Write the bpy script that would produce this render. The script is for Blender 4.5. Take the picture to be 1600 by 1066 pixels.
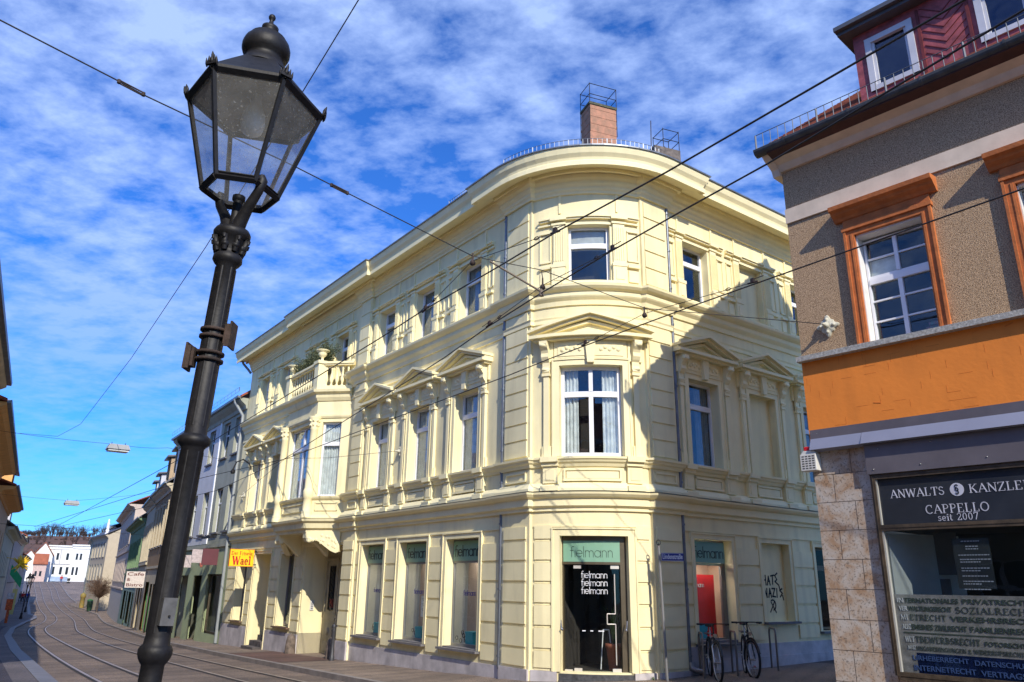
import bpy, math, random
from mathutils import Vector, Matrix
random.seed(7)
for o in list(bpy.data.objects): bpy.data.objects.remove(o)
SC = bpy.context.scene
COL = SC.collection
PI = math.pi

# ------------------------------------------------------------------ camera
EYE = Vector((0, 0, 1.85))
cam_d = bpy.data.cameras.new('camera')
cam = bpy.data.objects.new('camera', cam_d); COL.objects.link(cam)
cam_d.sensor_width = 36; cam_d.lens = 1184 / 1600 * 36
cam_d.clip_start = .05; cam_d.clip_end = 5000
R3 = Matrix(((0.99989, -0.0148346, 0), (-0.0045415, -0.3061098, -0.9519854), (0.0141223, 0.9518806, -0.3061435)))
cam.matrix_world = Matrix.Translation(EYE) @ R3.to_4x4()
SC.camera = cam

# ------------------------------------------------------------------ light
SUN_AZ = math.radians(159.3); SUN_EL = math.radians(33.7)
sd = Vector((math.sin(SUN_AZ) * math.cos(SUN_EL), math.cos(SUN_AZ) * math.cos(SUN_EL), math.sin(SUN_EL)))
sun_d = bpy.data.lights.new('sun', 'SUN'); sun_d.energy = 3.9; sun_d.angle = math.radians(.5); sun_d.color = (1, .93, .81)
sun = bpy.data.objects.new('sun', sun_d); COL.objects.link(sun)
sun.rotation_euler = sd.to_track_quat('Z', 'Y').to_euler()
world = bpy.data.worlds.new('World'); SC.world = world; world.use_nodes = True
wn = world.node_tree.nodes; wl = world.node_tree.links
wn.clear()
def N(t, **k):
    n = wn.new(t)
    for a, b in k.items(): setattr(n, a, b)
    return n
sky = N('ShaderNodeTexSky', sky_type='NISHITA', sun_disc=False)
sky.sun_elevation = SUN_EL; sky.sun_rotation = SUN_AZ
sky.ozone_density = 3.0; sky.dust_density = .3; sky.air_density = 1.0
tc = N('ShaderNodeTexCoord'); sep = N('ShaderNodeSeparateXYZ')
wl.new(tc.outputs['Generated'], sep.inputs[0])
zz = N('ShaderNodeMath', operation='MAXIMUM'); wl.new(sep.outputs[2], zz.inputs[0]); zz.inputs[1].default_value = .02
za = N('ShaderNodeMath', operation='ADD'); wl.new(zz.outputs[0], za.inputs[0]); za.inputs[1].default_value = .12
dx = N('ShaderNodeMath', operation='DIVIDE'); wl.new(sep.outputs[0], dx.inputs[0]); wl.new(za.outputs[0], dx.inputs[1])
dy = N('ShaderNodeMath', operation='DIVIDE'); wl.new(sep.outputs[1], dy.inputs[0]); wl.new(za.outputs[0], dy.inputs[1])
cb = N('ShaderNodeCombineXYZ'); wl.new(dx.outputs[0], cb.inputs[0]); wl.new(dy.outputs[0], cb.inputs[1])
mp = N('ShaderNodeMapping'); wl.new(cb.outputs[0], mp.inputs[0])
mp.inputs['Rotation'].default_value = (0, 0, .5); mp.inputs['Scale'].default_value = (.9, 1.1, 1)
n1 = N('ShaderNodeTexNoise'); n1.inputs['Scale'].default_value = 9.; n1.inputs['Detail'].default_value = 9; n1.inputs['Roughness'].default_value = .60
n1.inputs['Distortion'].default_value = .08
n2 = N('ShaderNodeTexNoise'); n2.inputs['Scale'].default_value = 1.15; n2.inputs['Detail'].default_value = 3
wl.new(mp.outputs[0], n1.inputs['Vector']); wl.new(mp.outputs[0], n2.inputs['Vector'])
ad = N('ShaderNodeMath', operation='MULTIPLY_ADD'); wl.new(n2.outputs[0], ad.inputs[0]); ad.inputs[1].default_value = .8; wl.new(n1.outputs[0], ad.inputs[2])
cr = N('ShaderNodeValToRGB'); wl.new(ad.outputs[0], cr.inputs[0])
# element 0 and 1 positions are in the sum of two noises, scaled to 0..1 by /2
dv = N('ShaderNodeMath', operation='MULTIPLY'); wl.new(ad.outputs[0], dv.inputs[0]); dv.inputs[1].default_value = .5
wl.new(dv.outputs[0], cr.inputs[0])
cr.color_ramp.elements[0].position = .36; cr.color_ramp.elements[0].color = (.02, .02, .02, 1)
cr.color_ramp.elements[1].position = .545; cr.color_ramp.elements[1].color = (.85, .85, .85, 1)
# fewer clouds near the horizon
hz = N('ShaderNodeMapRange'); wl.new(sep.outputs[2], hz.inputs[0])
hz.inputs[1].default_value = .12; hz.inputs[2].default_value = .42; hz.inputs[3].default_value = .22; hz.inputs[4].default_value = 1
cm = N('ShaderNodeMath', operation='MULTIPLY'); wl.new(cr.outputs[0], cm.inputs[0]); wl.new(hz.outputs[0], cm.inputs[1])
tint = N('ShaderNodeMix', data_type='RGBA', blend_type='MULTIPLY'); tint.inputs[0].default_value = 1
wl.new(sky.outputs[0], tint.inputs[6]); tint.inputs[7].default_value = (.22, .72, 1.55, 1)
mx = N('ShaderNodeMix', data_type='RGBA'); wl.new(cm.outputs[0], mx.inputs[0]); wl.new(tint.outputs[2], mx.inputs[6])
mx.inputs[7].default_value = (3.8, 5.2, 8.8, 1)
bg = N('ShaderNodeBackground'); bg.inputs[1].default_value = .108
wl.new(mx.outputs[2], bg.inputs[0])
wo = N('ShaderNodeOutputWorld'); wl.new(bg.outputs[0], wo.inputs[0])
SC.view_settings.view_transform = 'Standard'; SC.view_settings.look = 'None'
SC.view_settings.exposure = 0.4; SC.view_settings.gamma = 1
SC.render.engine = 'CYCLES'
SC.cycles.max_bounces = 7; SC.cycles.transparent_max_bounces = 12

# ------------------------------------------------------------------ helpers
MATS = {}
def mat(name, col, rough=.8, var=.08, vs=3., bump=.0, bs=60., metal=0., col2=None, spec=.5, streak=0., detail=4, emis=None):
    if name in MATS: return MATS[name]
    m = bpy.data.materials.new(name); m.use_nodes = True
    nt = m.node_tree; n = nt.nodes; l = nt.links; b = n['Principled BSDF']
    b.inputs['Roughness'].default_value = rough; b.inputs['Metallic'].default_value = metal
    b.inputs['Specular IOR Level'].default_value = spec
    tcn = n.new('ShaderNodeTexCoord')
    nz = n.new('ShaderNodeTexNoise'); nz.inputs['Scale'].default_value = vs; nz.inputs['Detail'].default_value = detail; nz.inputs['Roughness'].default_value = .6
    l.new(tcn.outputs['Object'], nz.inputs['Vector'])
    mr = n.new('ShaderNodeMapRange'); mr.inputs[1].default_value = .3; mr.inputs[2].default_value = .7
    l.new(nz.outputs[0], mr.inputs[0])
    fac = mr.outputs[0]
    if streak:
        mpn = n.new('ShaderNodeMapping'); mpn.inputs['Scale'].default_value = (1, 1, .13)
        l.new(tcn.outputs['Object'], mpn.inputs[0])
        n3 = n.new('ShaderNodeTexNoise'); n3.inputs['Scale'].default_value = 3.5; n3.inputs['Detail'].default_value = 5
        l.new(mpn.outputs[0], n3.inputs['Vector'])
        m3 = n.new('ShaderNodeMapRange'); m3.inputs[1].default_value = .5; m3.inputs[2].default_value = .75; m3.inputs[3].default_value = 1; m3.inputs[4].default_value = 1 - streak
        l.new(n3.outputs[0], m3.inputs[0])
    c2 = col2 or tuple(max(0, c * (1 - var * 2)) for c in col)
    c1 = col if col2 else tuple(min(1, c * (1 + var)) for c in col)
    mxn = n.new('ShaderNodeMix'); mxn.data_type = 'RGBA'
    l.new(fac, mxn.inputs[0]); mxn.inputs[6].default_value = (*c2, 1); mxn.inputs[7].default_value = (*c1, 1)
    out = mxn.outputs[2]
    if streak:
        mm = n.new('ShaderNodeMix'); mm.data_type = 'RGBA'; mm.blend_type = 'MULTIPLY'; mm.inputs[0].default_value = 1
        l.new(out, mm.inputs[6]); l.new(m3.outputs[0], mm.inputs[7]); out = mm.outputs[2]
    l.new(out, b.inputs['Base Color'])
    if bump:
        nb = n.new('ShaderNodeTexNoise'); nb.inputs['Scale'].default_value = bs; nb.inputs['Detail'].default_value = 3
        l.new(tcn.outputs['Object'], nb.inputs['Vector'])
        bp = n.new('ShaderNodeBump'); bp.inputs['Strength'].default_value = bump; bp.inputs['Distance'].default_value = .01
        l.new(nb.outputs[0], bp.inputs['Height']); l.new(bp.outputs[0], b.inputs['Normal'])
    if emis:
        b.inputs['Emission Color'].default_value = (*col, 1); b.inputs['Emission Strength'].default_value = emis
    MATS[name] = m
    return m
def glass_mat(name, tintc=(1, 1, 1), gloss=(1, 1, 1), ior=1.6, dirt=0., rough=.0):
    if name in MATS: return MATS[name]
    m = bpy.data.materials.new(name); m.use_nodes = True
    nt = m.node_tree; n = nt.nodes; l = nt.links; n.clear()
    out = n.new('ShaderNodeOutputMaterial'); tr = n.new('ShaderNodeBsdfTransparent'); tr.inputs[0].default_value = (*tintc, 1)
    g = n.new('ShaderNodeBsdfGlossy'); g.inputs['Roughness'].default_value = rough; g.inputs[0].default_value = (*gloss, 1)
    fr = n.new('ShaderNodeFresnel'); ge = n.new('ShaderNodeNewGeometry')
    io = n.new('ShaderNodeMapRange'); io.inputs[3].default_value = ior; io.inputs[4].default_value = 1 / ior   # same reflection from either side of the pane
    l.new(ge.outputs['Backfacing'], io.inputs[0]); l.new(io.outputs[0], fr.inputs[0])
    # old panes are never quite flat
    tcn = n.new('ShaderNodeTexCoord'); nb = n.new('ShaderNodeTexNoise'); nb.inputs['Scale'].default_value = 1.7
    l.new(tcn.outputs['Object'], nb.inputs['Vector']); bp = n.new('ShaderNodeBump'); bp.inputs['Strength'].default_value = .15; bp.inputs['Distance'].default_value = .02
    l.new(nb.outputs[0], bp.inputs['Height']); l.new(bp.outputs[0], g.inputs['Normal'])
    mi = n.new('ShaderNodeMixShader'); l.new(fr.outputs[0], mi.inputs[0]); l.new(tr.outputs[0], mi.inputs[1]); l.new(g.outputs[0], mi.inputs[2])
    res = mi.outputs[0]
    if dirt:
        dd = n.new('ShaderNodeBsdfDiffuse'); dd.inputs[0].default_value = (.5, .5, .48, 1); dt = n.new('ShaderNodeBsdfTranslucent'); dt.inputs[0].default_value = (.6, .6, .58, 1)
        df = n.new('ShaderNodeMixShader'); df.inputs[0].default_value = .5; l.new(dd.outputs[0], df.inputs[1]); l.new(dt.outputs[0], df.inputs[2])
        nz = n.new('ShaderNodeTexNoise'); nz.inputs['Scale'].default_value = 90; nz.inputs['Detail'].default_value = 4
        n4 = n.new('ShaderNodeTexNoise'); n4.inputs['Scale'].default_value = 9; n4.inputs['Detail'].default_value = 5
        l.new(tcn.outputs['Object'], nz.inputs['Vector']); l.new(tcn.outputs['Object'], n4.inputs['Vector'])
        mr = n.new('ShaderNodeMapRange'); mr.inputs[1].default_value = .60; mr.inputs[2].default_value = .72; mr.inputs[3].default_value = 0; mr.inputs[4].default_value = 1
        l.new(nz.outputs[0], mr.inputs[0])
        ma = n.new('ShaderNodeMath'); ma.operation = 'MULTIPLY_ADD'; ma.inputs[1].default_value = dirt; l.new(n4.outputs[0], ma.inputs[0]); ma.inputs[2].default_value = .09
        mb = n.new('ShaderNodeMath'); mb.operation = 'MULTIPLY_ADD'; l.new(mr.outputs[0], mb.inputs[0]); mb.inputs[1].default_value = .35; l.new(ma.outputs[0], mb.inputs[2]); mb.use_clamp = True
        m2 = n.new('ShaderNodeMixShader'); l.new(mb.outputs[0], m2.inputs[0]); l.new(res, m2.inputs[1]); l.new(df.outputs[0], m2.inputs[2]); res = m2.outputs[0]
    l.new(res, out.inputs[0])
    MATS[name] = m
    return m

def P3(o): return Vector((o[0], o[1], o[2]))
class Fr:
    """wall frame: s along the wall, o outwards, z up"""
    def __init__(s, p, d, flip=False, k=1., z0=0.):
        s.k = k; s.z0 = z0
        s.p = Vector((p[0], p[1], 0)); s.d = Vector((d[0], d[1], 0)).normalized()
        s.n = Vector((s.d.y, -s.d.x, 0))
        if flip: s.n = -s.n
        s.curved = False
    def at(s, a, o, z): return s.p + s.d * (a * s.k) + s.n * (o * s.k) + Vector((0, 0, z * s.k + s.z0))
    def sub(s, a0, o0, a1, o1):
        q = s.at(a0, o0, 0); r = s.at(a1, o1, 0); f = Fr(q, r - q, k=s.k, z0=s.z0)
        if f.n.dot(s.n) < 0: f.n = -f.n
        f.len = (r - q).length / s.k
        return f
class ArcFr:
    def __init__(s, A, B, half, out):
        ch = B - A; s.L = ch.length; s.d = ch.normalized(); s.r = s.L / 2 / math.sin(half)
        s.n = Vector((s.d.y, -s.d.x, 0))
        if s.n.dot(out) < 0: s.n = -s.n
        s.c = (A + B) / 2 - s.n * (s.r * math.cos(half)); s.curved = True
    def at(s, a, o, z):
        x = (a - s.L / 2) / s.r; x = max(-.99, min(.99, x)); y = math.sqrt(1 - x * x)
        return s.c + (s.d * x + s.n * y) * (s.r + o) + Vector((0, 0, z))

class MB:
    def __init__(s): s.v = []; s.f = []; s.sm = []
    def add(s, vs, fs, smooth=False):
        b = len(s.v); s.v += [tuple(v) for v in vs]
        for f in fs: s.f.append([i + b for i in f]); s.sm.append(smooth)
    def quad(s, a, b, c, d): s.add([a, b, c, d], [(0, 1, 2, 3)])
    def box8(s, c):  # 8 corners: bottom 4, top 4
        s.add(c, [(0, 3, 2, 1), (4, 5, 6, 7), (0, 1, 5, 4), (1, 2, 6, 5), (2, 3, 7, 6), (3, 0, 4, 7)])
    def fbox(s, fr, s0, s1, z0, z1, o0, o1):
        k = 1
        if fr.curved: k = max(1, int(math.ceil(abs(s1 - s0) / .18)))
        for i in range(k):
            a = s0 + (s1 - s0) * i / k; b = s0 + (s1 - s0) * (i + 1) / k
            s.box8([fr.at(a, o0, z0), fr.at(b, o0, z0), fr.at(b, o1, z0), fr.at(a, o1, z0), fr.at(a, o0, z1), fr.at(b, o0, z1), fr.at(b, o1, z1), fr.at(a, o1, z1)])
    def slab(s, fr, s0, z0, s1, z1, th, o0, o1, k=1):
        for i in range(k):
            a = s0 + (s1 - s0) * i / k; b = s0 + (s1 - s0) * (i + 1) / k; c = z0 + (z1 - z0) * i / k; d = z0 + (z1 - z0) * (i + 1) / k
            s.box8([fr.at(a, o0, c), fr.at(b, o0, d), fr.at(b, o1, d), fr.at(a, o1, c), fr.at(a, o0, c + th), fr.at(b, o0, d + th), fr.at(b, o1, d + th), fr.at(a, o1, c + th)])
    def prism(s, fr, poly, o0, o1):
        n = len(poly); vs = [fr.at(a, o0, z) for a, z in poly] + [fr.at(a, o1, z) for a, z in poly]
        s.add(vs, [tuple(range(n)), tuple(range(2 * n - 1, n - 1, -1))] + [(i, (i + 1) % n, n + (i + 1) % n, n + i) for i in range(n)])
    def xprism(s, fr, poly, s0, s1):  # polygon in (o,z) run along s
        n = len(poly); vs = [fr.at(s0, o, z) for o, z in poly] + [fr.at(s1, o, z) for o, z in poly]
        s.add(vs, [tuple(range(n)), tuple(range(2 * n - 1, n - 1, -1))] + [(i, (i + 1) % n, n + (i + 1) % n, n + i) for i in range(n)])
    def gbox(s, c, u, v, w, a, b, h):  # centre, axes, half sizes
        c = Vector(c)
        s.box8([c - u * a - v * b - w * h, c + u * a - v * b - w * h, c + u * a + v * b - w * h, c - u * a + v * b - w * h, c - u * a - v * b + w * h, c + u * a - v * b + w * h, c + u * a + v * b + w * h, c - u * a + v * b + w * h])
    def path(s, pts, prof, outs=None, closed=True):
        """sweep (o,z) profile along plan polyline with mitred outward offsets; outs = side hint vector list"""
        n = len(pts); rows = []
        nr = []
        for i in range(n - 1):
            d = (pts[i + 1] - pts[i]); d.z = 0; d.normalize(); q = Vector((d.y, -d.x, 0)) * outs; nr.append(q)
        for i in range(n):
            if i == 0: m = nr[0]; k = 1
            elif i == n - 1: m = nr[-1]; k = 1
            else:
                m = (nr[i - 1] + nr[i])
                if m.length < 1e-4: m = nr[i].copy()
                m.normalize(); k = 1 / max(.35, m.dot(nr[i]))
            rows.append([pts[i] + m * (o * k) + Vector((0, 0, z)) for o, z in prof])
        p = len(prof); vs = [v for r in rows for v in r]; fs = []
        for i in range(n - 1):
            for j in range(p if closed else p - 1):
                a = i * p + j; b = i * p + (j + 1) % p; fs.append((a, b, b + p, a + p))
        if closed: fs += [tuple(range(p)), tuple(range((n - 1) * p, n * p))]
        s.add(vs, fs)
    def tube(s, pts, r, k=8, caps=True, smooth=True):
        pts = [Vector(p) for p in pts]; n = len(pts); rr = r if isinstance(r, (list, tuple)) else [r] * n
        vs = []; up = Vector((0, 0, 1)); pu = None
        for i in range(n):
            t = (pts[min(i + 1, n - 1)] - pts[max(i - 1, 0)]).normalized()
            if pu is None:
                a = up if abs(t.dot(up)) < .95 else Vector((1, 0, 0)); u = t.cross(a).normalized()
            else:
                u = pu - t * pu.dot(t)
                if u.length < 1e-5: u = t.cross(Vector((1, 0, 0)))
                u.normalize()
            pu = u; v = t.cross(u)
            for j in range(k):
                an = 2 * PI * j / k; vs.append(pts[i] + (u * math.cos(an) + v * math.sin(an)) * rr[i])
        fs = [(i * k + j, i * k + (j + 1) % k, (i + 1) * k + (j + 1) % k, (i + 1) * k + j) for i in range(n - 1) for j in range(k)]
        s.add(vs, fs, smooth)
        if caps: s.add(vs[:k], [tuple(range(k))]); s.add(vs[-k:], [tuple(range(k))])
    def lathe(s, base, ax, prof, k=20, rot=0., smooth=True, caps=True):
        ax = Vector(ax).normalized(); a = Vector((0, 1, 0)) if abs(ax.y) < .9 else Vector((1, 0, 0))
        u = a.cross(ax).normalized(); v = ax.cross(u); vs = []
        for r, h in prof:
            for j in range(k):
                an = 2 * PI * j / k + rot; vs.append(Vector(base) + ax * h + (u * math.cos(an) + v * math.sin(an)) * r)
        n = len(prof)
        s.add(vs, [(i * k + j, i * k + (j + 1) % k, (i + 1) * k + (j + 1) % k, (i + 1) * k + j) for i in range(n - 1) for j in range(k)], smooth)
        if caps: s.add(vs[:k], [tuple(range(k))]); s.add(vs[-k:], [tuple(range(k))])
    def wall(s, fr, s0, s1, z0, z1, holes, o=0., depth=.22, bottom=True):
        ss = {s0, s1}; zs = {z0, z1}
        for h in holes: ss |= {h[0], h[1]}; zs |= {h[2], h[3]}
        if fr.curved:
            k = int(abs(s1 - s0) / .12)
            for i in range(k + 1): ss.add(s0 + (s1 - s0) * i / k)
        ss = sorted(x for x in ss if min(s0, s1) - 1e-6 <= x <= max(s0, s1) + 1e-6); zs = sorted(zs)
        for a, b in zip(ss, ss[1:]):
            if b - a < 1e-5: continue
            for c, d in zip(zs, zs[1:]):
                if d - c < 1e-5: continue
                m = (a + b) / 2; q = (c + d) / 2
                if any(h[0] < m < h[1] and h[2] < q < h[3] for h in holes): continue
                s.quad(fr.at(a, o, c), fr.at(b, o, c), fr.at(b, o, d), fr.at(a, o, d))
        for h in holes:
            a, b, c, d = h[:4]; dp = h[4] if len(h) > 4 else depth
            s.quad(fr.at(a, o, c), fr.at(a, o - dp, c), fr.at(a, o - dp, d), fr.at(a, o, d))
            s.quad(fr.at(b, o, c), fr.at(b, o - dp, c), fr.at(b, o - dp, d), fr.at(b, o, d))
            k = 1 if not fr.curved else 6
            for i in range(k):
                x = a + (b - a) * i / k; y = a + (b - a) * (i + 1) / k
                s.quad(fr.at(x, o, d), fr.at(y, o, d), fr.at(y, o - dp, d), fr.at(x, o - dp, d))
                s.quad(fr.at(x, o, c), fr.at(y, o, c), fr.at(y, o - dp, c), fr.at(x, o - dp, c))
    def build(s, name, m, parent=None, loc=None, bevel=0):
        me = bpy.data.meshes.new(name)
        off = Vector(loc) if loc is not None else (parent_loc(parent) if parent else Vector((0, 0, 0)))
        me.from_pydata([(v[0] - off.x, v[1] - off.y, v[2] - off.z) for v in s.v], [], s.f)
        me.polygons.foreach_set('use_smooth', s.sm); me.update()
        import bmesh
        bm = bmesh.new(); bm.from_mesh(me); bmesh.ops.recalc_face_normals(bm, faces=bm.faces); bm.to_mesh(me); bm.free()
        o = bpy.data.objects.new(name, me); COL.objects.link(o); me.materials.append(m)
        if parent:
            o.parent = parent
        else: o.location = off
        if bevel:
            md = o.modifiers.new('bevel', 'BEVEL'); md.width = bevel; md.segments = 1; md.limit_method = 'ANGLE'; md.angle_limit = .6
        return o
WLOC = {}
def parent_loc(p):
    # every empty stands unrotated; mesh parents sit at their own thing's origin
    while p.parent: p = p.parent
    return Vector(p.location)
def tag(o, label, cat, group=None):
    o['label'] = label; o['category'] = cat
    if group: o['group'] = group
    return o
def thing(name, label, cat, loc, group=None):
    o = bpy.data.objects.new(name, None); COL.objects.link(o); o.location = loc; o.empty_display_size = .3
    return tag(o, label, cat, group)
def copy_tree(o, loc=None, parent=None):
    c = o.copy(); COL.objects.link(c)
    if parent: c.parent = parent
    if loc is not None: c.location = loc
    for ch in list(o.children): copy_tree(ch, None, c)
    return c
def struct(o): o['kind'] = 'structure'; return o

# frames of the measured walls
F1 = Fr((-.10672, 16.87891), (-.59655252, .80257404), True)      # main street wall, s runs away from the corner
if F1.n.dot(Vector((0, -1, 0))) < 0: F1.n = -F1.n
F2 = Fr((3.80918, 16.54130), (.80216272, .59710549))              # side lane wall
if F2.n.y > 0: F2.n = -F2.n
K3 = 1.0696                                                       # metres per unit of this facade's measured drawing
F3 = Fr((4.26849 * K3, 10.67848 * K3), (.67065667, -.74176791), k=K3, z0=1.85 * (1 - K3))   # rendered building at the right
if F3.n.dot(Vector((-1, -.5, 0))) < 0: F3.n = -F3.n
A_ = F1.at(-.959, 0, 0); B_ = F2.at(-1.141, 0, 0)
FC = ArcFr(A_, B_, math.radians(27), Vector((0, -1, 0)))
LC = FC.L

SP = [(-60, .6), (-20, .35), (-6, .22), (0, 0), (18, -.5), (40, -1.2), (72, -2.1), (100, -2.1), (141, -1.3), (160, -.2), (180, .9), (200, 1.1), (230, .9), (300, -1), (3000, -1)]
def interp(x, T):
    if x <= T[0][0]: return T[0][1]
    for (a, b), (c, d) in zip(T, T[1:]):
        if x <= c: return b + (d - b) * (x - a) / (c - a)
    return T[-1][1]
def smz(s): return sum(interp(s + k, SP) for k in (-6, -3, 0, 3, 6)) / 5 if s > 10 else interp(s, SP)
def gz(P):
    w = Vector((P[0], P[1], 0)) - F1.p; s = w.dot(F1.d)
    l = (Vector((P[0], P[1], 0)) - F2.p).dot(F2.d)
    ex = .02 * max(0, min(12, l + 3)) if -12 < s < 2 else 0
    return smz(s) + ex
def SN(s, n, dz=0.):
    p = F1.at(s, n, 0); p.z = gz(p) + dz; return p

# ------------------------------------------------------------------ materials
YEL = mat('yellow_plaster', (.86, .76, .45), .85, .06, .9, .25, 45., streak=.18)
YEL2 = mat('yellow_trim', (.88, .78, .465), .8, .03, 2.0, .12, 60., streak=.05)
MARB = mat('plinth_stone', (.50, .46, .46), .6, .16, 2.2, .2, 20., streak=.3)
WHT = mat('white_window_paint', (.78, .78, .80), .4, .03)
ZINC = mat('zinc_sheet', (.20, .22, .25), .45, .15, 4., metal=.6)
ROOFM = mat('grey_roof_metal', (.12, .12, .13), .5, .1, metal=.4)
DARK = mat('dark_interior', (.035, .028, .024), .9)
DARK2 = mat('shop_interior', (.30, .28, .26), .9)
IRON = mat('black_iron', (.012, .011, .012), .55, .25, 30., .10, 60., metal=.0, spec=.35)
RUST = mat('rusty_iron', (.05, .03, .022), .8, .35, 12., .4, 60.)
STEEL = mat('brushed_steel', (.45, .45, .46), .3, .05, metal=.95)
GLS = glass_mat('window_glass', (.88, .91, .91), (.9, .95, 1.0), 1.55)
SHOPG = glass_mat('shop_glass', (.95, .97, .96), (.8, .85, .9), 1.30)
CURT = mat('curtain_cloth', (.80, .80, .78), .95, .12, 6.)
CURTG = mat('grey_curtain_cloth', (.30, .33, .37), .95, .12, 6.)
BLIND = mat('roller_blind', (.60, .58, .55), .8, .06, 8.)
GREEN_SIGN = mat('mint_sign_panel', (.19, .36, .25), .45, .04)
BLK = mat('black_lettering', (.012, .02, .014), .5)
WLET = mat('white_lettering', (.8, .8, .82), .5)
SLATE = mat('grey_sill_stone', (.16, .15, .15), .7, .15, 6.)
WIRE = mat('wire', (.025, .022, .02), .6)

# ------------------------------------------------------------------ lettering
def arc(cx, cy, r, a0, a1, k=10, ry=None):
    return [(cx + r * math.cos(math.radians(a0 + (a1 - a0) * i / k)), cy + (ry or r) * math.sin(math.radians(a0 + (a1 - a0) * i / k))) for i in range(k + 1)]
def ribbon(mb, fr, pts, w, s, z, o, sx, sc, th=.004, shear=0):
    for (a, b), (c, d) in zip(pts, pts[1:]):
        L = math.hypot(c - a, d - b)
        if L < 1e-5: continue
        ux, uy = (c - a) / L, (d - b) / L; px, py = -uy * w / 2, ux * w / 2; e = w * .35
        q = [(a - ux * e + px, b - uy * e + py), (a - ux * e - px, b - uy * e - py), (c + ux * e - px, d + uy * e - py), (c + ux * e + px, d + uy * e + py)]
        poly = [(s + sx * (x + shear * y) * sc, z + y * sc) for x, y in q]
        mb.prism(fr, poly, o, o + th)
LOGO = {'f': (.62, [[(.22, 0), (.22, 1.25)] + arc(.47, 1.25, .25, 180, 60, 6), [(.02, .93), (.5, .93)]]),
        'i': (.28, [[(.12, 0), (.12, .95)]]),
        'e': (1.05, [[(.02, .52), (.94, .52)] + arc(.48, .5, .46, 2, 320, 16)]),
        'l': (.26, [[(.1, 0), (.1, 1.5)]]),
        'm': (1.45, [[(.1, 0), (.1, .95)], [(.1, .62)] + arc(.4, .62, .3, 180, 0, 8) + [(.7, 0)], [(.7, .62)] + arc(1.0, .62, .3, 180, 0, 8) + [(1.3, 0)]]),
        'a': (1.1, [arc(.5, .48, .46, 0, 360, 18), [(.96, .95), (.96, 0)]]),
        'n': (.9, [[(.1, 0), (.1, .95)], [(.1, .62)] + arc(.42, .62, .32, 180, 0, 8) + [(.74, 0)]])}
def logo(fr, s, z, o, width, parent, m, sgn=1, w=.075, name='lettering'):
    word = 'fielmann'; tot = sum(LOGO[c][0] for c in word) - .1; sc = width / tot; x = 0; mb = MB()
    for c in word:
        for st in LOGO[c][1]: ribbon(mb, fr, [(x + a, b) for a, b in st], w, s - sgn * width / 2, z, o, sgn, sc)
        x += LOGO[c][0]
    return mb.build(name, m, parent)
def S_(w=.8): return [arc(.4, .74, .24, 20, 270, 9, .22) + arc(.4, .27, .27, 90, -160, 9, .25)]
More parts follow.
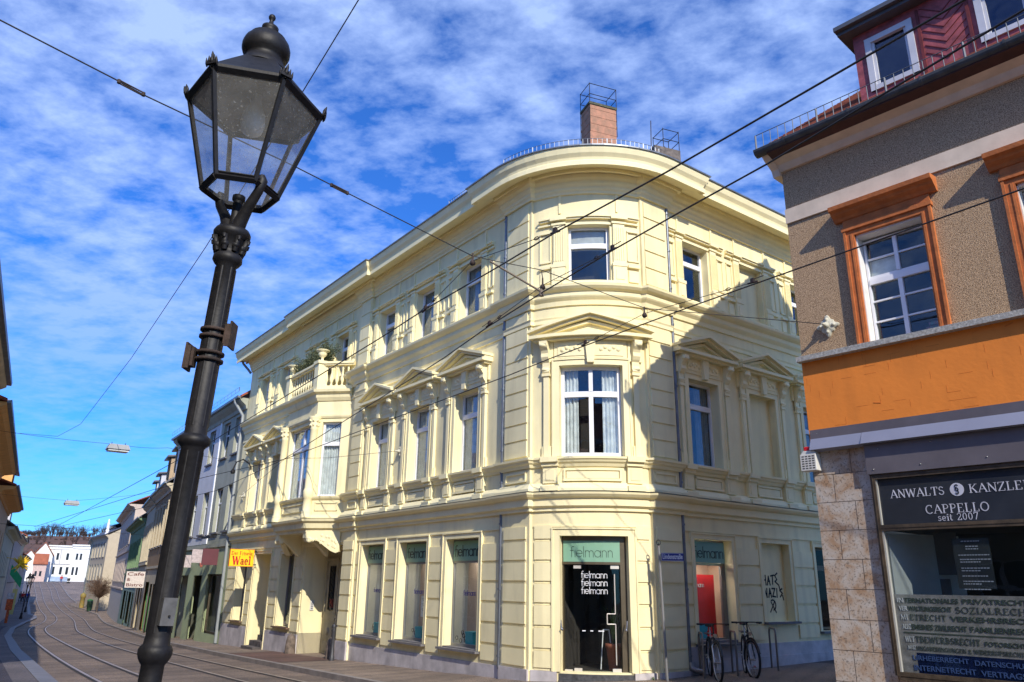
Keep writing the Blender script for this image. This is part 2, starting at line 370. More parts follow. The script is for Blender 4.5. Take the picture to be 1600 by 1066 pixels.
SER = {'A': (.86, [([(.06, 0), (.42, 1)], .06), ([(.42, 1), (.8, 0)], .13), ([(.2, .35), (.62, .35)], .05), ([(-.04, 0), (.2, 0)], .04), ([(.64, 0), (.94, 0)], .04)]),
       'N': (.92, [([(.12, 0), (.12, 1)], .06), ([(.12, 1), (.76, 0)], .14), ([(.76, 0), (.76, 1)], .06), ([(0, 0), (.26, 0)], .04), ([(0, 1), (.18, 1)], .04), ([(.62, 1), (.9, 1)], .04)]),
       'W': (1.2, [([(.06, 1), (.34, 0)], .13), ([(.34, 0), (.58, .95)], .06), ([(.58, .95), (.84, 0)], .13), ([(.84, 0), (1.1, 1)], .06), ([(-.06, 1), (.2, 1)], .04), ([(.96, 1), (1.2, 1)], .04)]),
       'L': (.72, [([(.16, 0), (.16, 1)], .13), ([(.02, 0), (.62, 0), (.62, .25)], .05), ([(.02, 1), (.32, 1)], .04)]),
       'T': (.78, [([(.37, 0), (.37, 1)], .13), ([(.03, .78), (.03, 1), (.71, 1), (.71, .78)], .05), ([(.22, 0), (.52, 0)], .04)]),
       'S': (.66, [(arc(.3, .75, .22, 30, 270, 9, .22) + arc(.3, .27, .25, 90, -160, 9, .26), .1)]),
       'K': (.84, [([(.14, 0), (.14, 1)], .13), ([(.14, .4), (.68, 1)], .06), ([(.32, .58), (.72, 0)], .13), ([(0, 0), (.28, 0)], .04), ([(0, 1), (.28, 1)], .04), ([(.56, 0), (.86, 0)], .04), ([(.54, 1), (.8, 1)], .04)]),
       'Z': (.74, [([(.06, .8), (.06, 1), (.62, 1)], .05), ([(.62, 1), (.06, 0)], .12), ([(.06, 0), (.64, 0), (.64, .22)], .05)]),
       'E': (.74, [([(.15, 0), (.15, 1)], .13), ([(.02, 1), (.6, 1), (.6, .8)], .05), ([(.02, 0), (.64, 0), (.64, .22)], .05), ([(.15, .52), (.48, .52)], .05)]),
       'I': (.38, [([(.17, 0), (.17, 1)], .13), ([(.02, 0), (.32, 0)], .04), ([(.02, 1), (.32, 1)], .04)]),
       'C': (.82, [(arc(.42, .5, .38, 50, 310, 14, .5), .11), ([(.67, .7), (.67, .98)], .04)]),
       'P': (.72, [([(.15, 0), (.15, 1)], .13), ([(.02, 1), (.36, 1)] + arc(.36, .75, .24, 90, -90, 8, .25) + [(.15, .5)], .08), ([(.02, 0), (.3, 0)], .04)]),
       'O': (.94, [(arc(.44, .5, .38, 0, 360, 20, .5), .11)]),
       'R': (.84, [([(.15, 0), (.15, 1)], .13), ([(.02, 1), (.36, 1)] + arc(.36, .76, .22, 90, -90, 8, .24) + [(.15, .52)], .08), ([(.38, .52), (.74, 0), (.86, 0)], .1), ([(.02, 0), (.3, 0)], .04)]),
       'M': (1.08, [([(.12, 0), (.14, 1)], .06), ([(.14, 1), (.5, .05)], .13), ([(.5, .05), (.86, 1)], .06), ([(.88, 1), (.9, 0)], .13), ([(0, 0), (.24, 0)], .04), ([(.76, 0), (1.04, 0)], .04)]),
       'H': (.92, [([(.15, 0), (.15, 1)], .13), ([(.73, 0), (.73, 1)], .13), ([(.15, .52), (.73, .52)], .05), ([(.02, 0), (.3, 0)], .04), ([(.58, 0), (.88, 0)], .04), ([(.02, 1), (.3, 1)], .04), ([(.58, 1), (.88, 1)], .04)]),
       'B': (.76, [([(.15, 0), (.15, 1)], .13), ([(.02, 1), (.34, 1)] + arc(.34, .77, .2, 90, -90, 7, .23) + arc(.36, .27, .26, 90, -90, 7, .27) + [(.02, 0)], .08)]),
       'D': (.88, [([(.15, 0), (.15, 1)], .13), ([(.02, 1), (.36, 1)] + arc(.36, .5, .4, 90, -90, 10, .5) + [(.02, 0)], .08)]),
       'U': (.88, [([(.14, 1), (.14, .3)] + arc(.42, .3, .28, 180, 360, 8, .3) + [(.7, 1)], .1), ([(0, 1), (.28, 1)], .04), ([(.58, 1), (.82, 1)], .04)]),
       'G': (.88, [(arc(.42, .5, .38, 50, 340, 14, .5), .11), ([(.74, 0), (.74, .42), (.5, .42)], .08)]),
       'F': (.68, [([(.15, 0), (.15, 1)], .13), ([(.02, 1), (.6, 1), (.6, .8)], .05), ([(.15, .52), (.46, .52)], .05), ([(.02, 0), (.3, 0)], .04)]),
       'V': (.84, [([(.06, 1), (.42, 0)], .13), ([(.42, 0), (.76, 1)], .06), ([(-.06, 1), (.2, 1)], .04), ([(.62, 1), (.88, 1)], .04)]),
       's': (.5, [(arc(.24, .5, .15, 30, 270, 7, .14) + arc(.24, .18, .17, 90, -160, 7, .17), .08)]),
       'e': (.58, [([(.08, .34), (.48, .34)] + arc(.27, .32, .21, 5, 310, 12, .31), .08)]),
       'i': (.3, [([(.15, 0), (.15, .62), (.03, .62)], .1), ([(.1, .88), (.2, .88)], .1), ([(.02, 0), (.28, 0)], .04)]),
       't': (.42, [([(.16, .85), (.16, .1), (.26, 0), (.36, .05)], .09), ([(0, .62), (.34, .62)], .05)]),
       'a': (.58, [(arc(.24, .18, .17, 0, 360, 10), .08), ([(.08, .55), (.22, .64), (.38, .58), (.42, .4), (.42, .05), (.52, 0)], .09)]),
       'l': (.32, [([(.03, 1), (.16, 1), (.16, 0)], .1), ([(.02, 0), (.3, 0)], .04)]),
       'r': (.44, [([(.13, 0), (.13, .62)], .1), ([(.13, .42), (.26, .6), (.4, .58)], .08), ([(.02, 0), (.26, 0)], .04)]),
       'u': (.64, [([(.02, .62), (.14, .62), (.14, .15), (.26, .02), (.44, .16), (.46, .62)], .09), ([(.46, .3), (.46, 0), (.58, 0)], .09)]),
       '2': (.66, [(arc(.3, .72, .22, 160, -30, 9, .26) + [(.08, .02), (.56, .02), (.58, .2)], .08)]),
       '0': (.66, [(arc(.3, .49, .22, 0, 360, 16, .48), .09)]), '7': (.62, [([(.06, .8), (.08, .96), (.54, .96), (.24, 0)], .09)]),
       '&': (.8, [(arc(.32, .76, .16, -60, 240, 8, .2) + [(.66, 0)], .08), (arc(.32, .26, .26, 60, 330, 8, .28), .08)]), ' ': (.42, []), '§': (.6, [(arc(.3, .8, .17, 20, 270, 8, .16) + arc(.3, .48, .16, 90, -90, 6, .16), .09), (arc(.3, .52, .16, 90, 270, 6, .16) + arc(.3, .2, .17, 90, -160, 8, .16), .09)])}
def serif(text, fr, s, z, o, h, parent, m, sgn=1, xs=.9, width=None, name='lettering', bold=1., mb=None, shear=0):
    tot = sum(SER[c][0] + .07 for c in text)
    k = xs if width is None else width / (tot * h)
    own = mb is None; mb = mb or MB(); x = 0
    for c in text:
        for st, w in SER[c][1]: ribbon(mb, fr, [((x + a) * k, b) for a, b in st], w * bold, s, z, o, sgn, h, shear=shear)
        x += SER[c][0] + .07
    return mb.build(name, m, parent) if own else mb
def sans(text, fr, s, z, o, h, parent, m, sgn=1, width=None, name='lettering', bold=0.):
    cu = bpy.data.curves.new('t', 'FONT'); cu.body = text; cu.size = 1; cu.extrude = .004 / h; cu.offset = bold
    ob = bpy.data.objects.new('t', cu); COL.objects.link(ob)
    dg = bpy.context.evaluated_depsgraph_get(); dg.update()
    me = bpy.data.meshes.new_from_object(ob.evaluated_get(dg)); bpy.data.objects.remove(ob)
    xs = [v.co.x for v in me.vertices]; W = max(xs) - min(xs); x0 = min(xs)
    kx = h * 1.38 if width is None else width / W; ky = h * 1.38
    mb = MB(); mb.add([fr.at(s + sgn * (v.co.x - x0) * kx, o + v.co.z * h, z + v.co.y * ky) for v in me.vertices], [tuple(p.vertices) for p in me.polygons])
    bpy.data.meshes.remove(me)
    return mb.build(name, m, parent)

# ------------------------------------------------------------------ windows
def window(b, fr, s0, s1, z0, z1, o, mull=True, tr=.70, curt='sides', name='window', fw=.055, m=None, gm=None, bars=0, roomd=.6, interior=None, cm=None, sgn=1, mw=.05):
    """wooden frame with panes and curtains behind; frame is a part, panes and curtain its sub-parts"""
    f = MB(); m = m or WHT
    W = s1 - s0; zt = z0 + (z1 - z0) * tr if tr else None
    f.fbox(fr, s0, s0 + fw, z0, z1, o - .06, o); f.fbox(fr, s1 - fw, s1, z0, z1, o - .06, o)
    f.fbox(fr, s0 + fw, s1 - fw, z0, z0 + fw, o - .06, o - .001); f.fbox(fr, s0 + fw, s1 - fw, z1 - fw, z1, o - .06, o - .001)
    if tr:
        f.fbox(fr, s0 + fw, s1 - fw, zt - .05, zt + .03, o - .06, o + .012); f.fbox(fr, s0 + fw, s1 - fw, zt + .034, zt + .075, o - .05, o - .006)
    c = (s0 + s1) / 2
    if mull:
        f.fbox(fr, c - mw, c + mw, z0 + fw, (zt - .05) if tr else z1 - fw, o - .05, o + .006)
        if tr: f.fbox(fr, c - mw * .9, c + mw * .9, zt + .075, z1 - fw, o - .05, o + .004)
    for i in range(bars):
        if tr:
            zb = z0 + fw + (zt - z0 - fw) * (i + 1) / (bars + 1); f.fbox(fr, s0 + fw, s1 - fw, zb - .012, zb + .012, o - .045, o - .008)
    if bars and tr: zb = (zt + .075 + z1 - fw) / 2; f.fbox(fr, s0 + fw, s1 - fw, zb - .012, zb + .012, o - .045, o - .008)
    wo = f.build(name, m, b)
    g = MB(); g.fbox(fr, s0 + fw * .8, s1 - fw * .8, z0 + fw * .8, z1 - fw * .8, o - .036, o - .031); g.build('pane', gm or GLS, wo)
    if interior is not None:
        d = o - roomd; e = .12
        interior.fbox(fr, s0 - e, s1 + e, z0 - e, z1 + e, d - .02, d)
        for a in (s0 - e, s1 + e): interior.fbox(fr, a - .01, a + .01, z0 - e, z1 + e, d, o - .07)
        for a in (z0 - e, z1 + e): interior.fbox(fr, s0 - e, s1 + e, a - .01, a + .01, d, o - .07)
    if curt:
        cbm = MB(); oc = o - .11
        def drape(a, bb, za, zb, amp=.025, wl=.085):
            k = max(4, int(abs(bb - a) / .02)); pr = []
            for i in range(k + 1):
                x = a + (bb - a) * i / k; pr.append((x, oc + amp * math.sin(x / wl * 2 * PI) + .4 * amp * math.sin(x / wl * 3.7)))
            for (x, q), (y, r) in zip(pr, pr[1:]):
                cbm.add([fr.at(x, q, za), fr.at(y, r, za), fr.at(y, r, zb), fr.at(x, q, zb)], [(0, 1, 2, 3)], True)
        if curt == 'sides': drape(s0 + .02, s0 + W * .28, z0, z1); drape(s1 - W * .3, s1 - .02, z0, z1)
        if curt == 'far': drape(s1 - W * .45, s1 - .02, z0, z1)
        if curt == 'near': drape(s0 + .02, s0 + W * .42, z0, z1)
        if curt == 'full': drape(s0 + .02, s1 - .02, z0, z1)
        if curt == 'blind': cbm.fbox(fr, s0 + .04, s1 - .04, z0 + (z1 - z0) * .62, z1, oc - .004, oc)
        if curt == 'low': drape(s0 + .02, s1 - .02, z0, z0 + (z1 - z0) * .97)
        cbm.build('blind' if curt == 'blind' else 'curtain', cm or (BLIND if curt == 'blind' else CURT), wo)
    return wo
# ------------------------------------------------------------------ the yellow corner building
YB = thing('corner_building', 'pale yellow three storey corner building with rounded corner, pediments and oriel', 'building', (B_ + A_) / 2)
INT = MB()
FAR = 18.75
c1 = [1.61, 3.89, 6.13]                       # bay centres on the main street
c2 = [.76, 2.98, 5.2, 7.42]                   # bay centres on the lane
gf1 = [(.92, 2.30, .48, 2.86, .26), (3.20, 4.58, .48, 2.86, .26), (5.46, 6.78, .48, 2.86, .26)]
w1 = [(c - .52, c + .52, 4.42, 6.38) for c in c1]
w2 = [(c - .50 + .04, c + .50 + .04, 8.32, 9.84) for c in c1]
left1 = [(cc - .5, cc + .5, 4.42, 6.38) for cc in (14.4, 16.65)]
left2 = [(cc - .46, cc + .46, 8.32, 9.84) for cc in (9.35, 11.65, 14.45, 16.7)]
portal = (7.95, 10.9, -.6, 2.92, .78)
gfl = [(11.75, 12.95, .42, 2.75, .3), (13.95, 15.6, -.7, 2.80, 1.1), (16.4, 17.5, .42, 2.60, .3)]
W = MB()
W.wall(F1, 0, FAR, -1, 3.5, gf1 + [portal] + gfl)
W.wall(F1, 0, FAR, 3.5, 11.0, w1 + w2 + left1 + left2)
W.wall(F1, -.959, 0, -1, 11.0, [], o=.06)
DOOR = (.59, 1.95, .27, 2.81, .3)
W.wall(FC, 0, LC, -1, 11.0, [DOOR, (.60, 1.94, 4.42, 6.38), (.80, 1.76, 8.30, 9.72)])
W.wall(F2, -1.141, -.28, -1, 11.0, [], o=.06)
h2 = [(.13, 1.38, .76, 2.84, .26), (4.6, 5.8, .9, 2.84, .26), (6.8, 8.0, .9, 2.84, .26)]
blind_g = (2.45, 3.52, 1.14, 2.85, .16); blind_1 = (2.45, 3.5, 4.42, 6.38, .16); blind_2 = (2.52, 3.44, 8.32, 9.84, .16)
W.wall(F2, -.28, 11, -1, 11.0, h2 + [blind_g, blind_1, blind_2] + [(c - .5, c + .55, 4.42, 6.38) for c in (.73, 5.2, 7.4)] + [(c - .46, c + .46, 8.32, 9.84) for c in (.8, 5.2, 7.4)])
for h in (blind_g, blind_1, blind_2): W.fbox(F2, h[0], h[1], h[2], h[3], -.2, -.16)
W.fbox(F1, portal[0], portal[1], portal[2], portal[3], -.86, -.78)
W.fbox(F1, 13.95, 15.6, -.7, 2.8, -1.2, -1.1)
W.wall(F1.sub(FAR, 0, FAR, -10), 0, 10, -1, 11.6, []); W.wall(F2.sub(11, 0, 11, -9), 0, 9, -1, 11.6, [])
# step returns of the pilasters
for q in ((F1, 0), (F2, -.28)): W.quad(q[0].at(q[1], 0, -1), q[0].at(q[1], .06, -1), q[0].at(q[1], .06, 11), q[0].at(q[1], 0, 11))
W.quad(F1.at(-.959, .06, -1), A_ + Vector((0, 0, -1)), A_ + Vector((0, 0, 11)), F1.at(-.959, .06, 11))
W.quad(F2.at(-1.141, .06, -1), B_ + Vector((0, 0, -1)), B_ + Vector((0, 0, 11)), F2.at(-1.141, .06, 11))
# window surrounds of the ground floor (flat bands)
def surround(mb, fr, s0, s1, z0, z1, w=.11, o=.035, o0=-.01, sill=False):
    mb.fbox(fr, s0 - w, s0, z0, z1 + w, o0, o); mb.fbox(fr, s1, s1 + w, z0, z1 + w, o0, o); mb.fbox(fr, s0, s1, z1, z1 + w, o0, o)
    mb.fbox(fr, s0 - w * 1.25, s1 + w * 1.25, z1 + w, z1 + w + .03, o0, o + .025)
    mb.fbox(fr, s0 - w * 1.25, s0 - w, z0, z1 + w, o0, o + .02); mb.fbox(fr, s1 + w, s1 + w * 1.25, z0, z1 + w, o0, o + .02)
for h in gf1: surround(W, F1, *h[:4])
for h in gfl: surround(W, F1, *h[:4], w=.09)
surround(W, FC, *DOOR[:4], w=.13)
for h in h2 + [blind_g]: surround(W, F2, *h[:4], w=.10)
GZ = [.27, .63, 1.05, 1.47, 1.88, 2.29, 2.70, 3.0]
def rustic(mb, fr, s0, s1, zs, o=0., d=.034, gap=.055, mg=.0):
    for a, b in zip(zs, zs[1:]):
        mb.fbox(fr, s0, s1, a + gap, b, o - .01, o + d)
        mb.fbox(fr, s0, s1, a + gap * .1, a + gap, o - .01, o + d * .25)
for a, b in ((.04, .76), (2.46, 3.05), (4.74, 5.32), (6.94, 7.13)): rustic(W, F1, a, b, GZ[:-1])
for a, b in ((10.98, 11.6), (13.08, 13.84), (15.72, 16.28), (17.62, 18.65)): rustic(W, F1, a, b, GZ[:-1])
rustic(W, FC, .07, .43, GZ); rustic(W, FC, 2.11, LC - .06, GZ)
ZF2 = [.72] + GZ[2:]
for a, b in ((-.2, .0), (1.52, 2.32), (3.66, 4.46), (5.95, 6.65)): rustic(W, F2, a, b, ZF2[:-1])
rustic(W, F1, -.86, -.1, GZ, .06); rustic(W, F2, -1.06, -.36, GZ, .06)
for fr, a, b in ((F1, .04, 7.12), (F1, 7.98, 18.6), (FC, .05, LC - .05), (F2, -.2, 10)):
    W.fbox(fr, a, b, 2.985, 3.02, -.01, .03)
# upper rusticated corner pilasters
def zz_(a, b, n): return [a + (b - a) * i / n for i in range(n + 1)]
for fr, a, b in ((F1, -.87, -.08), (F2, -1.06, -.36)):
    rustic(W, fr, a, b, zz_(4.42, 7.72, 9), .06, .034, .045); rustic(W, fr, a, b, zz_(8.3, 10.4, 5), .06, .034, .045)
# pilaster between the two halves of the street front
W.fbox(F1, 7.15, 7.9, -1, 11.0, -.01, .09)
rustic(W, F1, 7.2, 7.84, GZ, .09); rustic(W, F1, 7.2, 7.84, zz_(4.42, 7.72, 8), .09, .03, .045); rustic(W, F1, 7.2, 7.84, zz_(8.3, 10.4, 5), .09, .03, .045)
W.build('wall', YEL, YB)
# plinth
PL = MB()
def plinth(fr, a, b, z1, o): PL.fbox(fr, a, b, -1, z1, -.02, o)
plinth(F1, .01, 7.14, .25, .035); PL.build('plinth', MARB, YB); PL = MB(); PL.fbox(F1, 7.15, 7.9, -1, .27, .08, .14); PL.build('plinth', MARB, YB); PL = MB(); plinth(F1, 10.95, 13.9, .25, .035); PL.build('plinth', MARB, YB); PL = MB(); plinth(F1, 15.65, FAR, .25, .035)
PL.build('plinth', MARB, YB); PL = MB(); plinth(F1, -.95, .0, .27, .10); plinth(FC, .01, .52, .27, .05); PL.build('plinth', MARB, YB); PL = MB(); plinth(FC, 2.0, LC - .01, .27, .05)
PL.build('plinth', MARB, YB); PL = MB(); PL.fbox(F2, -1.13, -.29, -1, .27, .05, .10); PL.fbox(F2, -.27, 10.9, -1, .70, -.01, .03); PL.fbox(F2, -.27, 10.9, -1, .44, .0, .06)
PL.build('plinth', MARB, YB); PL = MB(); PL.fbox(F1, 10.9, 10.94, -.6, .3, -.78, 0.0)
PL.build('plinth', MARB, YB)
ST = MB(); ST.fbox(FC, .56, 1.99, -.3, .12, -.3, .07); ST.fbox(FC, .56, 1.99, .12, .24, -.32, .02); ST.build('doorstep', mat('dark_tiles', (.07, .07, .075), .5, .3, 14.), YB)
ST2 = MB()
for i in range(3): ST2.fbox(F1, 13.95 + .02 * i, 15.15, -.6, -.32 + .17 * i, -.9, .35 - .28 * i)
ST2.build('entrance_steps', mat('worn_steps', (.10, .085, .08), .8, .25, 6.), YB)

# continuous mouldings follow the wall plan
def plan(extra=0., mid=True):
    P = [F1.at(FAR, 0, 0)]
    if mid: P += [F1.at(7.9, 0, 0), F1.at(7.9, .09, 0), F1.at(7.15, .09, 0), F1.at(7.15, 0, 0)]
    P += [F1.at(.0, 0, 0), F1.at(.0, .07, 0), F1.at(-.975, .07, 0)]
    k = 14
    P += [FC.at(.03 + (LC - .06) * i / k, 0, 0) for i in range(k + 1)]
    P += [F2.at(-1.125, .07, 0), F2.at(-.28, .07, 0), F2.at(-.28, 0, 0), F2.at(11, 0, 0)]
    return P
def sweep(prof, name, pts=None, m=None):
    mb = MB(); p = pts or plan(); d = (p[1] - p[0]).normalized(); q = Vector((d.y, -d.x, 0)); sg = 1 if q.dot(F1.n) > 0 else -1
    mb.path(p, prof, sg); return mb.build(name, m or YEL2, YB)
sweep([(-.02, 3.30), (.05, 3.30), (.05, 3.36), (.09, 3.38), (.12, 3.40), (.12, 3.54), (.19, 3.57), (.24, 3.62), (.25, 3.66), (-.02, 3.70)], 'string_course')
sweep([(-.02, 3.67), (.25, 3.664), (.255, 3.672), (-.02, 3.706)], 'zinc_flashing', m=ZINC)
sweep([(-.02, 3.70), (.13, 3.70), (.13, 3.75), (.06, 3.84), (.03, 3.87), (-.02, 3.87)], 'base_moulding')
sweep([(-.02, 4.20), (.03, 4.20), (.06, 4.26), (.10, 4.29), (.12, 4.33), (.15, 4.35), (.155, 4.395), (-.02, 4.41)], 'sill_course')
sweep([(-.02, 7.38), (.03, 7.38), (.03, 7.46), (.05, 7.50), (-.02, 7.50)], 'architrave')
sweep([(-.02, 7.76), (.04, 7.76), (.06, 7.86), (.12, 7.92), (.14, 7.95), (.14, 8.04), (.22, 8.08), (.27, 8.13), (.28, 8.18), (-.02, 8.25)], 'storey_cornice')
sweep([(-.02, 10.50), (.05, 10.50), (.05, 10.56), (.09, 10.60), (.09, 10.66), (.14, 10.71), (.14, 10.78), (.20, 10.84), (.22, 10.90), (.22, 11.0), (-.02, 11.0)], 'frieze_moulding')
# roof cornice: smooth curve round the corner, a little prouder there and over the oriel
CC = F1.at(-2.609, 0, 0) + F1.d * 2.25 + F2.d * 2.25
def arcpts(r, k=18):
    out = []
    for i in range(k + 1):
        a = math.radians(90 * i / k); out.append(CC - F2.d * (r * math.cos(a)) - F1.d * (r * math.sin(a)))
    return out
def roofplan(o):
    P = [F1.at(FAR + .35, o, 0), F1.at(12.35, o, 0), F1.at(12.35, o + .1, 0), F1.at(7.0, o + .1, 0), F1.at(7.0, o, 0), F1.at(-.0, o, 0), F1.at(0., o + .1, 0)]
    P += arcpts(2.25 + o + .1)
    P += [F2.at(-.2, o + .1, 0), F2.at(-.2, o, 0), F2.at(11.3, o, 0)]
    return P
sweep([(-.4, 10.98), (.17, 11.02), (.17, 10.92), (.24, 10.92), (.24, 11.0), (.55, 10.93), (.60, 10.86), (.63, 10.86), (.63, 10.97), (.60, 11.0), (.62, 11.06), (.68, 11.14), (.71, 11.24), (.72, 11.30), (-.4, 11.36)], 'roof_cornice', pts=roofplan(0))
sweep([(-.3, 11.345), (.73, 11.285), (.75, 11.285), (.75, 11.315), (-.3, 11.385)], 'gutter_edge', pts=roofplan(0), m=ZINC)
RF = MB(); rp = roofplan(-.1); inner = [p + (F1.n * -1 + F2.n * -1).normalized() * 0 for p in rp]
ctr = F1.at(6, -6.5, 0)
def inn(p):
    w = p - CC; a = max(0, w.dot(F1.d)); b = max(0, w.dot(F2.d))
    # push towards the court
    if a > .01 and b < .01: return p - F1.n * 4.5 if True else p
    if b > .01 and a < .01: return p - F2.n * 4.5
    return CC + F1.d * .01 + F2.d * .01 + (p - CC) * .05 + F1.d * 1.6 + F2.d * 1.6
ins = [inn(p) for p in rp]
for i in range(len(rp) - 1):
    RF.quad(rp[i] + Vector((0, 0, 11.37)), rp[i + 1] + Vector((0, 0, 11.37)), ins[i + 1] + Vector((0, 0, 13.0)), ins[i] + Vector((0, 0, 13.0)))
RF.add([p + Vector((0, 0, 13.0)) for p in ins] + [F2.at(11.3, -9, 13.0), F1.at(FAR + .3, -10, 13.0)], [tuple(range(len(ins) + 2))])
RF.build('roof', ROOFM, YB)
# snow guards on the roof edge
SG = MB()
def guard(pts, z0, z1, step=.11, m=None, r=.008):
    tot = 0; last = pts[0]; L = [0]
    for a, b in zip(pts, pts[1:]): L.append(L[-1] + (b - a).length)
    def at(t):
        for i in range(len(pts) - 1):
            if t <= L[i + 1] + 1e-6: return pts[i].lerp(pts[i + 1], (t - L[i]) / max(1e-6, L[i + 1] - L[i]))
        return pts[-1]
    for z in (z0, z1): SG.tube([p + Vector((0, 0, z)) for p in pts], r, 4)
    n = int(L[-1] / step)
    for i in range(n + 1):
        p = at(i * step); w = .012 if i % 8 == 0 else .005
        SG.gbox(p + Vector((0, 0, (z0 + z1) / 2)), Vector((1, 0, 0)), Vector((0, 1, 0)), Vector((0, 0, 1)), w, w, (z1 - z0) / 2)
guard(arcpts(2.25 + .66)[1:-1], 11.36, 11.56); guard([F1.at(1.9, .6, 0), F1.at(.3, .6, 0)], 11.34, 11.53)
SG.build('snow_guard', ZINC, YB)

# first and second floor dressings
def scroll(mb, fr, s0, s1, z0, z1, o0):
    H = z1 - z0
    pr = [(0, 0), (.05, .0), (.075, .05), (.06, .12), (.045, .22), (.05, .34), (.09, .40), (.13, .50), (.12, .62), (.15, .70), (.21, .78), (.24, .88), (.24, .97), (0, 1)]
    mb.xprism(fr, [(o0 + a, z0 + b * H) for a, b in pr], s0, s1)
    m = (s0 + s1) / 2; r = (s1 - s0) * .33
    for q, rr in ((.85, 1.), (.12, .7)):
        c = fr.at(m, o0 + (.2 if q > .5 else .05), z0 + q * H); mb.lathe(c - fr.d * (s1 - s0) * .62, fr.d, [(r * rr * .4, 0), (r * rr, .01), (r * rr, (s1 - s0) * 1.24 - .01), (r * rr * .4, (s1 - s0) * 1.24)], 8)
def hood(fr, c, w, z0=4.42, z1=6.38, hw=1.03, zb=6.86, za=7.42, pr=.30, blind=False):
    mb = MB(); k = 6 if fr.curved else 1
    a, b = c - w / 2, c + w / 2
    surround(mb, fr, a, b, z0, z1, .12, .05)
    for sg in (-1, 1):
        e = c + sg * (w / 2 + .27); mb.fbox(fr, e - .055, e + .055, z0, z1 - .22, -.01, .07); mb.fbox(fr, e - .10, e + .10, z0, z0 + .22, -.01, .05)
        mb.fbox(fr, e - .085, e + .085, z1 - .22, z1 - .16, -.01, .10)
        scroll(mb, fr, e - .075, e + .075, z1 - .16, zb, .03)
        mb.fbox(fr, e - .15, e + .15, z1 + .1, zb, -.01, .05)
    mb.fbox(fr, a - .10, b + .10, z1 + .16, zb, -.01, .06)
    mb.fbox(fr, a - .02, b + .02, z1 + .2, zb - .06, .06, .075)
    # relief scrolls in the frieze and keystone
    for sg in (-1, 1):
        for i in range(5):
            x = c + sg * (w * .13 + w * .34 * (i + .5) / 5); mb.lathe(fr.at(x, .07, z1 + .16 + (zb - z1 - .16) * (.45 + .12 * (i % 2))), fr.n if not fr.curved else (fr.at(x, 1, 0) - fr.at(x, 0, 0)), [(.055, 0), (.04, .02), (.015, .03)], 7)
    mb.prism(fr, [(c - .07, z1 + .03), (c + .07, z1 + .03), (c + .11, zb), (c - .11, zb)], .02, .15)
    o = mb.build('window_surround', YEL2, YB)
    t = MB()
    t.fbox(fr, c - hw + .06, c + hw - .06, zb, zb + .05, -.01, pr - .1); t.fbox(fr, c - hw, c + hw, zb + .05, zb + .12, -.01, pr)
    zt = zb + .12; n = 6 if fr.curved else 1
    for sg in (-1, 1):
        t.slab(fr, c + sg * hw, zt, c, za - .10, .07, -.01, pr - .06, n); t.slab(fr, c + sg * (hw + .02), zt + .055, c, za - .035, .06, -.01, pr + .03, n)
        t.slab(fr, c + sg * hw * .80, zt + .0, c, za - .20, .06, -.01, pr - .17, n)
    t.prism(fr, [(c - hw * .9, zt), (c + hw * .9, zt), (c, za - .06)], -.01, .04) if not fr.curved else [t.prism(fr, [(c + hw * .9 * (-1 + 2 * i / 8), zt), (c + hw * .9 * (-1 + 2 * (i + 1) / 8), zt), (c + hw * .9 * (-1 + 2 * (i + 1) / 8), zt + .001 + (za - .06 - zt) * (1 - abs(-1 + 2 * (i + 1) / 8))), (c + hw * .9 * (-1 + 2 * i / 8), zt + .001 + (za - .06 - zt) * (1 - abs(-1 + 2 * i / 8)))], -.01, .04) for i in range(8)]
    t.build('pediment', YEL2, YB)
for i, c in enumerate(c1):
    hood(F1, c, 1.04)
    window(YB, F1, c - .52, c + .52, 4.44, 6.38, -.2, mull=False, curt='far' if i != 2 else 'full', interior=INT)
for c in (14.4, 16.65):
    hood(F1, c, 1.0); window(YB, F1, c - .5, c + .5, 4.44, 6.38, -.2, mull=False, curt='near', interior=INT)
hood(FC, 1.27, 1.34, hw=1.22, zb=6.93, za=7.50, pr=.30)
window(YB, FC, .60, 1.94, 4.44, 6.38, -.14, tr=.68, curt='sides', interior=INT, fw=.07)
hood(F2, .755, 1.05); hood(F2, 2.975, 1.05); hood(F2, 5.225, 1.05); hood(F2, 7.425, 1.05)
for c in (.755, 5.225, 7.425): window(YB, F2, c - .525, c + .525, 4.44, 6.38, -.2, mull=False, curt='far', interior=INT, cm=CURTG)
# aprons under the first floor windows
def apron(fr, c, w):
    AP = MB()
    for sg in (-1, 1):
        e = c + sg * (w / 2 + .20); AP.fbox(fr, e - .15, e + .15, 3.86, 4.22, -.01, .085); AP.fbox(fr, e - .09, e + .09, 3.92, 4.14, .08, .095); AP.fbox(fr, e - .17, e + .17, 4.21, 4.30, -.01, .13); AP.fbox(fr, e - .17, e + .17, 4.29, 4.4, -.01, .19)
        AP.fbox(fr, e - .17, e + .17, 3.70, 3.80, -.01, .17)
    a, b = c - w / 2 + .06, c + w / 2 - .06
    AP.fbox(fr, a, b, 3.90, 3.95, -.01, .06); AP.fbox(fr, a, b, 4.12, 4.16, -.01, .04); AP.fbox(fr, a, a + .04, 3.9, 4.16, -.01, .04); AP.fbox(fr, b - .04, b, 3.9, 4.16, -.01, .04)
    AP.fbox(fr, a + .06, b - .06, 3.96, 4.10, -.01, .028)
    AP.build('apron_panel', YEL2, YB)
for c in c1 + [14.4, 16.65]: apron(F1, c, 1.04)
for c in (.755, 2.975, 5.225, 7.425): apron(F2, c, 1.05)
apron(FC, 1.27, 1.3)
